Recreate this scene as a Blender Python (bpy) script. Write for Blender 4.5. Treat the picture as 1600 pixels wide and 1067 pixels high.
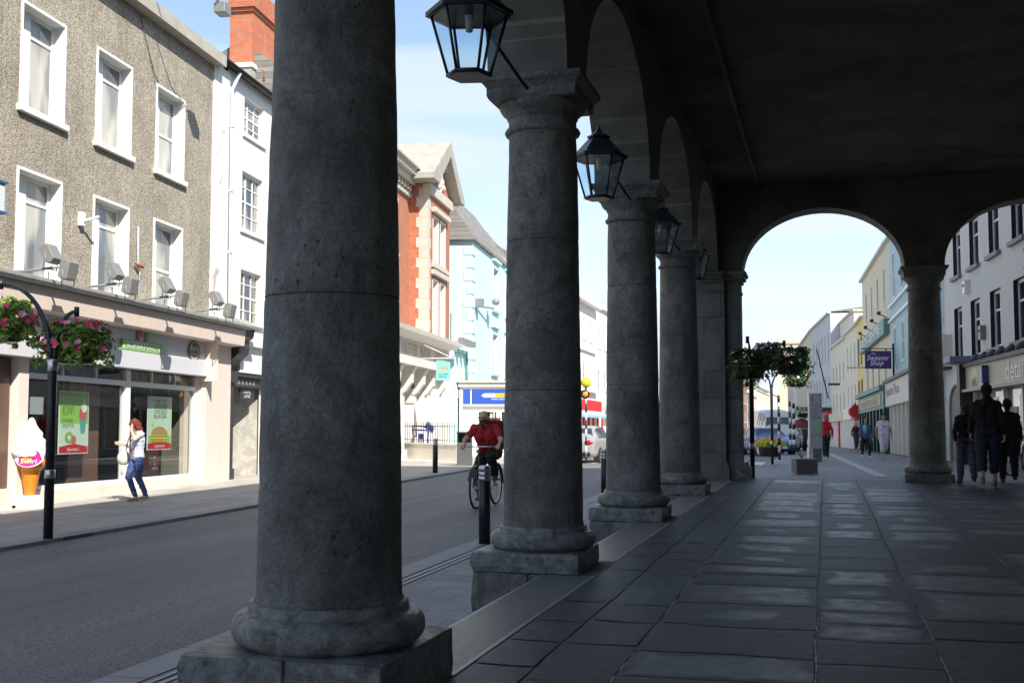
import bpy, bmesh, math, random
from mathutils import Vector, Matrix, noise
R = math.radians
random.seed(7)
scene = bpy.context.scene
for o in list(bpy.data.objects): bpy.data.objects.remove(o)
# ------------------------------------------------------------------ camera
F, CX, CY, H = 1750.0, 800.0, 533.5, 1.33
PH = math.atan(114.5 / F); TH = math.atan(489 * math.cos(PH) / F)
cd = bpy.data.cameras.new('camera'); cam = bpy.data.objects.new('camera', cd)
scene.collection.objects.link(cam); scene.camera = cam
cd.sensor_width = 36; cd.lens = 36 * F / 1600; cd.clip_start = 0.05; cd.clip_end = 6000
cam.location = (0, 0, H); cam.rotation_euler = (math.pi / 2 + PH, 0, TH)
# ------------------------------------------------------------------ sun, sky, exposure
SUN = Vector((-1.0, 0.95, -1.30)).normalized()          # direction in which the light travels
sl = bpy.data.lights.new('sun', 'SUN'); sl.energy = 3.7; sl.angle = R(0.53); sl.color = (1.0, 0.95, 0.87)
so = bpy.data.objects.new('sun', sl); scene.collection.objects.link(so)
so.rotation_euler = SUN.to_track_quat('-Z', 'Y').to_euler(); so.location = (20, -20, 40)
world = bpy.data.worlds.new('World'); scene.world = world; world.use_nodes = True
wn, wl = world.node_tree.nodes, world.node_tree.links
wn.clear()
sky = wn.new('ShaderNodeTexSky'); sky.sky_type = 'NISHITA'; sky.sun_disc = False
sky.sun_elevation = math.asin(-SUN.z); sky.sun_rotation = math.atan2(-SUN.x, -SUN.y)
sky.air_density = 1.0; sky.dust_density = 0.6; sky.ozone_density = 1.6; sky.altitude = 50
tc = wn.new('ShaderNodeTexCoord'); sep = wn.new('ShaderNodeSeparateXYZ'); wl.new(tc.outputs['Generated'], sep.inputs[0])
mp = wn.new('ShaderNodeMapping'); mp.inputs['Scale'].default_value = (1.5, 1.2, 11.0); mp.inputs['Rotation'].default_value = (0.03, 0.05, 0)
wl.new(tc.outputs['Generated'], mp.inputs[0])
cn = wn.new('ShaderNodeTexNoise'); cn.inputs['Scale'].default_value = 1.6; cn.inputs['Detail'].default_value = 5; cn.inputs['Roughness'].default_value = 0.48
cn.inputs['Distortion'].default_value = 0.35
wl.new(mp.outputs[0], cn.inputs[0])
cr = wn.new('ShaderNodeValToRGB'); cr.color_ramp.elements[0].position = 0.42; cr.color_ramp.elements[1].position = 0.60
wl.new(cn.outputs[0], cr.inputs[0])
lo = wn.new('ShaderNodeMapRange'); lo.inputs[1].default_value = 0.62; lo.inputs[2].default_value = 0.0; lo.inputs[3].default_value = 0.12; lo.inputs[4].default_value = 1.0
wl.new(sep.outputs[2], lo.inputs[0])
mm = wn.new('ShaderNodeMath'); mm.operation = 'MULTIPLY'; wl.new(cr.outputs[0], mm.inputs[0]); wl.new(lo.outputs[0], mm.inputs[1])
ad = wn.new('ShaderNodeMath'); ad.operation = 'ADD'; ad.use_clamp = True; wl.new(mm.outputs[0], ad.inputs[0]); ad.inputs[1].default_value = 0.14
hz = wn.new('ShaderNodeMapRange'); hz.inputs[1].default_value = 0.30; hz.inputs[2].default_value = 0.0; hz.inputs[3].default_value = 0.0; hz.inputs[4].default_value = 0.6
wl.new(sep.outputs[2], hz.inputs[0])
am = wn.new('ShaderNodeMath'); am.operation = 'MAXIMUM'; wl.new(ad.outputs[0], am.inputs[0]); wl.new(hz.outputs[0], am.inputs[1]); ad = am
mx = wn.new('ShaderNodeMix'); mx.data_type = 'RGBA'; wl.new(ad.outputs[0], mx.inputs[0]); wl.new(sky.outputs[0], mx.inputs[6]); mx.inputs[7].default_value = (3.75, 4.15, 4.75, 1)
bg = wn.new('ShaderNodeBackground'); bg.inputs[1].default_value = 0.105; wl.new(mx.outputs[2], bg.inputs[0])
wo = wn.new('ShaderNodeOutputWorld'); wl.new(bg.outputs[0], wo.inputs[0])
scene.view_settings.view_transform = 'Standard'; scene.view_settings.look = 'None'
scene.view_settings.exposure = 1.15; scene.view_settings.gamma = 1
scene.render.engine = 'CYCLES'
scene.cycles.max_bounces = 7; scene.cycles.diffuse_bounces = 4; scene.cycles.transparent_max_bounces = 12

# ------------------------------------------------------------------ pixel -> place helper (photograph pixels, real depth)
FW = Vector((-math.sin(TH) * math.cos(PH), math.cos(TH) * math.cos(PH), math.sin(PH)))
RT = Vector((math.cos(TH), math.sin(TH), 0)); UP = RT.cross(FW); CAM = Vector((0, 0, H))
def ray(u, v): return FW + RT * ((u - CX) / F) - UP * ((v - CY) / F)
def P(u, v, d): return CAM + ray(u, v) * d
def PZ(u, v, z=0.0):
    r = ray(u, v); return CAM + r * ((z - H) / r.z)

# ------------------------------------------------------------------ materials
MATS = {}
def nodes(name):
    m = bpy.data.materials.new(name); m.use_nodes = True
    nt = m.node_tree; b = nt.nodes['Principled BSDF']; MATS[name] = m
    return m, nt, b
def N(nt, typ, **kw):
    n = nt.nodes.new(typ)
    for k, v in kw.items():
        if k in n.inputs: n.inputs[k].default_value = v
        else: setattr(n, k, v)
    return n
def ramp(nt, src, stops):
    r = nt.nodes.new('ShaderNodeValToRGB'); e = r.color_ramp.elements
    while len(e) < len(stops): e.new(0.5)
    for q, (p, c) in zip(e, stops):
        q.position = p; q.color = (c, c, c, 1) if isinstance(c, (int, float)) else (*c, 1)
    nt.links.new(src, r.inputs[0]); return r.outputs[0]
def mixc(nt, fac, a, b, mode='MIX'):
    m = nt.nodes.new('ShaderNodeMix'); m.data_type = 'RGBA'; m.blend_type = mode
    for s, v in ((0, fac), (6, a), (7, b)):
        if isinstance(v, (int, float)): m.inputs[s].default_value = v
        elif isinstance(v, tuple): m.inputs[s].default_value = (*v, 1)
        else: nt.links.new(v, m.inputs[s])
    return m.outputs[2]
def math_(nt, op, a, b=0.0):
    m = nt.nodes.new('ShaderNodeMath'); m.operation = op
    for s, v in ((0, a), (1, b)):
        if isinstance(v, (int, float)): m.inputs[s].default_value = v
        else: nt.links.new(v, m.inputs[s])
    return m.outputs[0]
def bump(nt, b, h, strength=0.3, dist=0.01):
    n = nt.nodes.new('ShaderNodeBump'); n.inputs['Strength'].default_value = strength; n.inputs['Distance'].default_value = dist
    nt.links.new(h, n.inputs['Height']); nt.links.new(n.outputs[0], b.inputs['Normal']); return n
def coords(nt, stretch=(1, 1, 1), out='Object'):
    t = nt.nodes.new('ShaderNodeTexCoord'); m = nt.nodes.new('ShaderNodeMapping'); m.inputs['Scale'].default_value = stretch
    nt.links.new(t.outputs[out], m.inputs[0]); return m.outputs[0]
def noise_(nt, vec, scale, detail=4, rough=0.55, dist=0.0):
    n = N(nt, 'ShaderNodeTexNoise', Scale=scale, Detail=detail, Roughness=rough, Distortion=dist)
    nt.links.new(vec, n.inputs['Vector']); return n.outputs[0]
def M(name, col, rough=0.6, var=0.15, scale=5, bmp=0.15, bscale=60, metal=0, spec=0.5, stretch=(1, 1, 1), dirt=0.0, bdist=0.01):
    if name in MATS: return MATS[name]
    m, nt, b = nodes(name); v = coords(nt, stretch)
    n1 = noise_(nt, v, scale, 5, 0.6)
    c = mixc(nt, n1, tuple(x * (1 - var) for x in col), tuple(min(1, x * (1 + var)) for x in col))
    if dirt:
        d = noise_(nt, coords(nt, (1.6, 1.6, 0.35)), 1.7, 6, 0.7)
        c = mixc(nt, ramp(nt, d, [(0.5, 0.0), (0.78, dirt)]), c, tuple(x * 0.45 for x in col))
    nt.links.new(c, b.inputs['Base Color'])
    b.inputs['Roughness'].default_value = rough; b.inputs['Metallic'].default_value = metal
    b.inputs['Specular IOR Level'].default_value = spec
    if bmp: bump(nt, b, noise_(nt, v, bscale, 3, 0.6), bmp, bdist)
    return m
def mat_brick(name, c1, c2, mortar, sx, sz, axis='Y', mw=0.012, off=0.5, rough=0.8, bst=0.3, noisev=0.25, dirt=0.0, spec=0.4, rvar=None):
    if name in MATS: return MATS[name]
    m, nt, b = nodes(name); t = nt.nodes.new('ShaderNodeTexCoord'); s = nt.nodes.new('ShaderNodeSeparateXYZ'); nt.links.new(t.outputs['Object'], s.inputs[0])
    c = nt.nodes.new('ShaderNodeCombineXYZ'); a, bb = {'Y': (1, 2), 'X': (0, 2), 'XY': (0, 1), 'YX': (1, 0)}[axis]
    nt.links.new(s.outputs[a], c.inputs[0]); nt.links.new(s.outputs[bb], c.inputs[1])
    br = N(nt, 'ShaderNodeTexBrick'); br.offset = off; br.inputs['Scale'].default_value = 1
    br.inputs['Brick Width'].default_value = sx; br.inputs['Row Height'].default_value = sz; br.inputs['Mortar Size'].default_value = mw
    br.inputs['Mortar Smooth'].default_value = 0.2; br.inputs['Bias'].default_value = 0.0
    br.inputs['Color1'].default_value = (*c1, 1); br.inputs['Color2'].default_value = (*c2, 1); br.inputs['Mortar'].default_value = (*mortar, 1)
    nt.links.new(c.outputs[0], br.inputs['Vector'])
    n1 = noise_(nt, t.outputs['Object'], 3.0, 6, 0.65); n2 = noise_(nt, t.outputs['Object'], 45, 3)
    col = mixc(nt, 1.0, br.outputs[0], ramp(nt, n1, [(0.25, 1 - noisev), (0.75, 1.0)]), 'MULTIPLY')
    if dirt: col = mixc(nt, ramp(nt, noise_(nt, t.outputs['Object'], 0.9, 6, .7), [(0.5, 0.0), (0.7, dirt)]), col, tuple(x * .4 for x in c1))
    nt.links.new(col, b.inputs['Base Color']); b.inputs['Roughness'].default_value = rough; b.inputs['Specular IOR Level'].default_value = spec
    if rvar: nt.links.new(ramp(nt, n1, [(0.3, rvar[0]), (0.7, rvar[1])]), b.inputs['Roughness'])
    h = math_(nt, 'ADD', math_(nt, 'MULTIPLY', br.outputs[1], -1.0), math_(nt, 'MULTIPLY', n2, 0.5))
    bump(nt, b, h, bst, 0.008); return m

def mat_column_stone():
    m, nt, b = nodes('weathered_limestone'); v = coords(nt); vs = coords(nt, (1, 1, 0.25))
    big = noise_(nt, v, 1.5, 6, 0.62, 0.6); mid = noise_(nt, v, 8, 9, 0.72, .5); fine = noise_(nt, v, 42, 6, 0.78); streak = noise_(nt, vs, 6, 5, 0.6)
    c = mixc(nt, ramp(nt, big, [(0.36, 0.0), (0.62, 1.0)]), (0.110, 0.114, 0.100), (0.230, 0.235, 0.212))
    c = mixc(nt, 1.0, c, ramp(nt, mid, [(0.32, 0.68), (0.68, 1.34)]), 'MULTIPLY')
    c = mixc(nt, 1.0, c, ramp(nt, fine, [(0.34, 0.66), (0.66, 1.34)]), 'MULTIPLY')
    c = mixc(nt, ramp(nt, streak, [(0.52, 0.0), (0.72, 0.55)]), c, (0.060, 0.063, 0.055))
    sc = noise_(nt, coords(nt, (1, 1, 0.7)), 4.5, 10, 0.8, 2.2)
    c = mixc(nt, ramp(nt, sc, [(0.60, 0.0), (0.66, 0.45)]), c, (0.32, 0.33, 0.31))
    ds = noise_(nt, coords(nt, (1, 1, 0.6)), 2.3, 7, 0.75, 1.0)
    c = mixc(nt, ramp(nt, ds, [(0.57, 0.0), (0.64, 0.6)]), c, (0.050, 0.053, 0.048))
    vo = N(nt, 'ShaderNodeTexVoronoi', Scale=19.0); nt.links.new(v, vo.inputs['Vector'])
    gate = ramp(nt, noise_(nt, v, 3.1, 3), [(0.50, 0.0), (0.58, 1.0)])
    pit = math_(nt, 'MULTIPLY', ramp(nt, vo.outputs[0], [(0.10, 1.0), (0.22, 0.0)]), gate)
    c = mixc(nt, math_(nt, 'MULTIPLY', pit, .7), c, (0.03, 0.032, 0.03))
    nt.links.new(c, b.inputs['Base Color'])
    nt.links.new(ramp(nt, mid, [(0.3, 0.42), (0.7, 0.7)]), b.inputs['Roughness'])
    h = math_(nt, 'ADD', math_(nt, 'ADD', math_(nt, 'MULTIPLY', mid, 1.3), math_(nt, 'MULTIPLY', fine, .42)), math_(nt, 'MULTIPLY', pit, -.45))
    bump(nt, b, h, 0.9, 0.05); return m
def mat_base_stone():
    # fossil-veined limestone, polished by hands and feet
    m, nt, b = nodes('worn_fossil_limestone'); v = coords(nt)
    big = noise_(nt, v, 3, 6, .65)
    c = mixc(nt, ramp(nt, noise_(nt, v, 9, 9, .75, .6), [(.36, 0.0), (.64, 1.0)]), (0.05, 0.054, 0.050), (0.26, 0.27, 0.255))
    vo = N(nt, 'ShaderNodeTexVoronoi', Scale=30.0); vo.feature = 'DISTANCE_TO_EDGE'
    dn = N(nt, 'ShaderNodeTexNoise', Scale=5.0, Detail=3.0); nt.links.new(v, dn.inputs['Vector'])
    vv = N(nt, 'ShaderNodeVectorMath'); vv.operation = 'MULTIPLY_ADD'; nt.links.new(dn.outputs[1], vv.inputs[0]); vv.inputs[1].default_value = (0.16, 0.16, 0.16); nt.links.new(v, vv.inputs[2])
    nt.links.new(vv.outputs[0], vo.inputs['Vector'])
    g = ramp(nt, noise_(nt, v, 15, 5, .7), [(0.52, 0.0), (0.58, 1.0)])
    c = mixc(nt, math_(nt, 'MULTIPLY', ramp(nt, vo.outputs[0], [(0.03, .4), (0.09, 0.0)]), g), c, (0.33, 0.34, 0.33))
    nt.links.new(c, b.inputs['Base Color'])
    nt.links.new(ramp(nt, noise_(nt, v, 5, 4), [(0.3, 0.24), (0.7, 0.55)]), b.inputs['Roughness'])
    bump(nt, b, math_(nt, 'ADD', noise_(nt, v, 14, 7, .75), math_(nt, 'MULTIPLY', noise_(nt, v, 60, 4, .7), .4)), 0.8, 0.03); return m
def mat_slab():
    m, nt, b = nodes('worn_flagstone'); t = nt.nodes.new('ShaderNodeTexCoord'); s = nt.nodes.new('ShaderNodeSeparateXYZ'); nt.links.new(t.outputs['UV'], s.inputs[0])
    v = coords(nt)
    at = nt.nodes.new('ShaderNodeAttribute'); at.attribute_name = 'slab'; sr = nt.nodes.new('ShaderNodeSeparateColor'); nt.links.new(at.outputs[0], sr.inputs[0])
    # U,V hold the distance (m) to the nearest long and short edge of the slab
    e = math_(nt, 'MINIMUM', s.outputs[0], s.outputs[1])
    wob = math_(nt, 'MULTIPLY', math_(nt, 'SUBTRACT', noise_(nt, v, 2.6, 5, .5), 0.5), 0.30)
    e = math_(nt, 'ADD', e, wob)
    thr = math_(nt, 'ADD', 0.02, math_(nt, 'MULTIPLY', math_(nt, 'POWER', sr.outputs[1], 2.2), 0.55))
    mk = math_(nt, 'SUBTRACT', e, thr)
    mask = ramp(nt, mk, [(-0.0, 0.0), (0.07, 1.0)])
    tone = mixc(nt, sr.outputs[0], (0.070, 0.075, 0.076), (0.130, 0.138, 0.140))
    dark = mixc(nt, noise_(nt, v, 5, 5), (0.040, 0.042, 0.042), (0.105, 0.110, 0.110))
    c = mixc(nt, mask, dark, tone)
    c = mixc(nt, .9, c, ramp(nt, noise_(nt, v, 10, 7, .7), [(0.3, .62), (.7, 1.35)]), 'MULTIPLY')
    vo = N(nt, 'ShaderNodeTexVoronoi', Scale=3.1); nt.links.new(v, vo.inputs['Vector'])   # trodden gum spots
    c = mixc(nt, ramp(nt, vo.outputs[0], [(0.05, .8), (0.062, 0.0)]), c, (0.2, 0.21, 0.21))
    nt.links.new(c, b.inputs['Base Color'])
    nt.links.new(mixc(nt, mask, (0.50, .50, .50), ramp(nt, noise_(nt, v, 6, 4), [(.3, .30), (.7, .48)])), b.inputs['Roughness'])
    b.inputs['Specular IOR Level'].default_value = .5
    bump(nt, b, math_(nt, 'ADD', math_(nt, 'ADD', noise_(nt, v, 2.5, 5, .5), math_(nt, 'MULTIPLY', noise_(nt, v, 32, 6, .75), .42)), math_(nt, 'MULTIPLY', mask, .10)), 0.6, 0.02); return m
def mat_asphalt():
    m, nt, b = nodes('asphalt'); v = coords(nt)
    f = noise_(nt, v, 42, 6, .8); p = noise_(nt, coords(nt, (1, .06, 1)), 1.5, 6, .65)
    c = mixc(nt, ramp(nt, f, [(0.38, 0.0), (0.64, 1.0)]), (0.055, 0.055, 0.055), (0.29, 0.285, 0.27))
    c = mixc(nt, .85, c, ramp(nt, p, [(0.3, .70), (.7, 1.22)]), 'MULTIPLY')
    vo = N(nt, 'ShaderNodeTexVoronoi', Scale=1.3); nt.links.new(v, vo.inputs['Vector'])
    c = mixc(nt, ramp(nt, vo.outputs[0], [(0.03, .5), (0.045, 0.0)]), c, (.22, .22, .22))
    nt.links.new(c, b.inputs['Base Color']); b.inputs['Roughness'].default_value = .62
    bump(nt, b, math_(nt, 'ADD', noise_(nt, v, 120, 4, .7), math_(nt, 'MULTIPLY', noise_(nt, v, 4, 3), .5)), .8, .01); return m
def mat_pebble():
    m, nt, b = nodes('pebbledash_render'); v = coords(nt)
    vo = N(nt, 'ShaderNodeTexVoronoi', Scale=62.0); nt.links.new(v, vo.inputs['Vector'])
    big = noise_(nt, v, .8, 5, .65); sp = N(nt, 'ShaderNodeSeparateColor'); nt.links.new(vo.outputs['Color'], sp.inputs[0])
    c = mixc(nt, ramp(nt, sp.outputs[0], [(0.15, 0.0), (0.85, 1.0)]), (0.17, 0.148, 0.112), (0.56, 0.50, 0.40))
    c = mixc(nt, .8, c, ramp(nt, big, [(0.3, .74), (.7, 1.2)]), 'MULTIPLY')
    st = noise_(nt, coords(nt, (2.5, 2.5, .25)), 1.2, 4)
    c = mixc(nt, ramp(nt, st, [(0.55, 0.0), (.75, .35)]), c, (0.13, .10, .075))
    nt.links.new(c, b.inputs['Base Color']); b.inputs['Roughness'].default_value = .9
    bump(nt, b, math_(nt, 'MULTIPLY', vo.outputs[0], -1.0), .8, .012); return m
def mat_flaking(name, col, under, amt=.62):
    m, nt, b = nodes(name); v = coords(nt)
    n = noise_(nt, v, 1.6, 8, .75, .8)
    fl = ramp(nt, n, [(amt, 0.0), (amt + .02, 1.0)])
    d = noise_(nt, coords(nt, (2, 2, .3)), 1.5, 5)
    c = mixc(nt, ramp(nt, d, [(.5, 0.0), (.8, .4)]), col, tuple(x * .6 for x in col))
    c = mixc(nt, fl, c, under); nt.links.new(c, b.inputs['Base Color']); b.inputs['Roughness'].default_value = .7
    bump(nt, b, math_(nt, 'ADD', math_(nt, 'MULTIPLY', fl, -1.0), math_(nt, 'MULTIPLY', noise_(nt, v, 40, 3), .3)), .4, .006); return m
def mat_glass_clear(name='shop_glass'):
    m, nt, b = nodes(name); nt.nodes.remove(b); out = nt.nodes['Material Output']
    tr = nt.nodes.new('ShaderNodeBsdfTransparent'); tr.inputs[0].default_value = (.82, .88, .87, 1)
    gl = nt.nodes.new('ShaderNodeBsdfGlossy'); gl.inputs['Roughness'].default_value = .01
    fr = nt.nodes.new('ShaderNodeLayerWeight'); fr.inputs[0].default_value = .5
    pw5 = nt.nodes.new('ShaderNodeMath'); pw5.operation = 'POWER'; pw5.inputs[1].default_value = 4.0; nt.links.new(fr.outputs['Facing'], pw5.inputs[0])
    mk = nt.nodes.new('ShaderNodeMath'); mk.operation = 'MULTIPLY_ADD'; mk.inputs[1].default_value = .9; mk.inputs[2].default_value = .09; mk.use_clamp = True
    nt.links.new(pw5.outputs[0], mk.inputs[0])
    mi = nt.nodes.new('ShaderNodeMixShader'); nt.links.new(mk.outputs[0], mi.inputs[0]); nt.links.new(tr.outputs[0], mi.inputs[1]); nt.links.new(gl.outputs[0], mi.inputs[2])
    nt.links.new(mi.outputs[0], out.inputs[0]); return m
def mat_pane(name, c1=(.05, .055, .06), c2=(.30, .28, .23)):
    # window pane with curtains or blinds just behind it
    if name in MATS: return MATS[name]
    m, nt, b = nodes(name); v = coords(nt, (1, 1, .4))
    n = noise_(nt, v, 1.4, 2, .4)
    nt.links.new(mixc(nt, ramp(nt, n, [(.45, 0.0), (.56, 1.0)]), c1, c2), b.inputs['Base Color'])
    b.inputs['Roughness'].default_value = .06; b.inputs['Specular IOR Level'].default_value = .8
    bump(nt, b, noise_(nt, coords(nt), 2.5, 2), .08, .02); return m
def mat_leaf(name='leaf', c1=(0.04, 0.11, 0.018), c2=(0.14, 0.26, 0.05)):
    if name in MATS: return MATS[name]
    m, nt, b = nodes(name); g = nt.nodes.new('ShaderNodeObjectInfo'); n = noise_(nt, coords(nt), 14, 3)
    c = mixc(nt, ramp(nt, n, [(.3, 0.0), (.7, 1.0)]), c1, c2); nt.links.new(c, b.inputs['Base Color']); b.inputs['Roughness'].default_value = .5
    tr = nt.nodes.new('ShaderNodeBsdfTranslucent'); nt.links.new(c, tr.inputs[0]); mi = nt.nodes.new('ShaderNodeMixShader'); mi.inputs[0].default_value = .35
    nt.links.new(b.outputs[0], mi.inputs[1]); nt.links.new(tr.outputs[0], mi.inputs[2]); nt.links.new(mi.outputs[0], nt.nodes['Material Output'].inputs[0]); return m
def flat(name, col, rough=.5, metal=0, spec=.5):
    return M(name, col, rough, .05, 8, .04, 90, metal, spec)
def emit(name, col, s):
    if name in MATS: return MATS[name]
    m, nt, b = nodes(name); b.inputs['Base Color'].default_value = (*col, 1); b.inputs['Emission Color'].default_value = (*col, 1); b.inputs['Emission Strength'].default_value = s; return m

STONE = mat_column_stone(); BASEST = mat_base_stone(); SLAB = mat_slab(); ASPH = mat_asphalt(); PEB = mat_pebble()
ASHLAR = mat_brick('ashlar_limestone', (.15, .15, .13), (.20, .195, .17), (.27, .26, .22), .95, .46, 'Y', .008, rough=.75, bst=.3, noisev=.5)
ASHLARX = mat_brick('ashlar_limestone_end', (.17, .17, .155), (.22, .22, .20), (.09, .09, .085), .7, .56, 'X', .008, rough=.75, bst=.3, noisev=.5)
def mat_plaster():
    m, nt, b = nodes('sooty_plaster'); v = coords(nt)
    c = mixc(nt, ramp(nt, noise_(nt, v, .7, 8, .7, .6), [(.38, 0.0), (.62, 1.0)]), (.065, .062, .052), (.130, .126, .108))
    c = mixc(nt, ramp(nt, noise_(nt, v, 2.4, 9, .8, 1.5), [(.56, 0.0), (.70, .4)]), c, (.045, .043, .036))
    vo = N(nt, 'ShaderNodeTexVoronoi', Scale=.55); vo.feature = 'DISTANCE_TO_EDGE'; vv = N(nt, 'ShaderNodeVectorMath'); vv.operation = 'MULTIPLY_ADD'; dn = N(nt, 'ShaderNodeTexNoise', Scale=2.5, Detail=5.0); nt.links.new(v, dn.inputs['Vector']); nt.links.new(dn.outputs[1], vv.inputs[0]); vv.inputs[1].default_value = (.5, .5, .5); nt.links.new(v, vv.inputs[2]); nt.links.new(vv.outputs[0], vo.inputs['Vector'])
    c = mixc(nt, ramp(nt, vo.outputs[0], [(.002, .35), (.005, 0.0)]), c, (.02, .02, .018)); nt.links.new(c, b.inputs['Base Color']); b.inputs['Roughness'].default_value = .9
    bump(nt, b, noise_(nt, v, 5, 9, .75), .7, .05); return m
PLASTER = mat_plaster(); _old = None
MORTAR = M('joint_mortar', (.20, .205, .195), .8, .95, 11, .4, 30)
WHITE = M('white_paint', (.80, .80, .77), .5, .05, 3, .1, 50, dirt=.12)
WHITEG = M('white_gloss', (.80, .80, .78), .3, .04, 3, .05, 50)
SILL = M('painted_sill', (.74, .73, .69), .6, .1, 4, .25, 40, dirt=.5)
BLACK = M('black_paint', (.012, .012, .014), .35, .2, 5, .1, 60)
LBLACK = M('lantern_black', (.010, .012, .016), .3, .2, 5, .1, 60)
STEEL = M('brushed_steel', (.55, .54, .52), .3, .1, 5, .05, 60, 1.0)
GREYM = M('grey_lamp_metal', (.24, .24, .23), .45, .1, 5, .1, 60, .2)
SLATE = mat_brick('roof_slate', (.20, .195, .18), (.30, .28, .25), (.10, .10, .10), .3, .2, 'Y', .01, rough=.8, bst=.6)
REDBR = mat_brick('red_brick', (.42, .135, .07), (.50, .18, .095), (.40, .25, .18), .23, .078, 'Y', .010, rough=.8, bst=.3, noisev=.3)
REDBRX = mat_brick('chimney_brick', (.50, .13, .06), (.60, .18, .08), (.42, .24, .17), .23, .078, 'X', .010, rough=.8, bst=.3, noisev=.3)
GLASS = mat_glass_clear(); PANE = mat_pane('window_pane'); PANED = mat_pane('dark_window_pane', (.012, .014, .018), (.04, .045, .05)); PANEL = mat_pane('pale_window_pane', (.16, .18, .20), (.5, .48, .42))
LEAF = mat_leaf('leaf', (.09, .20, .03), (.38, .50, .11)); LEAFD = mat_leaf('shaded_leaf', (.028, .075, .015), (.11, .21, .05))  # second leaf colour is darkened to put shade into the baskets beyond the arch

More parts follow.
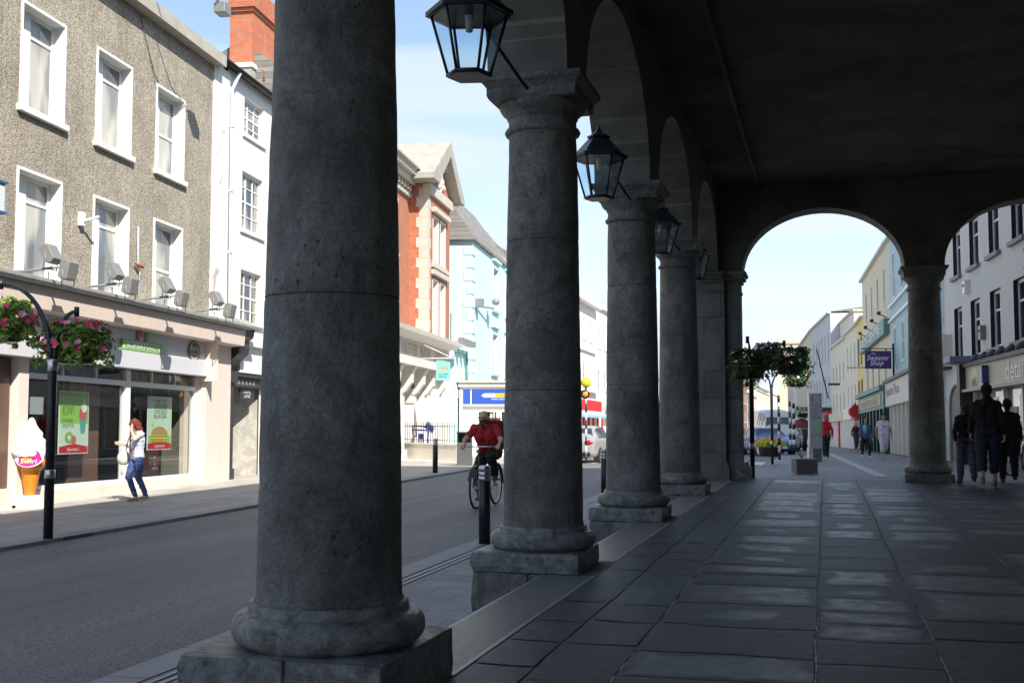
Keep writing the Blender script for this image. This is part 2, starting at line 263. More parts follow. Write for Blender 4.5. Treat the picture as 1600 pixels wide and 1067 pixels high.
# ------------------------------------------------------------------ mesh builder
COL = scene.collection
ORI = {}
def unit(v): return Vector(v).normalized()
class MB:
    def __init__(s, T=None, loc=None):
        s.v = []; s.f = []; s.m = []; s.mats = []; s.T = T; s.sm = []
    def mi(s, mat):
        if mat not in s.mats: s.mats.append(mat)
        return s.mats.index(mat)
    def add(s, vs, fs, mat, smooth=False, raw=False):
        o = len(s.v); k = s.mi(mat)
        s.v += [Vector(v) if (raw or s.T is None) else Vector(s.T(*v)) for v in vs]
        for f in fs: s.f.append([i + o for i in f]); s.m.append(k); s.sm.append(smooth)
        return s
    def box(s, x0, x1, y0, y1, z0, z1, mat):
        vs = [(x, y, z) for z in (z0, z1) for y in (y0, y1) for x in (x0, x1)]
        return s.add(vs, [(0, 2, 3, 1), (4, 5, 7, 6), (0, 1, 5, 4), (2, 6, 7, 3), (0, 4, 6, 2), (1, 3, 7, 5)], mat)
    def quad(s, a, b, c, d, mat): return s.add([a, b, c, d], [(0, 1, 2, 3)], mat)
    def poly(s, pts, mat): return s.add(pts, [tuple(range(len(pts)))], mat)
    def prism(s, pts, axis, a, b, mat):
        # pts: 2D outline in the two other axes, extruded along axis from a to b
        def mk(p, q): return {'x': (q, p[0], p[1]), 'y': (p[0], q, p[1]), 'z': (p[0], p[1], q)}[axis]
        n = len(pts); vs = [mk(p, a) for p in pts] + [mk(p, b) for p in pts]
        fs = [tuple(range(n - 1, -1, -1)), tuple(range(n, 2 * n))] + [(i, (i + 1) % n, n + (i + 1) % n, n + i) for i in range(n)]
        return s.add(vs, fs, mat)
    def tube(s, path, r, mat, n=8, smooth=True, cap=True):
        pts = [Vector(s.T(*p)) if s.T else Vector(p) for p in path]; rs = r if isinstance(r, (list, tuple)) else [r] * len(pts)
        vs = []; fs = []; pu = None
        for i, p in enumerate(pts):
            d = (pts[min(i + 1, len(pts) - 1)] - pts[max(i - 1, 0)]).normalized()
            if pu is None: pu = d.orthogonal().normalized()
            else:
                pu = (pu - d * pu.dot(d)); pu = pu.normalized() if pu.length > 1e-5 else d.orthogonal().normalized()
            w = d.cross(pu)
            for k in range(n):
                a = 2 * math.pi * k / n; vs.append(p + (pu * math.cos(a) + w * math.sin(a)) * rs[i])
        for i in range(len(pts) - 1):
            for k in range(n): fs.append((i * n + k, i * n + (k + 1) % n, (i + 1) * n + (k + 1) % n, (i + 1) * n + k))
        if cap: fs.append(tuple(range(n - 1, -1, -1))); fs.append(tuple((len(pts) - 1) * n + k for k in range(n)))
        return s.add(vs, fs, mat, smooth, raw=True)
    def lathe(s, prof, c, mat, n=24, smooth=True, disp=None, cap=True, ph=0.0):
        vs = []; fs = []
        for r, z in prof:
            for k in range(n):
                a = 2 * math.pi * k / n + ph; x, y, zz = c[0] + r * math.cos(a), c[1] + r * math.sin(a), c[2] + z
                if disp:
                    q = disp(x, y, zz); x += math.cos(a) * q; y += math.sin(a) * q
                vs.append((x, y, zz))
        L = len(prof)
        for i in range(L - 1):
            for k in range(n): fs.append((i * n + k, i * n + (k + 1) % n, (i + 1) * n + (k + 1) % n, (i + 1) * n + k))
        if cap: fs.append(tuple(range(n - 1, -1, -1))); fs.append(tuple((L - 1) * n + k for k in range(n)))
        return s.add(vs, fs, mat, smooth)
    def ball(s, c, r, mat, n=10, sq=(1, 1, 1)):
        prof = [(math.sin(math.pi * i / n), -math.cos(math.pi * i / n)) for i in range(n + 1)]
        vs = [(c[0] + r * sq[0] * max(p[0], .002) * math.cos(2 * math.pi * k / (n + 4)), c[1] + r * sq[1] * max(p[0], .002) * math.sin(2 * math.pi * k / (n + 4)), c[2] + r * sq[2] * p[1]) for p in prof for k in range(n + 4)]
        w = n + 4
        return s.add(vs, [(i * w + k, i * w + (k + 1) % w, (i + 1) * w + (k + 1) % w, (i + 1) * w + k) for i in range(n) for k in range(w)], mat, True)
    def build(s, name, parent=None, label=None, bevel=0.0, fixn=True, kind=None):
        off = ORI.get(parent.name, Vector()) if parent else Vector()
        me = bpy.data.meshes.new(name); me.from_pydata([v - off for v in s.v], [], s.f)
        for m in s.mats: me.materials.append(m)
        for p, k, sm in zip(me.polygons, s.m, s.sm): p.material_index = k; p.use_smooth = sm
        if fixn:
            bm = bmesh.new(); bm.from_mesh(me); bmesh.ops.recalc_face_normals(bm, faces=bm.faces); bm.to_mesh(me); bm.free()
        me.update(); o = bpy.data.objects.new(name, me); COL.objects.link(o)
        if parent: o.parent = parent; ORI[o.name] = off
        else: ORI[o.name] = Vector()
        if bevel:
            b = o.modifiers.new('bevel', 'BEVEL'); b.width = bevel; b.segments = 2; b.limit_method = 'ANGLE'; b.angle_limit = R(40)
        if label: o['label'] = label
        if kind: o['kind'] = kind
        return o
def thing(name, label, cat, loc=(0, 0, 0), group=None):
    o = bpy.data.objects.new(name, None); COL.objects.link(o); o.location = loc; o.empty_display_size = .2
    o['label'] = label; o['category'] = cat
    if group: o['group'] = group
    ORI[o.name] = Vector(loc); return o
def tag(o, label, cat, group=None):
    o['label'] = label; o['category'] = cat
    if group: o['group'] = group
    # give a one-mesh thing its own origin at its base
    me = o.data; n = len(me.vertices); c = sum((v.co for v in me.vertices), Vector()) / n; c.z = min(v.co.z for v in me.vertices)
    me.transform(Matrix.Translation(-c)); o.location = c; ORI[o.name] = c; return o
def dup(root, loc, rotz=0, label=None, group=None, scale=1):
    def cp(o, par):
        c = o.copy(); COL.objects.link(c)
        if par: c.parent = par
        for ch in [x for x in bpy.data.objects if x.parent == o and x != c]: cp(ch, c)
        return c
    r = cp(root, None); r.location = loc; r.rotation_euler = (0, 0, rotz); r.scale = (scale,) * 3
    if label: r['label'] = label
    if group: r['group'] = group
    return r
GLY = {}
def glyph(txt, extr=0.0, shear=0.0):
    k = (txt, shear)
    if k in GLY: return GLY[k]
    cu = bpy.data.curves.new('t', 'FONT'); cu.body = txt; cu.size = 1; cu.shear = shear; cu.resolution_u = 3
    o = bpy.data.objects.new('t', cu); me = bpy.data.meshes.new_from_object(o)
    vs = [v.co.copy() for v in me.vertices]; fs = [tuple(p.vertices) for p in me.polygons]
    bpy.data.objects.remove(o); bpy.data.meshes.remove(me)
    x0 = min(v.x for v in vs); x1 = max(v.x for v in vs); y0 = min(v.y for v in vs); y1 = max(v.y for v in vs)
    GLY[k] = ([((v.x - x0) / (x1 - x0), (v.y - y0) / (y1 - y0)) for v in vs], fs); return GLY[k]
def text(mb, txt, fn, mat, shear=0.0):
    # fn(a, b) maps the unit box of the text to the builder's space
    vs, fs = glyph(txt, shear=shear); return mb.add([fn(a, b) for a, b in vs], fs, mat)
class Fr:
    """A street front: s runs along it, t towards the street, z up (courses follow the slope of the street)."""
    def __init__(s, o, d, k, side):
        s.o = Vector(o); s.d = Vector((d[0], d[1], 0)).normalized(); s.k = k
        s.n = Vector((s.d.y, -s.d.x, 0)) * side
    def __call__(s, a, t, z): return s.o + s.d * a + s.n * t + Vector((0, 0, z + s.k * a))
def fr2(pa, pb, side):
    d = Vector(pb) - Vector(pa); h = math.hypot(d.x, d.y); return Fr(pa, d, d.z / h, side), h
def wall(mb, s0, s1, z0, z1, holes, mat, t=0.0, rev=.15, rmat=None):
    """Wall face at t with rectangular openings and their reveals."""
    xs = sorted({s0, s1, *[h[0] for h in holes], *[h[1] for h in holes]}); zs = sorted({z0, z1, *[h[2] for h in holes], *[h[3] for h in holes]})
    for i in range(len(xs) - 1):
        for j in range(len(zs) - 1):
            cx, cz = (xs[i] + xs[i + 1]) / 2, (zs[j] + zs[j + 1]) / 2
            if any(h[0] < cx < h[1] and h[2] < cz < h[3] for h in holes): continue
            mb.quad((xs[i], t, zs[j]), (xs[i + 1], t, zs[j]), (xs[i + 1], t, zs[j + 1]), (xs[i], t, zs[j + 1]), mat)
    for a, b, c, d in [h[:4] for h in holes]:
        r = rmat or mat; q = t - rev
        mb.quad((a, t, c), (a, q, c), (a, q, d), (a, t, d), r); mb.quad((b, t, c), (b, q, c), (b, q, d), (b, t, d), r)
        mb.quad((a, t, d), (b, t, d), (b, q, d), (a, q, d), r); mb.quad((a, t, c), (b, t, c), (b, q, c), (a, q, c), r)
def window(T, root, s0, s1, z0, z1, t=0.0, rev=.15, vs=(), hs=(), fmat=None, pane=None, sill=True, bar=.035, fw=.07, sillm=None, surround=None, meet=None, so=.08):
    fm = fmat or WHITEG; q = t - rev
    f = MB(T); f.box(s0, s0 + fw, q - .05, q, z0, z1, fm); f.box(s1 - fw, s1, q - .05, q, z0, z1, fm)
    f.box(s0 + fw, s1 - fw, q - .05, q, z1 - fw, z1, fm); f.box(s0 + fw, s1 - fw, q - .05, q, z0, z0 + fw, fm)
    for a, w in vs: f.box(s0 + (s1 - s0) * a - w / 2, s0 + (s1 - s0) * a + w / 2, q - .045, q - .002, z0 + fw, z1 - fw, fm)
    for a, w in hs: f.box(s0 + fw, s1 - fw, q - .04, q - .006, z0 + (z1 - z0) * a - w / 2, z0 + (z1 - z0) * a + w / 2, fm)
    if surround:
        w = .055; sm = surround
        f.box(s0 - w, s0, t, t + .02, z0, z1 + w, sm); f.box(s1, s1 + w, t, t + .02, z0, z1 + w, sm); f.box(s0, s1, t, t + .02, z1, z1 + w, sm)
    wo_ = f.build('window', root)
    g = MB(T); g.box(s0 + fw * .5, s1 - fw * .5, q - .036, q - .028, z0 + fw * .5, z1 - fw * .5, pane or PANE); g.build('pane', wo_)
    if sill:
        g = MB(T); g.box(s0 - .12, s1 + .12, q, t + so, z0 - .12, z0, sillm or SILL); g.build('sill', wo_, bevel=.008)
    return wo_
# ------------------------------------------------------------------ terrain
def zr(y): return -.43 - (.0135 * max(0, y - 35))
def struct(mb, name, **k): o = mb.build(name, **k); o['kind'] = 'structure'; return o
def lerp(a, b, t): return a + (b - a) * t
def pl(pts, y):
    if y <= pts[0][0]: return pts[0][1]
    for (a, b), (c, d) in zip(pts, pts[1:]):
        if y <= c: return lerp(b, d, (y - a) / (c - a))
    return pts[-1][1]
KR = [(-60, -4.3), (0, -4.38), (24, -4.6), (29, -4.0), (36, -2.4), (42, -1.95), (66, -2.2), (100, -4.2), (150, -8), (230, -16)]   # right kerb
KL = [(-60, -9.6), (12, -9.96), (19, -10.15), (33, -10.45), (60, -11.5), (100, -14.5), (150, -19), (230, -28)]                  # left kerb
LD = Vector((-.1049, .9945)); LO = Vector((-14.4, 21.34))
def xl(y): return LO.x + (y - LO.y) * LD.x / LD.y                                                                             # left building line
def xr(y): return pl([(-60, 8), (24, 5.9), (42, 4.07), (60, 3.32), (77, 2.5), (92, 1.5), (100, .5), (116, -1.2), (145, -3.5), (230, -11)], y)
def zright(y): return pl([(24.2, 0.0), (57, -.6), (100, -1.42), (175, -2.9), (230, -3.1)], y)
ys = [-60, -30, -15, -8] + [i * 1.0 for i in range(-6, 60)] + list(range(60, 231, 5))
g = MB()
for a, b in ((-3000, -250), (-250, -60), (-60, 0), (0, 60), (60, 230), (230, 600), (600, 4000)):
    za, zb = (zr(min(max(a, -60), 230)) - .35, zr(min(max(b, -60), 230)) - .35)
    g.quad((-3000, a, za - .5), (3000, a, za - .5), (3000, b, zb - .5), (-3000, b, zb - .5), M('distant_ground', (.13, .13, .11), .9))
struct(g, 'ground')
g = MB()
for a, b in zip(ys, ys[1:]):
    def row(y):
        k0, k1 = pl(KL, y), pl(KR, y); return [(lerp(k0, k1, i / 6), y, zr(y) + .055 * math.sin(math.pi * i / 6) + .055 * max(0, 1 - i / 2)) for i in range(7)]
    ra, rb = row(a), row(b)
    for i in range(6): g.quad(ra[i], ra[i + 1], rb[i + 1], rb[i], ASPH)
struct(g, 'road')
PAVE = mat_brick('grey_paving', (.215, .22, .218), (.30, .30, .295), (.12, .12, .12), .6, .4, 'XY', .008, rough=.6, bst=.25, noisev=.3, dirt=.25)
PAVEL = mat_brick('pale_paving', (.40, .38, .34), (.52, .49, .44), (.20, .19, .17), .7, .45, 'YX', .008, rough=.7, bst=.25, noisev=.25, dirt=.35)
KERB = mat_brick('granite_kerb', (.23, .235, .24), (.30, .30, .30), (.09, .09, .09), .9, 5.0, 'YX', .01, rough=.55, bst=.2)
g = MB()
for a, b in zip(ys, ys[1:]):
    def row(y):
        k = pl(KL, y); x = xl(y) - .3; return [(x, y, zr(y) + .115), (lerp(x, k, .5), y, zr(y) + .11), (k - .3, y, zr(y) + .10)]
    ra, rb = row(a), row(b)
    for i in range(2): g.quad(ra[i], ra[i + 1], rb[i + 1], rb[i], PAVEL)
struct(g, 'left_pavement')
def zcol(y): return pl([(0, -.36), (14, -.34), (19, -.14), (23.6, -.01)], y)
g = MB()
for a, b in zip(ys, ys[1:]):
    def row(y):
        k = pl(KR, y) + .3
        if y < 24.3: return [(k, y, zr(y) + .10), (lerp(k, -2.2, .55), y, lerp(zr(y) + .10, zcol(y), .55)), (-2.2, y, zcol(y)), (-2.2, y, -.5)]
        return [(k, y, zr(y) + .10), (lerp(k, -1, min(1, .7)), y, lerp(zr(y) + .10, zright(y) - .01, .7)), (-.6, y, zright(y) - .006), (xr(y) + .4, y, zright(y))]
    ra, rb = row(a), row(b)
    for i in range(3):
        if a < 24.3 <= b and i == 2: continue
        g.quad(ra[i], ra[i + 1], rb[i + 1], rb[i], PAVE)
g.quad((-2.2, 23.9, -.012), (12, 23.9, -.012), (12, 25.05, -.008), (-2.2, 25.05, -.008), PAVE)
g.quad((5.8, -60, -.01), (12, -60, -.01), (12, 24, -.01), (5.8, 24, -.01), PAVE)
struct(g, 'right_pavement')
for K, sgn, nm in ((KL, -1, 'left_kerb'), (KR, 1, 'right_kerb')):
    g = MB()
    for a, b in zip(ys, ys[1:]):
        A = [(pl(K, y), y, zr(y)) for y in (a, b)]; w = .3 * sgn
        g.quad((A[0][0], a, A[0][2] - .1), (A[1][0], b, A[1][2] - .1), (A[1][0], b, A[1][2] + .104), (A[0][0], a, A[0][2] + .104), KERB)
        g.quad((A[0][0], a, A[0][2] + .104), (A[1][0], b, A[1][2] + .104), (A[1][0] + w, b, A[1][2] + .106), (A[0][0] + w, a, A[0][2] + .106), KERB)
        if sgn > 0 and a < 24:      # two thin channel lines set in the paving behind the kerb
            for q in (.36, .44):
                g.quad((A[0][0] + q, a, A[0][2] + .108), (A[1][0] + q, b, A[1][2] + .108), (A[1][0] + q + .03, b, A[1][2] + .108), (A[0][0] + q + .03, a, A[0][2] + .108), M('channel_strip', (.42, .43, .43), .5))
    struct(g, nm)
g = MB(); PAINT = M('road_paint', (.62, .62, .60), .6, .25, 9, .2, 40)
for i in range(6):
    x0 = pl(KL, 42) + .4 + i * 1.5
    g.quad((x0, 41, zr(41) + .055), (x0 + .7, 41, zr(41) + .055), (x0 + .7, 45, zr(45) + .055), (x0, 45, zr(45) + .055), PAINT)
struct(g, 'crossing_stripes')
g = MB()
for a, b in zip(ys, ys[1:]):
    if a < 26 or b > 60: continue
    g.quad((1.05 - .03 * (a - 26) , a, zright(a) + .004), (1.35 - .03 * (a - 26), a, zright(a) + .004), (1.35 - .03 * (b - 26), b, zright(b) + .004), (1.05 - .03 * (b - 26), b, zright(b) + .004), M('pale_paving_band', (.42, .43, .42), .6))
struct(g, 'paving_band')
# ------------------------------------------------------------------ arcade floor of big worn flagstones
Y0A, Y1A = -5.2, 24.45
def flagstones():
    rnd = random.Random(11); V = []; Fc = []; UV = []; CL = []
    cols = [(-1.85, -1.50), (-1.50, -1.06), (-1.06, -.07), (-.07, .59), (.59, 1.53), (1.53, 2.62), (2.62, 3.6), (3.6, 4.7), (4.7, 5.62)]
    for ci, (a, b) in enumerate(cols):
        y = Y0A + rnd.uniform(0, .6)
        while y < Y1A:
            w = b - a; ln = rnd.uniform(.55, 1.25) * (.85 if w < .8 else 1.0)
            if Y1A - y - ln < .5: ln = Y1A - y
            x0, x1, y0, y1 = a + .010, b - .010, y + .010, y + ln - .010
            nx, ny = 7, 9; hz = rnd.uniform(-.001, .001); tx, ty = rnd.uniform(-.003, .003), rnd.uniform(-.003, .003)
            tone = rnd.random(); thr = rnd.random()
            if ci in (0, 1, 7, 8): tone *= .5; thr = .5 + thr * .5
            o = len(V)
            for j in range(ny):
                for i in range(nx):
                    u, v = i / (nx - 1), j / (ny - 1); x, yy = lerp(x0, x1, u), lerp(y0, y1, v)
                    nn = noise.noise(Vector((x * 2.1, yy * 2.1, ci * 3.3))); n2 = noise.noise(Vector((x * 1.6 + 9, yy * 1.6, ci)))
                    if 0 < i < nx - 1 or 1: yy += nn * .075 * (1 if j in (0, ny - 1) else .6)
                    x += noise.noise(Vector((a if i == 0 else b, yy * 1.1, 7))) * (.016 if i in (0, nx - 1) else .0)
                    edge = (i in (0, nx - 1)) or (j in (0, ny - 1))
                    V.append((x, yy, hz + (u - .5) * tx + (v - .5) * ty + .0035 * nn - (.0025 if edge else 0)))
            du = min; 
            for j in range(ny - 1):
                for i in range(nx - 1):
                    Fc.append((o + j * nx + i, o + j * nx + i + 1, o + (j + 1) * nx + i + 1, o + (j + 1) * nx + i))
                    for (p, q) in ((i, j), (i + 1, j), (i + 1, j + 1), (i, j + 1)):
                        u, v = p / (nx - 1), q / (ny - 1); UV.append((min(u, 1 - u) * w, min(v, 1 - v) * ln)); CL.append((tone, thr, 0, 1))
            y += ln
    nslab = len(Fc)
    def q(pts):
        o = len(V); V.extend(pts); Fc.append((o, o + 1, o + 2, o + 3)); UV.extend([(0, 0)] * 4); CL.extend([(0, 0, 0, 1)] * 4)
    q([(-2.24, Y0A, -.0085), (5.65, Y0A, -.0085), (5.65, Y1A, -.0085), (-2.24, Y1A, -.0085)])
    q([(-2.24, Y0A, -.5), (-2.24, Y1A, -.5), (-2.24, Y1A, -.011), (-2.24, Y0A, -.011)])
    ns2 = len(Fc)
    for X_, dens in ((-1.06, .45), (-.07, .85), (.59, .85), (1.53, .7), (2.62, .4)):
        y = Y0A + .3
        while y < Y1A - .3:
            ln = rnd.uniform(.03, .22)
            if rnd.random() < dens:
                xo = X_ + noise.noise(Vector((X_, y * 1.1, 7))) * .016; w = rnd.uniform(.003, .006); o = len(V)
                q([(xo - w, y, -.0012), (xo + w, y + rnd.uniform(-.01, .01), -.0012), (xo + w * .8, y + ln, -.0012), (xo - w, y + ln * .95, -.0012)])
            y += ln + rnd.uniform(.004, .06)
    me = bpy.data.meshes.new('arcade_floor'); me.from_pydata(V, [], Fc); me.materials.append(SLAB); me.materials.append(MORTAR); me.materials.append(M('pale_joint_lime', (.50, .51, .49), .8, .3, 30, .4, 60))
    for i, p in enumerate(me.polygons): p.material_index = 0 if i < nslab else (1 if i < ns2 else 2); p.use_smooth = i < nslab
    ul = me.uv_layers.new(name='UVMap')
    for i in range(len(UV)): ul.data[i].uv = UV[i]
    ca = me.color_attributes.new('slab', 'FLOAT_COLOR', 'CORNER')
    for i in range(len(CL)): ca.data[i].color = CL[i]
    o = bpy.data.objects.new('arcade_floor', me); COL.objects.link(o); o['kind'] = 'structure'
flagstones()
# threshold stones between the columns: narrow, glossy and rough-tooled
def mat_threshold():
    m, nt, b = nodes('tooled_threshold_stone'); v = coords(nt)
    c = mixc(nt, noise_(nt, v, 22, 7, .8), (.05, .054, .055), (.36, .37, .37)); nt.links.new(c, b.inputs['Base Color']); b.inputs['Roughness'].default_value = .27
    bump(nt, b, math_(nt, 'ADD', noise_(nt, v, 55, 5, .7), noise_(nt, v, 8, 3)), .9, .04); return m
THR = mat_threshold(); EDGE = M('stone_edge_glint', (.30, .31, .31), .35, .6, 6, .4, 60)  # edge strips coloured pale to paint in the sky glint along the thresholds
g = MB()
COLY = [.42, 5.06, 9.71, 14.49, 19.27]
for i, y in enumerate([-4.4] + COLY):
    y0 = y + .5; y1 = (COLY + [23.55])[i] - .46
    g.box(-2.30, -1.89, y0, y1, -.09, -.0045, THR)
    g.box(-1.89, -1.856, y0, y1, -.05, -.001, EDGE); g.box(-2.33, -2.30, y0, y1, -.09, -.009, EDGE)
struct(g, 'threshold_stones', bevel=.004)

# ------------------------------------------------------------------ the arcaded building over the camera
arc = thing('arcaded_building', 'dark limestone arcaded building on stout round columns over the flagged walkway', 'building', (-2.4, 9.7, 0))
SPR = 4.31; CEIL = 6.12
def arch_z(x, a, b, z0, rise):
    c, h = (a + b) / 2, (b - a) / 2; u = (x - c) / h
    return z0 + rise * math.sqrt(max(0, 1 - u * u))
def arcade_wall(mb, T, bays, s_end, thick, z_top, rise, mat, mat_soffit):
    """bays: list of (a,b) openings along s. T(s, q, z): q in 0..thick."""
    edges = []
    for a, b in bays:
        n = 28; edges.append([(lerp(a, b, .5 - .5 * math.cos(math.pi * i / n)),) for i in range(n + 1)])
    prev = s_end[0]
    for (a, b), ed in zip(bays, edges):
        for q in (0, thick): mb.add([T(prev, q, SPR), T(a, q, SPR), T(a, q, z_top), T(prev, q, z_top)], [(0, 1, 2, 3)], mat, raw=True)
        if a - prev > .02: mb.add([T(prev, 0, SPR), T(a, 0, SPR), T(a, thick, SPR), T(prev, thick, SPR)], [(0, 1, 2, 3)], mat, raw=True)
        pts = [(e[0], arch_z(e[0], a, b, SPR, rise)) for e in ed]
        for (x0, z0), (x1, z1) in zip(pts, pts[1:]):
            for q in (0, thick): mb.add([T(x0, q, z0), T(x1, q, z1), T(x1, q, z_top), T(x0, q, z_top)], [(0, 1, 2, 3)], mat, raw=True)
            mb.add([T(x0, 0, z0), T(x1, 0, z1), T(x1, thick, z1), T(x0, thick, z0)], [(0, 1, 2, 3)], mat_soffit, True, raw=True)
        prev = b
    for q in (0, thick): mb.add([T(prev, q, SPR), T(s_end[1], q, SPR), T(s_end[1], q, z_top), T(prev, q, z_top)], [(0, 1, 2, 3)], mat, raw=True)
    mb.add([T(prev, 0, SPR), T(s_end[1], 0, SPR), T(s_end[1], thick, SPR), T(prev, thick, SPR)], [(0, 1, 2, 3)], mat, raw=True)
g = MB(); cy = [-4.45] + COLY + [23.75]
bays = [(a + (.40 if i else .55), b - (.40 if i < 5 else .25)) for i, (a, b) in enumerate(zip(cy, cy[1:]))]
arcade_wall(g, lambda s, q, z: (-2.82 + q, s, z), bays, (Y0A, Y1A), .72, CEIL + .2, 1.47, ASHLAR, ASHLAR); g.build('street_wall', arc, fixn=False)
ebays = [(-1.62, 1.60), (2.36, 5.62)]
g = MB(); arcade_wall(g, lambda s, q, z: (s, 23.75 + q, z), ebays, (-2.1, 6.3), .698, CEIL + .2, 1.28, PLASTER, ASHLARX); g.build('end_wall', arc, fixn=False)
g = MB(); arcade_wall(g, lambda s, q, z: (s, -5.19 + q, z), ebays, (-2.1, 6.3), .7, CEIL + .2, 1.28, PLASTER, ASHLARX); g.build('end_wall', arc, fixn=False)
g = MB(); g.box(-2.1, 5.68, Y0A + .01, Y1A - .01, CEIL, CEIL + .18, PLASTER)
g.tube([(-1.25, Y0A + .6, CEIL - .05), (-1.25, Y1A - .7, CEIL - .05)], .035, PLASTER); g.build('ceiling', arc)
g = MB(); g.box(5.68, 6.3, Y0A, Y1A, -.2, CEIL + .3, M('grey_render', (.16, .16, .15), .9, .3, 2, .4, 30, dirt=.4)); g.build('side_wall', arc)
g = MB(); g.box(-2.80, 12.5, Y0A + .02, Y1A - .02, CEIL + .32, 12.75, ASHLAR); g.box(-2.98, 12.7, Y0A - .15, Y1A + .15, 12.75, 13.0, ASHLAR)
g.prism([(-2.6, 13.0), (12.3, 13.0), (4.9, 15.6)], 'y', Y0A + .2, Y1A - .2, SLATE); g.build('upper_storey', arc)
DARKJ = M('dark_joint', (.055, .056, .05), .9)
def stone_disp(seed, amt, chip=False):
    def f(x, y, z):
        v = Vector((x * 2.2 + seed, y * 2.2, z * 1.3)); w = Vector((x * 11, y * 11 + seed, z * 9)); q = noise.noise(v) * amt + noise.noise(w) * amt * .42
        n3 = noise.noise(Vector((x * 6, y * 6, z * 5 + seed * 3))); 
        if n3 > .45: q -= (n3 - .45) * amt * 3.2
        if chip and z < .36 and z > .26:
            da = abs(math.atan2(y - 5.06, x + 2.33) - R(-100)); q -= max(0, .045 * (1 - da / .10)) if da < .10 else 0
        return q
    return f
def column(x, y, seed, pl_h=-.5, up=0.0, tap=(.045, 1.35), hi=False, shift=(-.06, 0), joints=(1.54, 2.87), hw=.475):
    n = 120 if hi else 64
    g = MB(); prof = []
    zt = 3.84; z = .36 + up; step = .018 if hi else .04
    while z < zt:
        u = (z - .36) / (zt - .36); r = .352 - tap[0] * u ** tap[1]
        for jz in joints:
            if abs(z - jz) < step * .6: r -= .005
        if z < .40 + up: r += .012 * (1 - (z - up - .36) / .04)
        prof.append((r, z)); z += step
    prof += [(.352 - tap[0], 3.84)]
    g.lathe(prof, (x, y, 0), STONE, n, True, stone_disp(seed, .0065 if hi else .005)); c = g.build('column', arc)
    for jz in joints:
        u = (jz - .36 - up) / (zt - .36 - up); rj = .352 - tap[0] * max(0, u) ** tap[1]; dsp = stone_disp(seed, .0065 if hi else .005); q = MB()
        q.lathe([(rj - .02, jz - .0035), (rj - .001, jz - .0028), (rj - .001, jz + .0028), (rj - .02, jz + .0035)], (x, y, 0), DARKJ, n, True, dsp, cap=False); q.build('drum_joint', c)
    def ring(name, prof, mat, dis, nn=n):
        q = MB(); q.lathe(prof, (x, y, 0), mat, nn, True, stone_disp(seed + 5, dis, up > 0)); return q
    b = ring('base', [(q0_, q1_ + up) for q0_, q1_ in [(.375, .365), (.384, .35), (.384, .325), (.392, .318)] + [(.402 + .062 * math.sin(t), .243 + .075 * math.cos(t)) for t in [math.pi * k / 10 for k in range(11)]] + [(.41, .165)]], BASEST, .007)
    b.build('column_base', c)
    px, py = x + shift[0], y + shift[1]
    p = MB(); zp = .168 + up
    m = 14
    def side_box(x0, x1, y0, y1, z0, z1, dis, smat=BASEST):
        vs = []; fs = []
        # a subdivided block with slightly uneven faces and rounded arrises
        import itertools
        idx = {}
        def vid(i, j, k):
            if (i, j, k) in idx: return idx[(i, j, k)]
            u, v, w = i / m, j / m, k / 4; X, Y, Z = lerp(x0, x1, u), lerp(y0, y1, v), lerp(z0, z1, w)
            ed = (i in (0, m)) + (j in (0, m)) + (k in (0, 4)); q = noise.noise(Vector((X * 4 + seed, Y * 4, Z * 5))) * dis; e2 = noise.noise(Vector((X * 13, Y * 13 + seed, Z * 11))) * dis * .8
            cx, cy_ = (x0 + x1) / 2, (y0 + y1) / 2; sh = (.006 * (ed - 1) if ed > 1 else 0) + abs(e2) * (ed > 1)
            X += (q + e2) * (1 if i == m else -1 if i == 0 else 0) - sh * (1 if i == m else -1 if i == 0 else 0)
            Y += (q + e2) * (1 if j == m else -1 if j == 0 else 0) - sh * (1 if j == m else -1 if j == 0 else 0)
            Z += (q * .6) * (k == 4) - sh * (k == 4)
            idx[(i, j, k)] = len(vs); vs.append((X, Y, Z)); return idx[(i, j, k)]
        for i in range(m):
            for j in range(m): fs.append((vid(i, j, 4), vid(i + 1, j, 4), vid(i + 1, j + 1, 4), vid(i, j + 1, 4)))
            for k in range(4):
                for jj in (0, m): fs.append((vid(i, jj, k), vid(i + 1, jj, k), vid(i + 1, jj, k + 1), vid(i, jj, k + 1))); fs.append((vid(jj, i, k), vid(jj, i + 1, k), vid(jj, i + 1, k + 1), vid(jj, i, k + 1)))
        p.add(vs, fs, smat, False)
    side_box(px - hw, px + hw, py - hw, py + hw, .0, zp, .012)
    side_box(px - hw + .006, px + hw - .02, py - hw + .006, py + hw - .02, pl_h, -.002, .016, STONE)
    p.build('plinth', c)
    if hi:
        q = MB(); q.box(px + .03, px + .038, py - hw - .009, py - hw + .02, -.3 if up == 0 else 0.0, -.003 if up == 0 else zp - .006, DARKJ); q.build('plinth_joint', c)
    cp = MB()
    cp.lathe([(.312, 3.835), (.334, 3.845), (.343, 3.865), (.334, 3.885), (.318, 3.895), (.308, 3.91), (.306, 3.985), (.322, 3.99), (.322, 4.012), (.335, 4.02), (.365, 4.045), (.392, 4.085), (.40, 4.115)], (x, y, 0), STONE, n, True, stone_disp(seed + 9, .004))
    s2 = math.sqrt(2)
    cp.lathe([(.385 * s2, 4.105), (.40 * s2, 4.135), (.40 * s2, 4.20), (.425 * s2, 4.235), (.455 * s2, 4.262), (.455 * s2, 4.305)], (x - .01, y, 0), STONE, 4, False, ph=math.pi / 4)
    cp.build('capital', c)
    return c
column(-2.42, .42, 1.3)
column(-2.33, 5.06, 3.1, hi=True, joints=(1.90,), shift=(-.035, .02), hw=.50, up=.08, tap=(.066, 1.2))
column(-2.42, 9.71, 7.7, hi=True, joints=(1.545, 2.87))
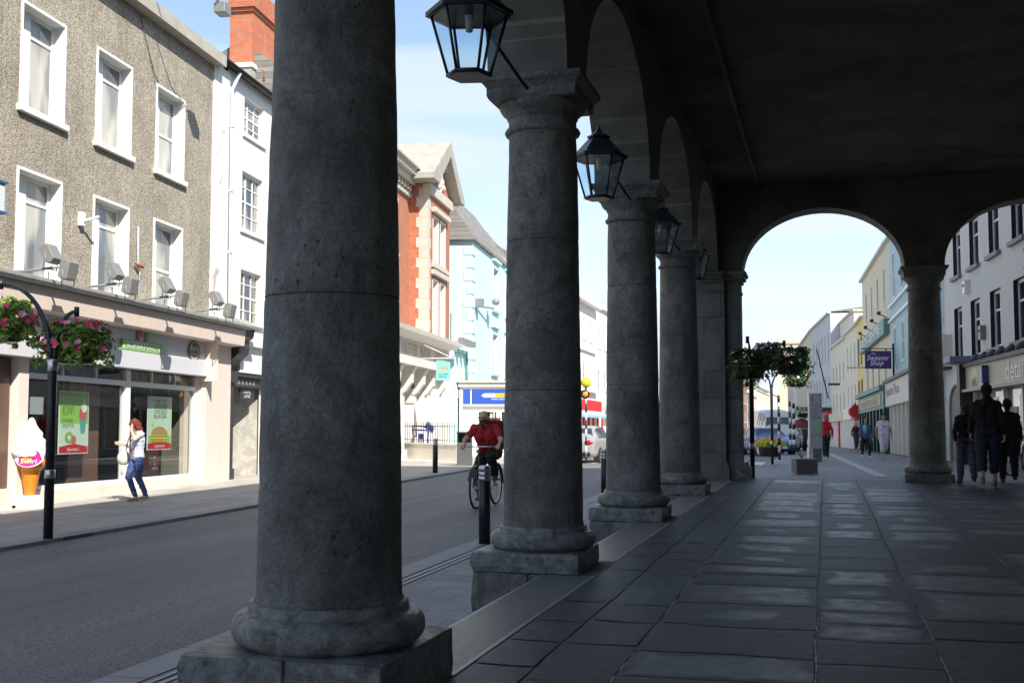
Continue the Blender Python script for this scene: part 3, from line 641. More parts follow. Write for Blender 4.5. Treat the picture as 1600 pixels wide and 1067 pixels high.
column(-2.41, 14.49, 12.9, joints=(1.72, 3.0), shift=(-.03, 0))
column(-2.40, 19.27, 17.1, joints=(1.6, 2.7), shift=(0, 0))
for yy in (24.08, -4.84): column(1.98, yy, 21.0 + yy, pl_h=-.02, joints=(1.3, 2.6), shift=(0, 0), hw=.47)
def pier(y0, y1, front):
    g = MB(); g.box(-2.80, -1.97, y0, y1, -.5, SPR, ASHLARX); g.box(-1.97, -1.66, y0 + .16, y1 - .16, -.02, 4.10, ASHLARX)
    g.box(-2.86, -1.90, y0 - .06, y1 + .05, -.45, .26, ASHLARX); g.box(-2.84, -1.93, y0 - .03, y1 + .02, .26, .34, ASHLARX)
    g.box(-1.90, -1.50, y0 + .08, y1 - .08, -.02, .25, BASEST); g.box(-1.93, -1.56, y0 + .11, y1 - .11, .25, .36, BASEST)
    for k, (e, z0, z1) in enumerate([(.02, 3.86, 3.92), (.04, 4.08, 4.15), (.09, 4.15, 4.23), (.13, 4.23, SPR - .004)]):
        g.box(-1.972, -1.66 + e, y0 + .16 - e, y1 - .16 + e, z0, z1, STONE); g.box(-2.80 - e, -1.975, y0 - e, y1 + min(e, .1), z0, z1, STONE)
    g.build('corner_pier', arc, bevel=.01)
pier(23.5, 24.40, 1); pier(-5.15, -4.3, -1)
g = MB(); g.box(5.50, 5.68, 23.9, 24.3, -.02, 4.3, STONE); g.box(5.44, 5.68, 23.84, 24.36, 4.1, 4.306, STONE); g.build('wall_pilaster', arc, bevel=.008)

# ------------------------------------------------------------------ lanterns on brackets
def mat_lglass():
    m, nt, b = nodes('lantern_glass'); nt.nodes.remove(b); tr = nt.nodes.new('ShaderNodeBsdfTransparent'); tr.inputs[0].default_value = (.80, .90, .94, 1)
    gl = nt.nodes.new('ShaderNodeBsdfGlossy'); gl.inputs[1].default_value = .05; mi = nt.nodes.new('ShaderNodeMixShader'); mi.inputs[0].default_value = .08
    nt.links.new(tr.outputs[0], mi.inputs[1]); nt.links.new(gl.outputs[0], mi.inputs[2]); nt.links.new(mi.outputs[0], nt.nodes['Material Output'].inputs[0]); return m
LG = mat_lglass()
def lantern(loc, label):
    t = thing('wall_lantern', label, 'lantern', loc, 'hexagonal lanterns along the arcade'); L = MB(lambda x, y, z: (loc[0] + x, loc[1] + y, loc[2] + z))
    rb, rt, hb = .165, .30, .50
    hx = lambda r, z: [(r * math.cos(R(60 * k + 12)), r * math.sin(R(60 * k + 12)), z) for k in range(6)]
    L.add(hx(rb, 0) + hx(rb + .012, .03), [(0, 1, 2, 3, 4, 5), (6, 7, 8, 9, 10, 11)] + [(k, (k + 1) % 6, 6 + (k + 1) % 6, 6 + k) for k in range(6)], LBLACK)
    for k in range(6): L.tube([hx(rb, .02)[k], hx(rt, hb)[k]], .013, LBLACK, 6)
    for r, z in ((rt + .005, hb), (rb + .005, .02)):
        h = hx(r, z); L.tube(h + [h[0]], .016, LBLACK, 6)
    fr = L.build('frame', t)
    L = MB(L.T); rings = [(rt + .045, hb - .01), (rt + .045, hb + .025), (rt - .0, hb + .045), (.12, .74), (.14, .745), (.14, .765), (.09, .79), (.045, .82), (.025, .85), (.012, .89)]
    vs = []; [vs.extend(hx(r, z)) for r, z in rings]; n = len(rings)
    L.add(vs, [(i * 6 + k, i * 6 + (k + 1) % 6, (i + 1) * 6 + (k + 1) % 6, (i + 1) * 6 + k) for i in range(n - 1) for k in range(6)] + [tuple(range(6))], LBLACK); L.build('cap', t)
    L = MB(L.T)
    for k in range(6):
        a, b = hx(rb - .003, .03), hx(rt - .003, hb - .01); L.quad(a[k], a[(k + 1) % 6], b[(k + 1) % 6], b[k], LG)
    L.build('glass', t)
    L = MB(L.T); L.lathe([(.02, .36), (.03, .37), (.03, .47), (.04, .48), (.04, .52)], (0, 0, 0), M('lamp_bulb_glass', (.5, .5, .47), .2), 10); L.build('bulb', t)
    L = MB(L.T); L.tube([(.02, .0, .76), (.02, .4, .82), (.02, 1.05, .84)], .014, LBLACK, 6); L.tube([(.02, .05, .58), (.1, .45, .38), (.2, .86, .19), (.22, .95, .17)], .017, LBLACK, 6); L.build('bracket', t)
    return t
for i, (u, v, d, lab) in enumerate([(733, 122, 8.7, 'largest and nearest black lantern, cut by the top edge beside the second column'), (936, 312, 13.4, 'whole black lantern against the sky between the second and third columns'),
        (1032, 399, 18.2, 'black lantern half hidden by the third column'), (1086, 437, 22.7, 'smallest black lantern, mostly hidden behind the fourth column')]):
    p = P(u, v, d); lantern((p.x, p.y, p.z), lab)

# ================================================================== left side of the street
LV = ray(1107, 673); LF = Fr(Vector((-14.4, 21.34, -.33)), (LV.x, LV.y), LV.z / math.hypot(LV.x, LV.y), 1)
PEACH = M('peach_shopfront_paint', (.74, .61, .52), .55, .06, 2, .08, 50, dirt=.15)
CREAMW = M('cream_timber', (.72, .64, .56), .5, .06, 3, .08, 50)
FASC = M('white_fascia_board', (.60, .60, .62), .4, .05, 2, .03, 50)
LEAD = M('lead_flashing', (.30, .30, .29), .6, .3, 6, .3, 30)
# --- pebbledashed building with the fast food shop
pb = thing('pebbledash_building', 'grey brown pebbledashed building with tall white windows above a peach fast food shopfront', 'building', tuple(LF(0, 0, 0)))
cols_ = [(-7.4, -6.1), (-4.5, -3.17), (-1.95, -.62), (.56, 1.86)]
holes = [(a, b, 7.2, 9.1) for a, b in cols_] + [(a, b, 3.98, 6.03) for a, b in cols_]
g = MB(LF); wall(g, -9.5, 3.42, 0, 10.55, [h for h in holes], PEB, 0, .24, WHITE)
g = MB(LF); wall(g, -9.5, 3.42, 3.6, 10.55, holes, PEB, 0, .24, WHITE)
g.box(-9.5, 3.40, -7.0, -6.8, 0, 10.5, PEB); g.box(-9.5, -9.35, -6.8, -.02, 0, 10.5, PEB); g.box(3.27, 3.42, -6.8, -.02, 3.7, 10.5, PEB); g.build('wall', pb, fixn=False)
for i, (a, b) in enumerate(cols_):
    for z0, z1 in ((7.2, 9.1), (3.98, 6.03)):
        if i < 3: window(LF, pb, a, b, z0, z1, 0, .22, vs=[(.36, .2)], hs=[(.77, .05)], pane=PANEL, surround=WHITE, so=.09)
        else: window(LF, pb, a, b, z0, z1, 0, .22, vs=[(.30, .28)], hs=[(.5, .06)], pane=PANEL, surround=WHITE, so=.09)
g = MB(LF); g.prism([(-.1, 10.5), (.28, 10.5), (.28, 10.78), (-.1, 10.86)], 'x', -9.5, 3.6, M('stone_eaves_course', (.42, .39, .33), .8, .3, 4, .3, 30, dirt=.5)); g.build('eaves_gutter', pb)
g = MB(LF); g.prism([(.1, 10.87), (-3.6, 13.6), (-7.2, 10.87)], 'x', -9.6, 3.62, SLATE)
rf = g.build('roof', pb)
# shopfront (its own part with glazing, fascia and pilasters)
g = MB(LF)
g.box(-9.4, 2.66, .04, .36, 2.62, 2.98, FASC); g.box(-9.4, 2.62, .04, .30, 2.90, 3.50, FASC)
g.box(2.62, 2.66, .04, .62, 2.50, 3.9, PEACH)
g.prism([(.02, 3.42), (.62, 3.46), (.66, 3.86), (.02, 3.9)], 'x', -9.45, 4.18, PEACH)
g.prism([(.0, 3.905), (.76, 3.865), (.80, 3.93), (.80, 3.99), (.0, 4.07)], 'x', -9.5, 4.24, LEAD)
fa = g.build('fascia', pb, bevel=.006)
g = MB(LF)
g.box(2.74, 4.16, -.4, .28, 0, 3.44, PEACH); g.box(2.66, 2.74, -.35, .12, .2, 2.6, PEACH)
g.box(-4.55, -4.25, -.1, .16, 0, 2.62, CREAMW)
g.box(-4.25, 2.70, -.1, .14, -.06, .22, PEACH); g.box(-9.4, -4.55, -.1, .10, -.06, .30, PEACH)
g.build('shopfront_surround', pb, bevel=.006)
g = MB(LF)
for a, b in ((-4.25, -4.17), (-.66, -.48), (2.58, 2.66)): g.box(a, b, -.06, .08, .22, 2.60, WHITEG)
g.box(-4.17, 2.58, -.05, .075, .222, .30, WHITEG); g.box(-4.17, -.66, -.05, .075, 2.27, 2.37, WHITEG); g.box(-.48, 2.58, -.05, .075, 2.27, 2.37, WHITEG)
for s_ in (-3.0, -1.8, .5, 1.6): g.box(s_, s_ + .04, -.04, .05, 2.37, 2.61, WHITEG)
sw = g.build('shop_window', pb, bevel=.004)
for a, b in ((-4.17, -.66), (-.48, 2.58)): g = MB(LF); g.quad((a, .0, .30), (b, .0, .30), (b, .0, 2.6), (a, .0, 2.6), GLASS); g.build('pane', sw, fixn=False)
g = MB(LF); g.box(-9.35, -4.6, -.06, .02, .30, 2.6, M('brown_shutter', (.12, .065, .045), .45, .35, 2, .2, 30)); 
for i in range(7): g.box(-9.2 + i * .7, -9.17 + i * .7, .02, .035, .32, 2.6, BLACK)
g.build('shutter', pb)
# shop interior
INT = M('shop_interior_wall', (.16, .14, .10), .7, .5, 1.3, 0); INF = M('shop_floor_tiles', (.10, .10, .10), .35, .2, 3, 0)
g = MB(LF); g.box(-4.3, 2.74, -5.2, -5.1, 0, 2.9, INT); g.box(-4.34, -4.26, -5.1, -.1, 0, 2.9, INT); g.box(2.66, 2.73, -5.1, -.36, 0, 2.9, INT)
g.box(-4.3, 2.7, -5.1, -.1, -.02, .12, INF); g.box(-4.3, 2.7, -5.1, -.1, 2.85, 2.92, INT)
BRN = M('brown_partition', (.17, .085, .06), .45, .3, 1.5, .05, 20)
g.box(-1.75, -.62, -.62, -.56, .12, 2.84, BRN)
OCH = M('ochre_panel', (.45, .33, .08), .7); BLU = M('blue_panel', (.10, .19, .30), .7)
for k, (a, b, c, d, m_) in enumerate([(-3.9, -3.2, 1.6, 2.5, BLU), (-3.0, -2.1, 1.9, 2.6, OCH), (0.0, .8, 1.7, 2.6, OCH), (1.0, 1.5, .9, 2.4, BLU), (1.7, 2.3, 1.9, 2.6, OCH), (-1.2, -.4, 1.2, 2.4, BLU)]): g.box(a, b, -5.1, -5.06, c, d, m_)
g.build('interior', pb)
# writing on the fascia
RED = flat('sign_red', (.55, .015, .02), .35); GRN = flat('sign_green', (.16, .42, .05), .35); WHT = flat('sign_white', (.85, .85, .85), .4); DK = flat('sign_black', (.03, .03, .03), .4)
g = MB(LF); t0 = .303
g.box(-1.36, .36, t0, t0 + .05, 2.99, 3.21, GRN); g.lathe([(.11, 0)], (0, 0, 0), GRN, 3) if 0 else None
g.box(-1.30, .30, t0 + .05, t0 + .056, 3.02, 3.18, WHT); g.box(-1.28, .28, t0 + .056, t0 + .060, 3.035, 3.165, GRN)
text(g, "SUPERMAC'S", lambda a, b: (-1.22 + 1.44 * a, t0 + .064, 3.05 + .10 * b), WHT)
def ringpts(cx, cz, r, a0, a1, n=14): return [(cx + r * math.cos(R(lerp(a0, a1, i / n))), cz + r * math.sin(R(lerp(a0, a1, i / n)))) for i in range(n + 1)]
def swoosh(mb, cx, cz, r, a0, a1, w, t, mat):
    n = 14; o = ringpts(cx, cz, r, a0, a1, n); q = [(cx + (r - w * math.sin(math.pi * i / n)) * math.cos(R(lerp(a0, a1, i / n))), cz + (r - w * math.sin(math.pi * i / n)) * math.sin(R(lerp(a0, a1, i / n)))) for i in range(n + 1)]
    for i in range(n): mb.quad((o[i][0], t, o[i][1]), (o[i + 1][0], t, o[i + 1][1]), (q[i + 1][0], t, q[i + 1][1]), (q[i][0], t, q[i][1]), mat)
swoosh(g, -.52, 3.33, .19, 50, 250, .22, t0 + .03, RED); swoosh(g, -.38, 3.33, .19, -80, 75, .20, t0 + .034, GRN); swoosh(g, -.52, 3.34, .26, 20, 160, .05, t0 + .02, GREYM)
g.build('shop_sign', fa, fixn=False)
g = MB(LF)
def disc(mb, cx, cz, r, t, mat, sx=1.0, n=22): mb.poly([(cx + sx * r * math.cos(2 * math.pi * i / n), t, cz + r * math.sin(2 * math.pi * i / n)) for i in range(n)], mat)
disc(g, 1.98, 3.18, .25, t0 + .02, DK, 1.2); disc(g, 1.98, 3.18, .215, t0 + .024, flat('sign_tan', (.45, .36, .22)), 1.2); disc(g, 1.98, 3.20, .17, t0 + .026, DK, 1.2)
text(g, "PAPA", lambda a, b: (1.80 + .36 * a, t0 + .03, 3.17 + .13 * b), WHT); text(g, "JOHNS", lambda a, b: (1.82 + .32 * a, t0 + .03, 3.05 + .09 * b), WHT)
disc(g, 1.62, 3.17, .03, t0 + .02, GREYM); disc(g, 2.33, 3.17, .03, t0 + .02, GREYM); g.build('shop_sign', fa, fixn=False)
g = MB(LF); text(g, "Supermac's", lambda a, b: (-8.0 + 3.35 * a, t0 + .02, 3.05 + .40 * b), RED); g.build('shop_sign', fa, fixn=False)

# --- posters hung inside the window, furniture, menu box
def poster(name, label, s0, s1, z0, z1, tt, draw):
    g = MB(LF); g.box(s0, s1, tt, tt + .012, z0, z1, WHT); draw(g, tt + .014)
    for s_ in (s0 + .15, s1 - .15): g.tube([(s_, tt + .006, z1), (s_, tt + .006, 2.84)], .004, STEEL, 5)
    return tag(g.build(name, fixn=False), label, 'poster')
LIME = flat('poster_lime', (.30, .58, .10)); PALEG = flat('poster_pale', (.60, .74, .58)); OLIVE = flat('poster_ink', (.10, .12, .03)); TEAL = flat('poster_teal', (.12, .38, .30)); PINKR = flat('poster_pink', (.62, .12, .12))
BUN = flat('poster_bun', (.55, .29, .09)); BUND = flat('poster_brown', (.25, .11, .05)); YEL = flat('sign_yellow', (.80, .58, .04))
def kiwi(g, t):
    s0, s1, z0, z1 = -2.68, -1.62, .86, 2.10
    g.quad((s0 + .02, t, 1.45), (s1 - .02, t, 1.45), (s1 - .02, t, z1 - .02), (s0 + .02, t, z1 - .02), LIME); g.quad((s0 + .02, t, z0 + .14), (s1 - .02, t, z0 + .14), (s1 - .02, t, 1.45), (s0 + .02, t, 1.45), PALEG)
    t += .003; g.poly([(s0 + .02, t, z0 + .02), (s1 - .02, t, z0 + .02), (s1 - .02, t, z0 + .14), (-2.15, t, z0 + .20), (s0 + .02, t, z0 + .14)], RED)
    text(g, 'Supermac\'s', lambda a, b: (-2.40 + .42 * a + .03 * b, t + .003, .90 + .09 * b), WHT)
    text(g, 'KIWI', lambda a, b: (-2.56 + .40 * a, t, 1.62 + .19 * b), OLIVE); text(g, 'STRAWBERRY', lambda a, b: (-2.56 + .40 * a, t, 1.48 + .07 * b), OLIVE); text(g, 'SMOOTHIE', lambda a, b: (-2.56 + .40 * a, t, 1.37 + .08 * b), OLIVE)
    g.poly([(-1.98, t, 1.62), (-1.70, t, 1.62), (-1.76, t, 1.28), (-1.90, t, 1.24)], TEAL); disc(g, -1.84, 1.66, .14, t + .002, PINKR, 1.0); disc(g, -1.80, 1.78, .10, t + .003, WHT, 1.0); g.poly([(-1.87, t + .004, 1.8), (-1.76, t + .004, 1.84), (-1.80, t + .004, 1.99)], WHT)
    disc(g, -2.32, 1.18, .11, t, flat('kiwi_skin', (.25, .22, .05)), 1.3); disc(g, -2.32, 1.18, .09, t + .002, LIME, 1.3); disc(g, -2.32, 1.18, .035, t + .004, WHT, 1.2); disc(g, -2.16, 1.13, .09, t + .003, PINKR, 1.0)
poster('poster', 'green hanging poster reading KIWI with a smoothie cup in the shop window', -2.68, -1.62, .86, 2.10, -.22, kiwi)
def burger(g, t):
    s0, s1, z0, z1 = .82, 1.97, .88, 2.10
    g.quad((s0 + .02, t, z0 + .14), (s1 - .02, t, z0 + .14), (s1 - .02, t, z1 - .02), (s0 + .02, t, z1 - .02), PALEG); g.quad((s0 + .03, t + .002, z0 + .14), (s1 - .03, t + .002, z0 + .14), (s1 - .03, t + .002, 1.2), (s0 + .03, t + .002, 1.2), LIME)
    t += .004; g.poly([(s0 + .02, t, z0 + .02), (s1 - .02, t, z0 + .02), (s1 - .02, t, z0 + .14), (1.4, t, z0 + .20), (s0 + .02, t, z0 + .14)], RED)
    text(g, 'Supermac\'s', lambda a, b: (1.15 + .48 * a + .03 * b, t + .003, .92 + .09 * b), WHT)
    for k, (w, z, h) in enumerate([('NEW', 1.96, .06), ('GRILLED', 1.83, .11), ('CHICKEN', 1.70, .11), ('BURGER', 1.60, .08)]): text(g, w, lambda a, b: (1.12 + .60 * a, t, z + h * b), OLIVE)
    disc(g, 1.38, 1.24, .17, t + .001, BUN, 2.3); g.box(1.02, 1.76, t, t + .003, 1.10, 1.24, BUND); g.box(.98, 1.80, t + .003, t + .005, 1.19, 1.23, LIME); g.box(1.0, 1.78, t + .003, t + .005, 1.13, 1.17, YEL); g.box(1.04, 1.74, t + .003, t + .005, 1.05, 1.12, BUN)
    disc(g, 1.05, 1.46, .05, t, YEL)
poster('poster', 'white hanging poster of a chicken burger beside the red-haired woman', .82, 1.97, .88, 2.10, -.22, burger)
CHS = M('pale_chair_shell', (.50, .52, .50), .4, .05)
def chair(s_, t_, rz):
    loc = LF(s_, t_, .12); t = thing('cafe_chair', '', 'chair', tuple(loc), 'shell chairs in the shop window'); T = lambda x, y, z: (loc.x + x * math.cos(rz) - y * math.sin(rz), loc.y + x * math.sin(rz) + y * math.cos(rz), loc.z + z)
    g = MB(T); prof = [(-.20, .47), (.0, .44), (.17, .46), (.22, .56), (.25, .82)]
    for (a, za), (b, zb) in zip(prof, prof[1:]): g.box if 0 else g.add([(-.22, a, za), (.22, a, za), (.20, b, zb), (-.20, b, zb), (-.22, a, za - .02), (.22, a, za - .02), (.20, b + .015, zb - .02), (-.20, b + .015, zb - .02)], [(0, 1, 2, 3), (4, 5, 6, 7), (0, 3, 7, 4), (1, 2, 6, 5)], CHS, True)
    g.build('seat_shell', t)
    for x, y in ((-.18, -.16), (.18, -.16), (-.18, .18), (.18, .18)):
        g = MB(T); g.tube([(x * .8, y * .8, .44), (x, y, 0)], .012, STEEL, 6); g.build('leg', t)
    return t
chair(-3.55, -.75, R(95))['label'] = 'pale shell chair left of the window table, beside the ice cream cone'
chair(-2.72, -.62, R(75))['label'] = 'pale shell chair just right of the black basket post'
chair(-2.2, -1.35, R(200))['label'] = 'pale shell chair behind the small cafe table'
chair(-1.05, -.95, R(-80))['label'] = 'pale shell chair right of the small cafe table'
loc = LF(-2.05, -.75, .12); t = thing('cafe_table', 'small cafe table on one steel leg under the green poster', 'table', tuple(loc))
g = MB(lambda x, y, z: (loc.x + x, loc.y + y, loc.z + z)); g.box(-.32, .32, -.5, .42, .72, .75, CHS); g.build('tabletop', t); g = MB(g.T); g.tube([(0, 0, .02), (0, 0, .72)], .04, STEEL, 10); g.lathe([(.25, 0), (.25, .02), (.05, .03)], (0, 0, 0), STEEL, 16); g.build('pedestal', t)
g = MB(LF); g.box(.95, 2.35, -.75, -.7, .26, .84, M('brown_menu_board', (.28, .075, .035), .4, .1)); 
for z, w in ((.68, 'A'), (.53, 'B')): disc(g, 2.12, z, .045, -.695, WHT)
g.box(2.0, 2.26, -.698, -.692, .40, .46, WHT); g.tube([(1.05, -.72, .12), (1.05, -.72, .27)], .02, STEEL); g.tube([(2.25, -.72, .12), (2.25, -.72, .27)], .02, STEEL)
tag(g.build('menu_board', fixn=False), 'low brown board with white symbols inside the window behind the woman', 'board')
g = MB(LF); g.box(-3.75, -3.35, -.14, -.12, 1.62, 1.95, flat('notice_grey', (.4, .42, .42))); tag(g.build('window_notice'), 'small grey notice in the window above the ice cream cone', 'notice')

# --- white building with the alley
wb = thing('white_building', 'narrow white rendered building with small-paned sash windows and flaking paint', 'building', tuple(LF(6, 0, 0)))
FLAKE = mat_flaking('flaking_white_render', (.80, .79, .73), (.45, .42, .36), .60); OFFW = M('off_white_render', (.82, .81, .77), .7, .05, 2, .1, 30, dirt=.12)
wh = [(5.42, 6.75, 9.32, 10.32), (5.35, 6.75, 6.72, 8.28), (5.35, 6.75, 4.2, 5.62), (8.6, 9.9, 9.32, 10.32), (8.6, 9.9, 6.72, 8.28), (8.6, 9.9, 4.2, 5.6)]
g = MB(LF); wall(g, 4.35, 12.0, 2.85, 10.75, wh, OFFW, -.02, .12); g.box(3.43, 4.35, -.3, .04, 0, 10.6, FLAKE)
wall(g, 6.7, 12.0, 0, 2.85, [], OFFW, -.02); g.box(3.45, 12, -7.5, -7.4, 0, 10.7, OFFW); g.box(11.9, 12.0, -7.4, -.03, 0, 10.7, OFFW); g.build('wall', wb, fixn=False)
for a, b, c, d in wh: window(LF, wb, a, b, c, d, -.02, .10, vs=[(.333, .03), (.667, .03)], hs=[(.5, .05), (.25, .025), (.75, .025)], pane=PANE, sillm=SILL, so=.06)
g = MB(LF); g.prism([(.2, 10.78), (-3.6, 13.4), (-7.4, 10.78)], 'x', 3.66, 12.1, SLATE); rf = g.build('roof', wb)
g = MB(LF); g.tube([(3.5, .22, 10.74), (12.0, .22, 10.74)], .06, BLACK, 8); g.tube([(4.6, .2, 10.68), (4.55, .12, 10.45), (4.45, .06, 10.2), (4.45, .09, .2)], .045, M('white_pipe', (.78, .78, .75), .5, .1, 3), 8)
for z in (9.2, 7.5, 5.9, 3.2): g.box(4.39, 4.51, .03, .14, z, z + .05, WHITEG)
g.build('downpipe', wb)
g = MB(LF); sc = 12.2
g.box(11.85, 14.9, -3.5, -2.6, 10.9, 13.35, M('stained_render', (.36, .34, .29), .9, .25, 2, .3, 30, dirt=.5)); g.box(11.8, 14.95, -3.55, -2.55, 13.35, 13.5, FLAKE)
cs = g.build('chimney', wb)
g = MB(LF); g.box(12.0, 14.9, -3.45, -2.65, 13.5, 15.3, REDBRX); g.box(11.92, 14.98, -3.5, -2.6, 15.3, 15.42, REDBRX); g.box(11.84, 15.06, -3.58, -2.52, 15.42, 15.6, REDBRX); g.box(11.95, 14.95, -3.5, -2.6, 15.6, 16.2, REDBRX); g.build('brick_stack', cs)
g = MB(LF)
for k in range(3): g.lathe([(.12, 0), (.10, .35), (.13, .38), (.12, .42)], (12.3 + .35 * k, -2.3, 12.95), M('terracotta_pot', (.50, .20, .10), .8), 10)
g.build('chimney_pots', cs)
# black shop surround and alley
BLK2 = M('weathered_black_paint', (.035, .035, .035), .5, .4, 6, .3, 40, dirt=.3)
g = MB(LF)
g.box(4.26, 4.62, -.2, .16, 0, 2.55, BLK2); g.box(4.22, 4.66, -.2, .19, .0, .35, BLK2); g.box(4.24, 4.64, -.2, .19, 1.45, 1.6, BLK2)
g.box(4.62, 6.9, -.2, .10, 2.46, 2.72, BLK2); g.box(4.62, 6.9, -.2, .20, 2.72, 2.80, BLK2); g.box(4.2, 4.7, -.2, .24, 2.55, 2.84, BLK2)
g.prism([(0.0, 2.84), (.10, 2.84), (.14, 3.0), (.26, 3.15), (.42, 3.28), (.46, 3.45), (.44, 3.62), (.56, 3.72), (.6, 3.92), (0.0, 3.92)], 'x', 4.28, 4.9, BLK2)
g.prism([(0, 3.92), (.70, 3.92), (.72, 4.0), (.3, 4.2), (0, 4.24)], 'x', 4.2, 5.15, LEAD)
for k in range(6): g.box(4.75 + .24 * k, 4.88 + .24 * k, .10, .118, 2.52, 2.66, GREYM)
sf = g.build('alley_surround', wb, bevel=.006)
g = MB(LF); g.box(5.0, 9.5, .0, .16, 2.84, 3.6, WHITE); g.box(5.0, 9.5, .16, .3, 3.55, 3.68, WHITE); g.build('fascia', wb, bevel=.005)
g = MB(LF); ALY = mat_flaking('rough_alley_wall', (.42, .40, .34), (.33, .31, .27), .50)
g.box(6.86, 7.0, -8, .0, 0, 2.6, ALY); g.box(4.3, 4.4, -8, -.2, 0, 2.6, BLK2); g.box(4.4, 6.86, -8, -.2, 2.56, 2.62, BLK2); g.box(4.4, 6.86, -8.1, -8.0, 0, 2.6, BLK2); 
g.add([(5.0, -1.2, 0), (6.86, -.05, 0), (6.86, -.05, 2.5), (5.0, -1.2, 2.5)], [(0, 1, 2, 3)], ALY); g.build('alley', wb, fixn=False)
g = MB(LF); g.box(5.35, 6.25, -.02, .02, 2.16, 2.44, DK); 
text(g, 'CHAPEL', lambda a, b: (5.55 + .5 * a, .025, 2.31 + .08 * b), WHT); text(g, 'LANE', lambda a, b: (5.6 + .4 * a, .025, 2.20 + .08 * b), WHT); tag(g.build('lane_plaque', fixn=False), 'small black nameplate hanging at the mouth of the alley', 'sign')

# --- floodlights on long arms above the fascia
def flood(s_, k, label):
    t = thing('twin_floodlight', label, 'floodlight', tuple(LF(s_, .3, 4.05)), 'twin floodlights on arms above the shop fascia')
    g = MB(LF); g.tube([(s_, -.0, 4.12), (s_, .3, 4.12), (s_, 1.15, 4.2)], .025, GREYM, 6); g.tube([(s_ + .1, .4, 4.05), (s_ + .1, .75, 3.95), (s_, .80, 4.1)], .012, GREYM, 5); g.build('arm', t)
    for tt, zz, tl in ((.86, 4.42, .25), (1.2, 4.12, -.1)):
        g = MB(LF)
        pf = [(-.11, -.14), (-.02, -.18), (.08, -.15), (.08, .15), (-.02, .18), (-.11, .14)]
        ca, sa = math.cos(tl * 2), math.sin(tl * 2)
        vs = [(s_ + w, tt + p * ca - q * sa, zz + p * sa + q * ca) for w in (-.15, .15) for p, q in pf]; n = len(pf)
        g.add(vs, [tuple(range(n)), tuple(range(n, 2 * n))] + [(i, (i + 1) % n, n + (i + 1) % n, n + i) for i in range(n)], GREYM)
        lh = g.build('lamp_head', t, bevel=.012)
        g = MB(LF); g.tube([(s_ - .19, tt, zz), (s_ - .19, tt - .02, zz - .27), (s_ + .19, tt - .02, zz - .27), (s_ + .19, tt, zz)], .012, GREYM, 5); g.build('yoke', lh)
for i, (s_, l) in enumerate([(-4.75, 'twin grey floodlight before the leftmost lower window'), (-2.6, 'twin grey floodlight before the second lower window'), (-.45, 'twin grey floodlight before the third lower window'), (2.0, 'twin grey floodlight at the corner of the pebbledashed wall')]): flood(s_, i, l)
g = MB(LF); g.tube([(-.2, .1, 10.9), (-.2, 1.2, 11.0), (.6, 1.5, 10.95)], .02, M('rusty_red_arm', (.40, .12, .08), .6)); a_ = g.build('arm')
t = thing('roof_lamp', 'grey lamp on a thin red arm under the eaves at the top edge', 'floodlight', tuple(LF(0, 0, 10.9))); a_.parent = t; a_.matrix_parent_inverse = Matrix.Translation(-Vector(t.location)); a_.matrix_parent_inverse = Matrix(); a_.data.transform(Matrix.Translation(-Vector(t.location)))
g = MB(LF); g.box(.5, .85, 1.35, 1.62, 10.7, 10.95, GREYM); g.build('lamp_head', t, bevel=.02)
g = MB(LF); g.tube([(-.35, .04, 10.4), (.35, .03, 9.3), (.42, .1, 9.12)], .010, BLACK, 5)
tag(g.build('wall_cable'), 'thin dark cable slanting down the pebbledash to the third upper window', 'cable')
g = MB(LF); g.tube([(-.22, .03, 5.75), (-.22, .04, 4.9), (-.15, .05, 4.8), (-.18, .04, 4.0)], .018, flat('pale_green_pipe', (.45, .6, .55))); g.tube([(-.35, .06, 4.92), (-.15, .12, 4.86)], .035, flat('rust_red', (.35, .08, .05))); tag(g.build('conduit'), 'pale green conduit with a red stub on the pebbledash between the windows', 'pipe')
g = MB(LF); g.box(-2.55, -2.42, .0, .1, 5.35, 5.62, WHITEG); g.tube([(-2.48, .1, 5.45), (-2.35, .35, 5.55)], .03, WHITEG); tag(g.build('wall_camera', bevel=.01), 'white security camera on the pebbledash between two lower windows', 'camera')
g = MB(LF); g.box(-6.3, -5.75, .1, .6, 4.98, 5.45, flat('pale_blue_sign', (.62, .68, .68))); g.box(-6.34, -5.72, .06, .63, 4.94, 4.98, flat('sign_blue', (.04, .09, .28))); g.box(-6.34, -5.72, .06, .63, 5.45, 5.49, flat('sign_blue', (.04, .09, .28))); tag(g.build('box_sign'), 'pale blue projecting box sign at the left edge of the pebbledash', 'sign')

# --- red brick bank with a stone shopfront
STN = M('pale_dressed_stone', (.52, .48, .40), .75, .14, 3, .25, 30, dirt=.35); STNL = M('cream_painted_stone', (.70, .67, .60), .65, .06, 3, .15, 30, dirt=.2)
bk = thing('brick_bank_building', 'red brick building with stone quoins and a carved pediment above a stone bank front', 'building', tuple(LF(22, 0, 0)))
mw_ = [(13.2, 14.6, 8.4, 10.6), (16.2, 17.6, 8.4, 10.6), (19.1, 20.5, 8.4, 10.6), (13.2, 14.6, 5.3, 7.5), (16.2, 17.6, 5.3, 7.5), (19.1, 20.5, 5.3, 7.5)]
g = MB(LF); wall(g, 12.2, 22.3, 0, 11.5, mw_, REDBR, 0, .15, STN)
pw = [(23.2, 24.1, 8.45, 10.4), (24.5, 25.4, 8.45, 10.4), (23.2, 24.1, 5.2, 7.7), (24.5, 25.4, 5.2, 7.7)]
wall(g, 22.3, 26.3, 0, 11.6, pw, REDBR, .8, .18, STNL)
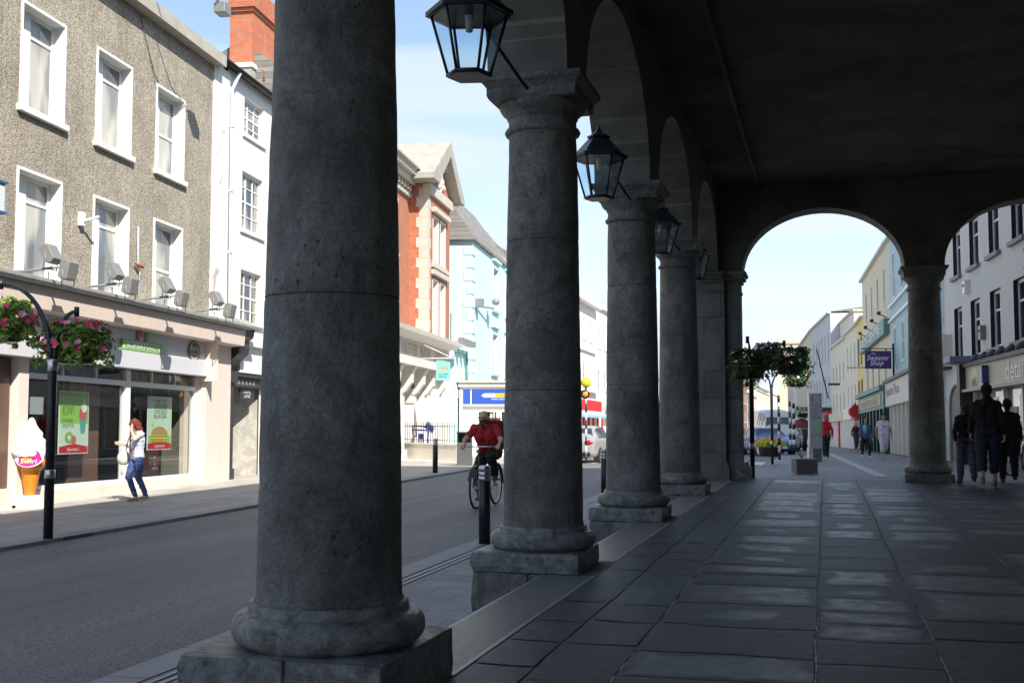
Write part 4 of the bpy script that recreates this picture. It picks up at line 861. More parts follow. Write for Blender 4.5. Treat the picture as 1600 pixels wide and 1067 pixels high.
g.quad((22.3, 0, 0), (22.3, .8, 0), (22.3, .8, 11.6), (22.3, 0, 11.6), REDBRX); g.quad((26.3, -7, 0), (26.3, .8, 0), (26.3, .8, 11.6), (26.3, -7, 11.6), REDBRX)
g.quad((12.2, -7, 0), (12.2, 0, 0), (12.2, 0, 11.6), (12.2, -7, 11.6), REDBRX); g.build('wall', bk, fixn=False)
for a, b, c, d in mw_: window(LF, bk, a, b, c, d, 0, .12, hs=[(.5, .06)], pane=PANED, fmat=WHITEG, surround=STNL, sillm=STN)
for a, b, c, d in pw: window(LF, bk, a, b, c, d, .8, .14, hs=[(.5, .06)], pane=PANED, fmat=STNL, surround=STNL, sillm=STN)
g = MB(LF)
z = 0.0; k = 0
while z < 11.2:
    w = .42 if k % 2 else .30; q = .52 if k % 2 == 0 else .38
    g.box(22.28, 22.3 + w, .3 if k % 2 else .42, .83, z, z + .42, STN)
    z += .425; k += 1
g.box(22.9, 25.7, .8, 1.0, 10.55, 10.75, STN); g.box(22.9, 25.7, .8, .96, 7.9, 8.1, STN); g.box(22.9, 25.7, .8, .93, 8.2, 8.36, STN)
g.box(12.2, 22.28, 0, .12, 11.0, 11.2, STN); g.box(22.2, 26.4, .6, .95, 11.2, 11.6, STN)
for k in range(22): g.box(12.5 + k * .44, 12.7 + k * .44, .12, .2, 11.22, 11.42, STN)
g.build('quoins', bk)
g = MB(LF); g.box(12.2, 22.0, -.1, .35, 11.5, 11.75, STN); g.box(12.2, 21.9, -.1, .55, 11.75, 12.0, STN); g.box(12.2, 21.8, -.1, .7, 12.0, 12.12, STN); g.build('cornice', bk)
g = MB(LF); g.prism([(21.3, 11.62), (21.3, 11.85), (24.35, 13.85), (27.2, 11.85), (27.2, 11.62), (26.4, 11.62), (24.35, 13.2), (22.3, 11.62)], 'y', -1.2, 1.3, M('weathered_coping', (.36, .34, .29), .8, .25, 3, .3, 30, dirt=.5))
g.prism([(22.3, 11.62), (26.3, 11.62), (24.35, 13.2)], 'y', .6, .82, REDBR)
rnd = random.Random(4)
for k in range(26):
    a = rnd.uniform(0, 2 * math.pi); r = rnd.uniform(.1, .6); g.ball((24.35 + r * math.cos(a), .86, 12.1 + r * .8 * math.sin(a)), rnd.uniform(.05, .11), STNL, 5)
for k in range(16):
    u = k / 15; g.box(24.5 + 2.3 * u, 24.6 + 2.3 * u, .85, 1.05, 12.98 - 1.45 * u, 13.08 - 1.45 * u, STNL)
g.build('pediment', bk)
g = MB(LF); g.prism([(.3, 12.12), (-3.2, 14.4), (-7, 12.12)], 'x', 12.2, 26.3, SLATE); g.box(17.5, 23.6, -2.6, -1.9, 13.6, 14.7, STN); g.box(17.4, 23.7, -2.7, -1.8, 14.7, 14.9, STN); g.build('roof', bk)
# bank front
g = MB(LF); g.prism([(.1, 3.95), (1.15, 3.95), (1.2, 4.05), (1.2, 4.75), (1.75, 4.9), (1.8, 5.05), (.1, 5.2)], 'x', 12.5, 24.6, STNL); g.box(12.5, 24.7, .1, 1.35, 3.78, 3.95, STNL)
fb = g.build('bank_fascia', bk)
g = MB(LF); text(g, 'ULSTER  BANK  LIMITED', lambda a, b: (17.0 + 7.2 * a, 1.23, 4.17 + .44 * b), flat('gilt_letters', (.52, .34, .15), .5)); g.build('lettering', fb, fixn=False)
g = MB(LF)
for s_ in (13.2, 15.1, 17.0, 18.8, 20.6, 22.2, 24.2):
    g.box(s_ - .22, s_ + .22, .1, .75, -.05, 3.0, STNL); g.box(s_ - .27, s_ + .27, .1, .85, -.05, .6, STNL)
    g.prism([(.75, 2.75), (.9, 2.85), (1.12, 3.15), (1.14, 3.5), (1.3, 3.78), (.75, 3.78)], 'x', s_ - .17, s_ + .17, STNL)
g.box(12.5, 24.4, .02, .12, 0, 3.8, STN); g.box(22.25, 26.34, .3, .86, 0, 3.78, STNL)
for s_ in (14.2, 16.1, 17.9, 19.7, 21.4, 23.2): g.box(s_ - .55, s_ + .55, .1, .16, 1.0, 2.9, STNL)
g.build('bank_front', bk)
for s_ in (14.2, 16.1, 17.9, 19.7, 21.4, 23.2): window(LF, bk, s_ - .42, s_ + .42, 1.15, 2.75, .26, .06, pane=PANED, sill=False)
TURQ = flat('turquoise_sign', (.22, .58, .50), .4)
p = LF(19, 2.0, 3.24); g = MB(); e = RT * .53; u_ = Vector((0, 0, .76)); q_ = LF.d * .04
g.add([p, p + e, p + e + u_, p + u_, p + q_, p + e + q_, p + e + u_ + q_, p + u_ + q_], [(0, 1, 2, 3), (4, 5, 6, 7), (0, 1, 5, 4), (1, 2, 6, 5), (2, 3, 7, 6), (3, 0, 4, 7)], TURQ, raw=True)
o_ = p - LF.d * .006
def fs(x, y, w, h): return lambda a, b: o_ + RT * (x + w * a) + Vector((0, 0, y + h * b))
text(g, 'ULSTER', fs(.07, .20, .39, .07), DK); text(g, 'BANK', fs(.12, .10, .29, .07), DK)
for k in range(5): g.add([fs(.12 + .07 * k, .36 + (.05 if k % 2 else 0), .045, .16)(a, b) for a, b in ((0, 0), (1, 0), (1, 1), (0, 1))], [(0, 1, 2, 3)], flat('sign_ochre', (.60, .25, .08)), raw=True)
g.tube([LF(19, 1.3, 4.08), LF(19, 2.75, 4.08)], .02, WHITEG, 6); g.tube([LF(19, 1.3, 4.7), LF(19, 2.6, 4.1)], .015, WHITEG, 6)
tag(g.build('hanging_sign', fixn=False), 'turquoise hanging bank sign on a bracket beside the stone fascia', 'sign')
for i, s_ in enumerate((25.6, 26.4, 27.2, 28.0)):
    g = MB(LF); g.tube([(s_, .8, 5.15), (s_, 1.5, 5.3)], .02, GREYM, 5); g.box(s_ - .12, s_ + .12, 1.4, 1.65, 5.15, 5.42, GREYM)
    o = g.build('spotlight', fixn=False); tag(o, ['grey spotlight nearest the bank fascia', 'second grey spotlight from the bank fascia', 'third grey spotlight from the bank fascia', 'grey spotlight nearest the pale blue wall'][i], 'floodlight', 'small spotlights on the annex roof')

# --- pale blue building
PBLU = M('pale_blue_render', (.50, .72, .74), .7, .04, 2, .1, 30, dirt=.08)
bb = thing('pale_blue_building', 'pale blue rendered house with quoins and a steep slate gable behind the discount shop', 'building', tuple(LF(34, 1.3, 0)))
bw = [(33.9, 35.4, 7.55, 9.75), (37.6, 39.1, 7.55, 9.75), (33.7, 35.2, 4.25, 6.3), (37.4, 38.9, 4.25, 6.3), (30.3, 31.4, 7.55, 9.75)]
bw = bw[:4]
g = MB(LF); wall(g, 28.9, 44, 0, 10.4, bw, PBLU, 1.3, .12)
g.poly([(28.9, 1.3, 0), (28.9, 1.3, 10.4), (28.9, -.5, 13.1), (28.9, -2.3, 10.4), (28.9, -6, 10.4), (28.9, -6, 0)], PBLU)
g.box(26.35, 28.85, -1, 1.0, 0, 4.9, PBLU); g.build('wall', bb, fixn=False)
g = MB(LF); g.prism([(1.45, 10.3), (1.45, 10.42), (-.5, 13.25), (-2.5, 10.4)], 'x', 28.7, 38.2, SLATE); g.prism([(1.5, 10.5), (-1.5, 14.0), (-4.5, 10.5)], 'x', 38.2, 44, SLATE); g.prism([(1.5, 10.45), (-1.5, 14.1), (-1.7, 14.1), (1.2, 10.45)], 'x', 37.9, 38.2, STN)
g.build('roof', bb)
for a, b, c, d in bw:
    window(LF, bb, a, b, c, d, 1.3, .1, vs=[(.5, .03)], hs=[(.5, .06)], pane=PANE, sillm=M('blue_sill', (.35, .5, .52), .7), so=.14)
for a, b, c, d in bw: g = MB(LF); g.box(a - .2, b + .2, 1.3, 1.5, d + .32, d + .44, PBLU); g.box(a - .1, b + .1, 1.3, 1.36, d, d + .32, PBLU); g.box(a - .12, a, 1.3, 1.38, c, d, PBLU); g.box(b, b + .12, 1.3, 1.38, c, d, PBLU); g.build('window_hood', bb)
g = MB(LF); z = 2.8; k = 0
while z < 10: g.box(28.87, 29.25 + .3 * (k % 2), .9 if k % 2 else 1.05, 1.34, z, z + .38, PBLU); z += .62; k += 1
g.build('quoins', bb)
g = MB(LF); TEALP = flat('teal_gutter', (.13, .30, .28)); g.box(26.4, 28.8, .95, 1.15, 4.86, 5.02, TEALP); g.tube([(28.7, 1.1, 4.9), (28.7, 1.1, 3.5)], .06, TEALP, 6); g.tube([(28.86, .3, 6.9), (28.86, .3, 3.4)], .02, GREYM, 5); g.build('gutter', bb)
g = MB(LF); g.box(29.4, 29.8, 1.35, 1.7, 7.2, 7.6, GREYM); g.tube([(29.4, 1.3, 7.25), (32.0, 1.75, 7.4)], .05, GREYM, 6); g.ball((32.2, 1.8, 7.75), .2, GREYM, 8); g.box(32.0, 32.3, 1.6, 1.9, 7.3, 7.55, WHITEG); tag(g.build('traffic_camera'), 'grey camera dome on a wall arm at the corner of the pale blue house', 'camera')
# --- discount shop facing the viewer
es = P(718, 660, 51); es.z = -.62
EF, _ = fr2(es, (es.x + 3.9 * RT.x, es.y + 3.9 * RT.y, es.z), -1); EF.n = Vector((RT.y, -RT.x, 0))
sh = thing('discount_shop', 'single storey white shop with a long blue fascia facing the street corner', 'shop', tuple(es))
BLUE = flat('royal_blue_fascia', (.03, .085, .40), .35); STONEC = M('cream_shop_render', (.62, .58, .50), .6, .06)
g = MB(EF); g.box(0, 3.9, -1.5, 0, 0, 3.2, M('white_shop_render', (.80, .79, .75), .6, .04)); g.box(0, .16, 0, .2, 0, 3.3, STONEC); g.build('wall', sh)
g = MB(EF); g.box(0.0, 3.9, 0.01, .18, 2.36, 3.22, WHITEG); g.box(-.05, 3.95, 0, .32, 3.22, 3.42, STONEC); g.box(-.1, 4, -1.4, .42, 3.42, 3.5, STONEC); g.prism([(-.05, 3.42), (-.05, 2.7), (-.42, 2.55), (-.42, 2.75)], 'y', -1.2, .2, STONEC)
fz = g.build('fascia', sh)
g = MB(EF); g.box(.16, .50, .181, .20, 2.44, 3.10, BLUE); g.box(.56, 3.85, .181, .20, 2.44, 3.10, BLUE); g.build('sign_panel', fz)
g = MB(EF); g.add([(1.0, .205, 2.83), (1.12, .205, 2.92), (1.62, .205, 2.92), (1.62, .205, 2.74), (1.12, .205, 2.74)], [(0, 1, 2, 3, 4)], WHT); g.box(1.62, 2.4, .201, .205, 2.74, 2.92, flat('sign_yellow', (.80, .58, .04)))
text(g, 'EURO', lambda a, b: (1.12 + .5 * a, .209, 2.77 + .12 * b), BLUE); text(g, 'GIANT', lambda a, b: (1.66 + .66 * a, .209, 2.77 + .12 * b), DK); text(g, 'SUPER DISCOUNT', lambda a, b: (1.45 + .9 * a, .206, 2.63 + .06 * b), WHT); g.build('lettering', fz, fixn=False)
window(EF, sh, 1.05, 1.75, .9, 2.15, .05, .0, vs=[(.75, .05)], pane=PANED, fmat=STONEC, sill=False); window(EF, sh, 1.85, 2.6, .3, 2.15, .05, .0, vs=[(.3, .06)], pane=PANED, fmat=STONEC, sill=False)
g = MB(EF); g.box(1.16, 1.5, .03, .045, 1.5, 2.0, flat('poster_cream', (.6, .6, .5))); text(g, 'SIGN', lambda a, b: (1.2 + .26 * a, .05, 1.72 + .14 * b), GRN); g.build('window_poster', sh)

# --- low wall with railings, handrails
wa, wc = PZ(618, 717, -.40), PZ(713, 722, -.40); WF, wl_ = fr2(wa, wc, -1); WF.n = Vector((RT.y, -RT.x, 0))
rw = thing('railed_wall', 'low cream wall topped by thin spiked railings in front of the bank', 'wall', tuple(wa))
g = MB(WF); g.box(0, wl_, -.3, 0, -.1, .60, M('cream_wall_render', (.66, .62, .54), .7, .06, 2, dirt=.2)); g.box(0, wl_ + .03, -.34, .04, .60, .66, STNL); g.box(-.1, wl_ + .3, -.1, .5, -.1, .03, STNL); g.build('wall', rw, bevel=.01)
g = MB(WF)
k = 0.04
while k < wl_:
    g.tube([(k, -.14, .66), (k, -.14, 1.42), (k, -.14, 1.5)], [.011, .011, .002], BLACK, 5); k += .15
g.tube([(0, -.14, .78), (wl_, -.14, .78)], .012, BLACK, 5); g.tube([(0, -.14, 1.30), (wl_, -.14, 1.30)], .014, BLACK, 5); g.build('railings', rw)
BLM = flat('blue_enamel', (.035, .05, .30), .35)
g = MB(WF); 
for z in (1.28, 1.13): g.tube([(-.3, -1.0, z), (1.3, -.95, z + .01), (2.0, -.9, z)], .03, BLM, 8)
g.tube([(1.25, -.9, 1.1), (1.25, -.9, .9), (1.1, -.85, .88)], .04, BLM, 8); g.tube([(-.2, -1, 1.28), (-.2, -1, 0)], .03, BLM, 8); g.tube([(2.0, -.9, 1.28), (2.0, -.9, 0)], .03, BLM, 8)
tag(g.build('handrail'), 'royal blue double handrail behind the spiked railings', 'handrail')
g = MB(WF); g.prism([(1.70, 1.25), (1.95, 1.5), (2.4, 1.25), (2.25, 1.02)], 'y', -1.4, -1.34, flat('pale_blue_panel', (.35, .45, .65)))
for k in range(4): g.tube([(1.72 + .06 * k, -1.33, 1.25 + .05 * k), (2.28 + .04 * k, -1.33, 1.02 + .05 * k)], .014, BLM, 5)
g.tube([(2.0, -1.36, 0), (2.0, -1.36, 1.1)], .03, BLM); tag(g.build('tilted_sign'), 'tilted blue striped panel behind the litter bin', 'sign')
g = MB(WF); g.box(1.45, 1.8, -.7, -.4, .1, 1.0, BLM); g.box(1.5, 1.75, -.395, -.385, .45, .8, WHT); tag(g.build('news_box', bevel=.01), 'dark blue newspaper box behind the railings', 'box')

# --- white houses seen between the second and third columns
def facade(name, label, A, B, side, zt, m, wins, pane=PANED, fm=None, t_back=7, roof=True, rev=.05, shop=None, over=0, cat='building', vs=(), sillso=.05, surround=None, smat=None, rh=2.0):
    T, Ln = fr2(A, B, side); root = thing(name, label, cat, tuple(A))
    holes = [w for w in wins]
    g = MB(T); z_lo = shop[0] if shop else 0
    wall(g, -over, Ln, 0, zt, holes, m, 0, rev); g.box(-over, Ln, -t_back, -t_back + .1, 0, zt - .01, m)
    g.quad((-over, 0, 0), (-over, -t_back, 0), (-over, -t_back, zt), (-over, 0, zt), m); g.quad((Ln, 0, 0), (Ln, -t_back, 0), (Ln, -t_back, zt), (Ln, 0, zt), m)
    g.build('wall', root, fixn=False)
    if roof:
        g = MB(T); g.box(-over, Ln, -.05, .22, zt, zt + .14, smat or STNL); g.prism([(.1, zt + .14), (-t_back / 2, zt + .14 + rh), (-t_back, zt + .14)], 'x', -over + .02, Ln - .02, SLATE); g.build('roof', root)
    for w in wins: window(T, root, *w, 0, rev - .02, vs=list(vs), hs=[(.5, .05)], pane=pane, fmat=fm or WHITEG, so=sillso, surround=surround)
    return T, root, Ln
def zA(u, v, d, z): p = P(u, v, d); p.z = z; return p
A_ = zA(860, 700, 63.5, -.8); B_ = zA(931, 700, 77.6, -1.0)
T, r_, Ln = facade('white_terraced_house', 'tall white house with a heavy cornice above the red shopfront', A_, B_, 1, 10.0, OFFW, [(.6 + k * 2.35, 1.5 + k * 2.35, z, z + 1.4) for k in range(6) for z in (7.3, 4.4)], pane=PANEL, fm=WHITEG)
g = MB(T); g.box(-.2, Ln, 0, .5, 9.6, 9.95, OFFW); g.box(-.2, Ln, 0, .15, 6.5, 6.65, OFFW); g.box(-.2, Ln, 0, .3, 4.0, 3.8, OFFW); g.build('cornice', r_)
g = MB(T); RDS = flat('shop_red', (.62, .02, .02), .4); g.box(0, Ln - 1.5, .05, .7, 2.3, 3.2, RDS); g.prism([(.7, 2.3), (1.2, 2.05), (1.2, 2.2), (.7, 2.5)], 'x', 0, Ln - 1.6, flat('awning_blue', (.30, .50, .62)))
for k in range(18): g.box(k * .85, k * .85 + .3, .05, .5, 0, 2.1, RDS if k % 2 else WHT)
g.build('shopfront', r_)
A_ = zA(931.5, 700, 77.8, -1.0); B_ = zA(990, 700, 95, -1.2)
T, r_, Ln = facade('white_end_house', 'white house with an open gable beside the third column', A_, B_, 1, 9.9, OFFW, [(.9 + k * 2.6, 1.9 + k * 2.6, z, z + 1.4) for k in range(5) for z in (7.1, 4.1)], pane=PANEL)
g = MB(T); g.box(0.2, Ln, .02, .5, 2.2, 3.1, WHITEG); text(g, 'Dunnes', lambda a, b: (.6 + 1.6 * a, .52, 2.4 + .5 * b), DK); g.build('shopfront', r_)

# ================================================================== right side of the street
GREYR = M('pale_grey_render', (.62, .63, .60), .75, .04, 2, .12, 35, dirt=.15); NAVY = flat('navy_painted_reveal', (.012, .013, .035), .5)
RV = ray(1115, 668); ro = P(1480, 719, 39); ro.z = -.25; RF = Fr(ro, (RV.x, RV.y), RV.z / math.hypot(RV.x, RV.y), -1)
gb = thing('pale_grey_building', 'pale grey rendered building with deep navy window reveals at the right edge', 'building', tuple(ro))
gw = [(-2.95, -1.80, 6.12, 7.63), (-5.5, -4.25, 6.12, 7.63), (-8.0, -6.75, 6.12, 7.63), (-10.6, -9.3, 6.12, 7.63), (-13.2, -11.9, 6.12, 7.63),
      (-2.95, -1.75, 3.35, 5.08), (-5.45, -4.2, 3.35, 5.08), (-7.95, -6.7, 3.42, 5.08), (-10.6, -9.3, 3.42, 5.08), (-13.2, -11.9, 3.42, 5.08)]
g = MB(RF); wall(g, -16, .0, 0, 9.6, gw, GREYR, 0, .16, NAVY); g.quad((0, 0, 0), (0, -8, 0), (0, -8, 9.6), (0, 0, 9.6), GREYR); g.quad((-16, 0, 0), (-16, -8, 0), (-16, -8, 9.6), (-16, 0, 9.6), GREYR); g.build('wall', gb, fixn=False)
for w in gw: window(RF, gb, *w, 0, .12, vs=[(.45, .05)], hs=[(.66, .06)], pane=PANED, fmat=WHITEG, sillm=M('grey_stone_sill', (.22, .22, .23), .6), so=.12, fw=.09)
g = MB(RF); g.prism([(.2, 9.6), (-4, 12.2), (-8.2, 9.6)], 'x', -16, 0, SLATE); g.build('roof', gb)
g = MB(RF); PIPE = M('pale_drainpipe', (.62, .66, .67), .5, .1); g.tube([(.05, .12, .1), (.05, .12, 6.0), (.0, .12, 9.5)], .07, PIPE, 8); 
for z in (.7, 2.1, 3.5, 4.9, 6.3): g.box(-.06, .16, 0, .22, z, z + .07, PIPE)
g.build('downpipe', gb)
g = MB(RF); n = 14; g.poly([(-3.2, .03, 0), (-1.0, .03, 0)] + [(-2.1 + 1.1 * math.cos(math.pi * k / n), .03, 1.75 + .75 * math.sin(math.pi * k / n)) for k in range(n + 1)], M('dark_arched_door', (.06, .065, .07), .5, .3, 3))
g.tube([(-3.25, .05, 0)] + [(-2.1 - 1.18 * math.cos(math.pi * k / n), .05, 1.75 + .82 * math.sin(math.pi * k / n)) for k in range(n + 1)] + [(-.95, .05, 0)], .06, STN, 6); g.build('arched_door', gb, fixn=False)
SFA = M('beige_fascia_board', (.50, .47, .37), .5, .05, 2)
g = MB(RF); g.box(-14, -4.75, .02, .32, 2.30, 2.98, SFA); g.box(-14, -4.4, .02, .45, 2.22, 2.30, GREYM); g.box(-14, -4.3, .02, .42, 2.98, 3.1, BLK2); g.box(-4.74, -4.35, .02, .5, 0, 3.08, BLK2)
for k in range(9): g.lathe([(.0, 0), (.2, .0), (.17, .1), (.02, .22)], (-5.2 - k * 1.0, .3, 3.1), BLK2, 8)
g.box(-5.4, -4.2, .1, .9, 3.12, 3.3, flat('blue_grey_box', (.16, .20, .30)))
fz = g.build('fascia', gb)
g = MB(RF); disc(g, -6.0, 2.62, .30, .33, flat('sign_cream', (.62, .60, .36)), 1.5); g.box(-7.7, -7.05, .325, .36, 2.38, 2.88, WHT); g.box(-7.72, -7.62, .3, .5, 2.38, 2.9, flat('sign_indigo', (.05, .05, .22))); g.box(-7.6, -7.3, .361, .37, 2.62, 2.86, DK)
for k in range(4): g.box(-5.72 - k * .16, -5.65 - k * .16, .335, .34, 2.36, 2.58 + .05 * (k % 2), flat('sign_brown', (.22, .16, .05)))
text(g, 'details', lambda a, b: (-9.6 - 2.3 * a, .335, 2.40 + .50 * b), WHT); g.build('lettering', fz, fixn=False)
INTR = M('bright_shop_interior', (.62, .66, .56), .8, .2, 1.5); g = MB(RF)
for a, b in ((-8.4, -4.9), (-12.4, -8.6)): g.quad((a, .02, .45), (b, .02, .45), (b, .02, 2.2), (a, .02, 2.2), PANEL)
for a in (-4.9, -6.6, -8.5, -10.4, -12.4): g.box(a - .05, a + .05, .03, .14, .1, 2.22, WHITEG)
g.box(-12.5, -4.8, .03, .18, 0, .45, BLK2)
for k, (a, c, d, m_) in enumerate([(-5.3, 1.0, 1.9, YEL), (-6.0, .8, 1.5, BLU), (-7.2, 1.2, 2.0, WHT), (-7.9, .7, 1.3, OCH), (-9.3, .8, 1.7, DK), (-10.0, 1.3, 2.0, WHT), (-11.2, .7, 1.5, RED)]): g.box(a - .22, a + .22, .025, .04, c, d, m_)
g.build('shop_window', gb, fixn=False)
g = MB(RF); g.box(-13.6, -12.3, .15, .45, 5.05, 5.45, M('sign_glass_grey', (.30, .36, .38), .25)); g.box(-13.65, -12.25, .11, .49, 5.45, 5.49, NAVY); g.box(-13.65, -12.25, .11, .49, 5.01, 5.05, NAVY); tag(g.build('box_sign'), 'glassy grey box sign projecting from the pale grey wall at the right edge', 'sign')
for i, (s_, z) in enumerate(((-4.0, 5.35), (-5.95, 3.75))):
    g = MB(RF); g.box(s_ - .16, s_ + .16, .0, .16, z, z + .42, WHITEG if i == 0 else GREYM); g.box(s_ - .05, s_ + .05, .16, .19, z + .22, z + .3, BLACK); tag(g.build('alarm_box', bevel=.01), ['small white alarm box under the first upper window', 'grey vent box between the lower windows of the grey wall'][i], 'alarm box')
g = MB(RF); g.box(-1.2, .0, .0, .45, 3.2, 4.3, STNL); g.box(-1.25, .05, 0, .5, 3.12, 3.2, BLK2); tag(g.build('wall_cabinet'), 'cream cabinet fixed beside the drainpipe on the grey wall', 'cabinet')

PTS = {k: zA(u, v, d, z) for k, (u, v, d, z) in dict(A=(1480, 719, 39, -.27), B=(1396, 708, 57, -.62), C=(1352, 701, 73, -.92), D=(1342, 701, 78, -1.03), E=(1324, 700, 86, -1.2), F=(1301, 699, 97, -1.42), G=(1271, 697, 113, -1.75), H=(1246, 695, 140, -2.4), I=(1232, 694, 175, -2.95)).items()}
SKYB = M('sky_blue_render', (.40, .55, .60), .7, .05, 2, dirt=.1)
def grid(n, L, w, zs, m=.8): return [(m + (L - 2 * m) * (k + .5) / n - w / 2, m + (L - 2 * m) * (k + .5) / n + w / 2, a, b) for k in range(n) for a, b in zs]
L1 = (PTS['B'] - PTS['A']).length
T, sb, Ln = facade('sky_blue_building', 'sky blue rendered building with white string courses beside the end column', PTS['A'], PTS['B'], -1, 10.85, SKYB, grid(5, L1, 1.1, [(7.75, 9.9), (4.4, 6.2)], .3), pane=PANEL, surround=WHITEG, rh=1.2)
g = MB(T)
for z in (7.35, 6.6): g.box(0.02, Ln, 0, .14, z, z + .1, WHITEG)
g.build('string_course', sb)
g = MB(T); g.box(.5, Ln - .2, .02, .35, 2.35, 3.5, STNL); g.box(.5, Ln - .1, .02, .5, 3.5, 3.65, BLK2); fz = g.build('fascia', sb)
g = MB(T); text(g, 'Apache Pizza', lambda a, b: (Ln - .5 - 6.5 * a, .36, 2.7 + .6 * b), flat('sign_maroon', (.30, .02, .03))); g.build('lettering', fz, fixn=False)
g = MB(T)
for k in range(10): g.box(.6 + k * 1.8, .75 + k * 1.8, .02, .3, 0, 2.35, STNL)
g.box(.6, Ln - .2, .02, .12, 0, 2.35, M('closed_shutter', (.42, .39, .33), .6, .1, 4)); g.build('shopfront', sb)
CRM = M('cream_render', (.66, .58, .42), .7, .04, 2, dirt=.08); YELR = M('yellow_render', (.72, .56, .20), .7, .04, 2); CRM2 = M('pale_cream_render', (.68, .63, .52), .7, .04, 2, dirt=.1); GRW = M('grey_white_render', (.55, .56, .56), .7, .04, 2, dirt=.1)
L1 = (PTS['C'] - PTS['B']).length
T, cb, Ln = facade('cream_building', 'tall cream building with narrow windows and a teal sign above a dark green shop', PTS['B'], PTS['C'], -1, 10.9, CRM, grid(4, L1, .8, [(7.95, 9.8)], 1.0) + grid(4, L1, .9, [(3.5, 5.4)], 1.0), pane=PANEL, fm=GRW, rh=1.0)
DGR = flat('bottle_green_paint', (.01, .055, .04), .35); TEAL2 = flat('teal_signboard', (.10, .24, .23), .5)
g = MB(T); g.box(.5, Ln - .6, .02, .3, 6.15, 6.95, TEAL2)
text(g, 'BOOK CENTRE', lambda a, b: (Ln - 1.6 - (Ln - 4.2) * a, .32, 6.35 + .5 * b), WHT); g.build('signboard', cb, fixn=False)
g = MB(T)
for k in range(4): g.tube([(1.7 + 4 * k, .02, 7.1), (1.7 + 4 * k, .4, 7.3)], .03, BLK2, 5); g.box(1.55 + 4 * k, 1.85 + 4 * k, .32, .5, 7.25, 7.42, BLK2); g.build('sign_lamp', cb); g = MB(T)
g = MB(T); g.box(.3, Ln - .2, .02, .4, 2.3, 3.25, TEAL2); g.box(.3, Ln, .02, .6, 3.25, 3.5, TEAL2); g.box(1.5, Ln - 2, .41, .44, 2.5, 3.05, M('parchment_sign', (.46, .45, .34), .6)); text(g, 'MUNSTER CAFE', lambda a, b: (Ln - 3 - (Ln - 6) * a, .45, 2.58 + .36 * b), DK); g.build('fascia', cb, fixn=False)
g = MB(T)
for k in range(9): g.box(.4 + k * 1.9, .75 + k * 1.9, .02, .4, 0, 2.3, DGR)
for k in range(8): g.box(.8 + k * 1.9, 2.2 + k * 1.9, .02, .1, 0.0, .7, DGR); g.quad((.8 + k * 1.9, .05, .7), (2.2 + k * 1.9, .05, .7), (2.2 + k * 1.9, .05, 2.3), (.8 + k * 1.9, .05, 2.3), PANED if k % 2 else PANEL)
g.build('shopfront', cb, fixn=False)
L1 = (PTS['D'] - PTS['C']).length
T, r_, Ln = facade('yellow_house', 'narrow yellow house with dark green window frames', PTS['C'], PTS['D'], -1, 8.6, YELR, grid(2, L1, .9, [(5.6, 7.5), (2.9, 4.6)], .2), fm=DGR, pane=PANED, rh=1.2, surround=DGR)
g = MB(T); g.box(.1, Ln, .05, .5, 2.0, 2.9, RDS); g.prism([(.5, 3.1), (.95, 2.6), (.9, 2.3), (.5, 2.0)], 'x', .1, 1.6, RDS); g.box(0.2, Ln, .02, .3, 0, 1.9, flat('terracotta_paint', (.30, .10, .06))); g.build('shopfront', r_)
L1 = (PTS['E'] - PTS['D']).length
T, r_, Ln = facade('white_shop_house', 'off-white house with a white shopfront past the yellow house', PTS['D'], PTS['E'], -1, 8.6, CRM2, grid(3, L1, .8, [(5.6, 7.6), (3.0, 4.6)], .4), pane=PANEL, fm=WHITEG)
g = MB(T); g.box(.2, Ln - .2, .02, .3, 2.1, 2.9, WHITEG); [g.box(.3 + k * 1.5, .6 + k * 1.5, .02, .25, 0, 2.1, WHITEG) for k in range(6)]; g.build('shopfront', r_)
L1 = (PTS['F'] - PTS['E']).length
T, r_, Ln = facade('pale_cream_house', 'pale cream house with a tall plain gable past the white shop', PTS['E'], PTS['F'], -1, 8.4, CRM2, grid(4, L1, .7, [(5.2, 6.7), (2.9, 4.4)], .4), pane=PANED, fm=CRM2, rh=.4)
g = MB(T); g.box(1, Ln - .1, -6, -.8, 8.5, 10.6, CRM2); g.box(.9, Ln, -6.1, -.7, 10.6, 10.8, STN); g.build('attic_storey', r_)
g = MB(T); g.box(.2, Ln - .2, .02, .3, 2.1, 2.8, CRM); [g.box(.3 + k * 1.7, .6 + k * 1.7, .02, .25, 0, 2.1, RDS if k == 2 else WHITEG) for k in range(6)]; g.build('shopfront', r_)
L1 = (PTS['G'] - PTS['F']).length
T, r_, Ln = facade('grey_white_building', 'large grey-white building with rows of narrow windows behind the map stand', PTS['F'], PTS['G'], -1, 11.6, GRW, grid(6, L1, .8, [(7.4, 10.0), (3.8, 6.2)], .6), pane=PANEL, fm=GRW, rh=.5)
g = MB(T); g.box(.2, Ln - .2, .02, .4, 2.1, 3.1, RDS); g.box(.2, 6, .02, 1.2, 3.1, 3.4, BLK2); g.build('shopfront', r_)
L1 = (PTS['H'] - PTS['G']).length
T, r_, Ln = facade('far_cream_terrace', 'distant cream terrace under the hanging baskets', PTS['G'], PTS['H'], -1, 11.6, CRM, grid(9, L1, 1.0, [(7.6, 9.8), (4.2, 6.2)], .6), pane=PANEL, fm=WHITEG, rh=1.5)
L1 = (PTS['I'] - PTS['H']).length
T, r_, Ln = facade('far_white_terrace', 'distant white terrace beyond the baskets', PTS['H'], PTS['I'], -1, 10.0, OFFW, grid(11, L1, 1.0, [(6.6, 8.4), (3.6, 5.2)], .6), pane=PANED, fm=WHITEG, rh=1.8)
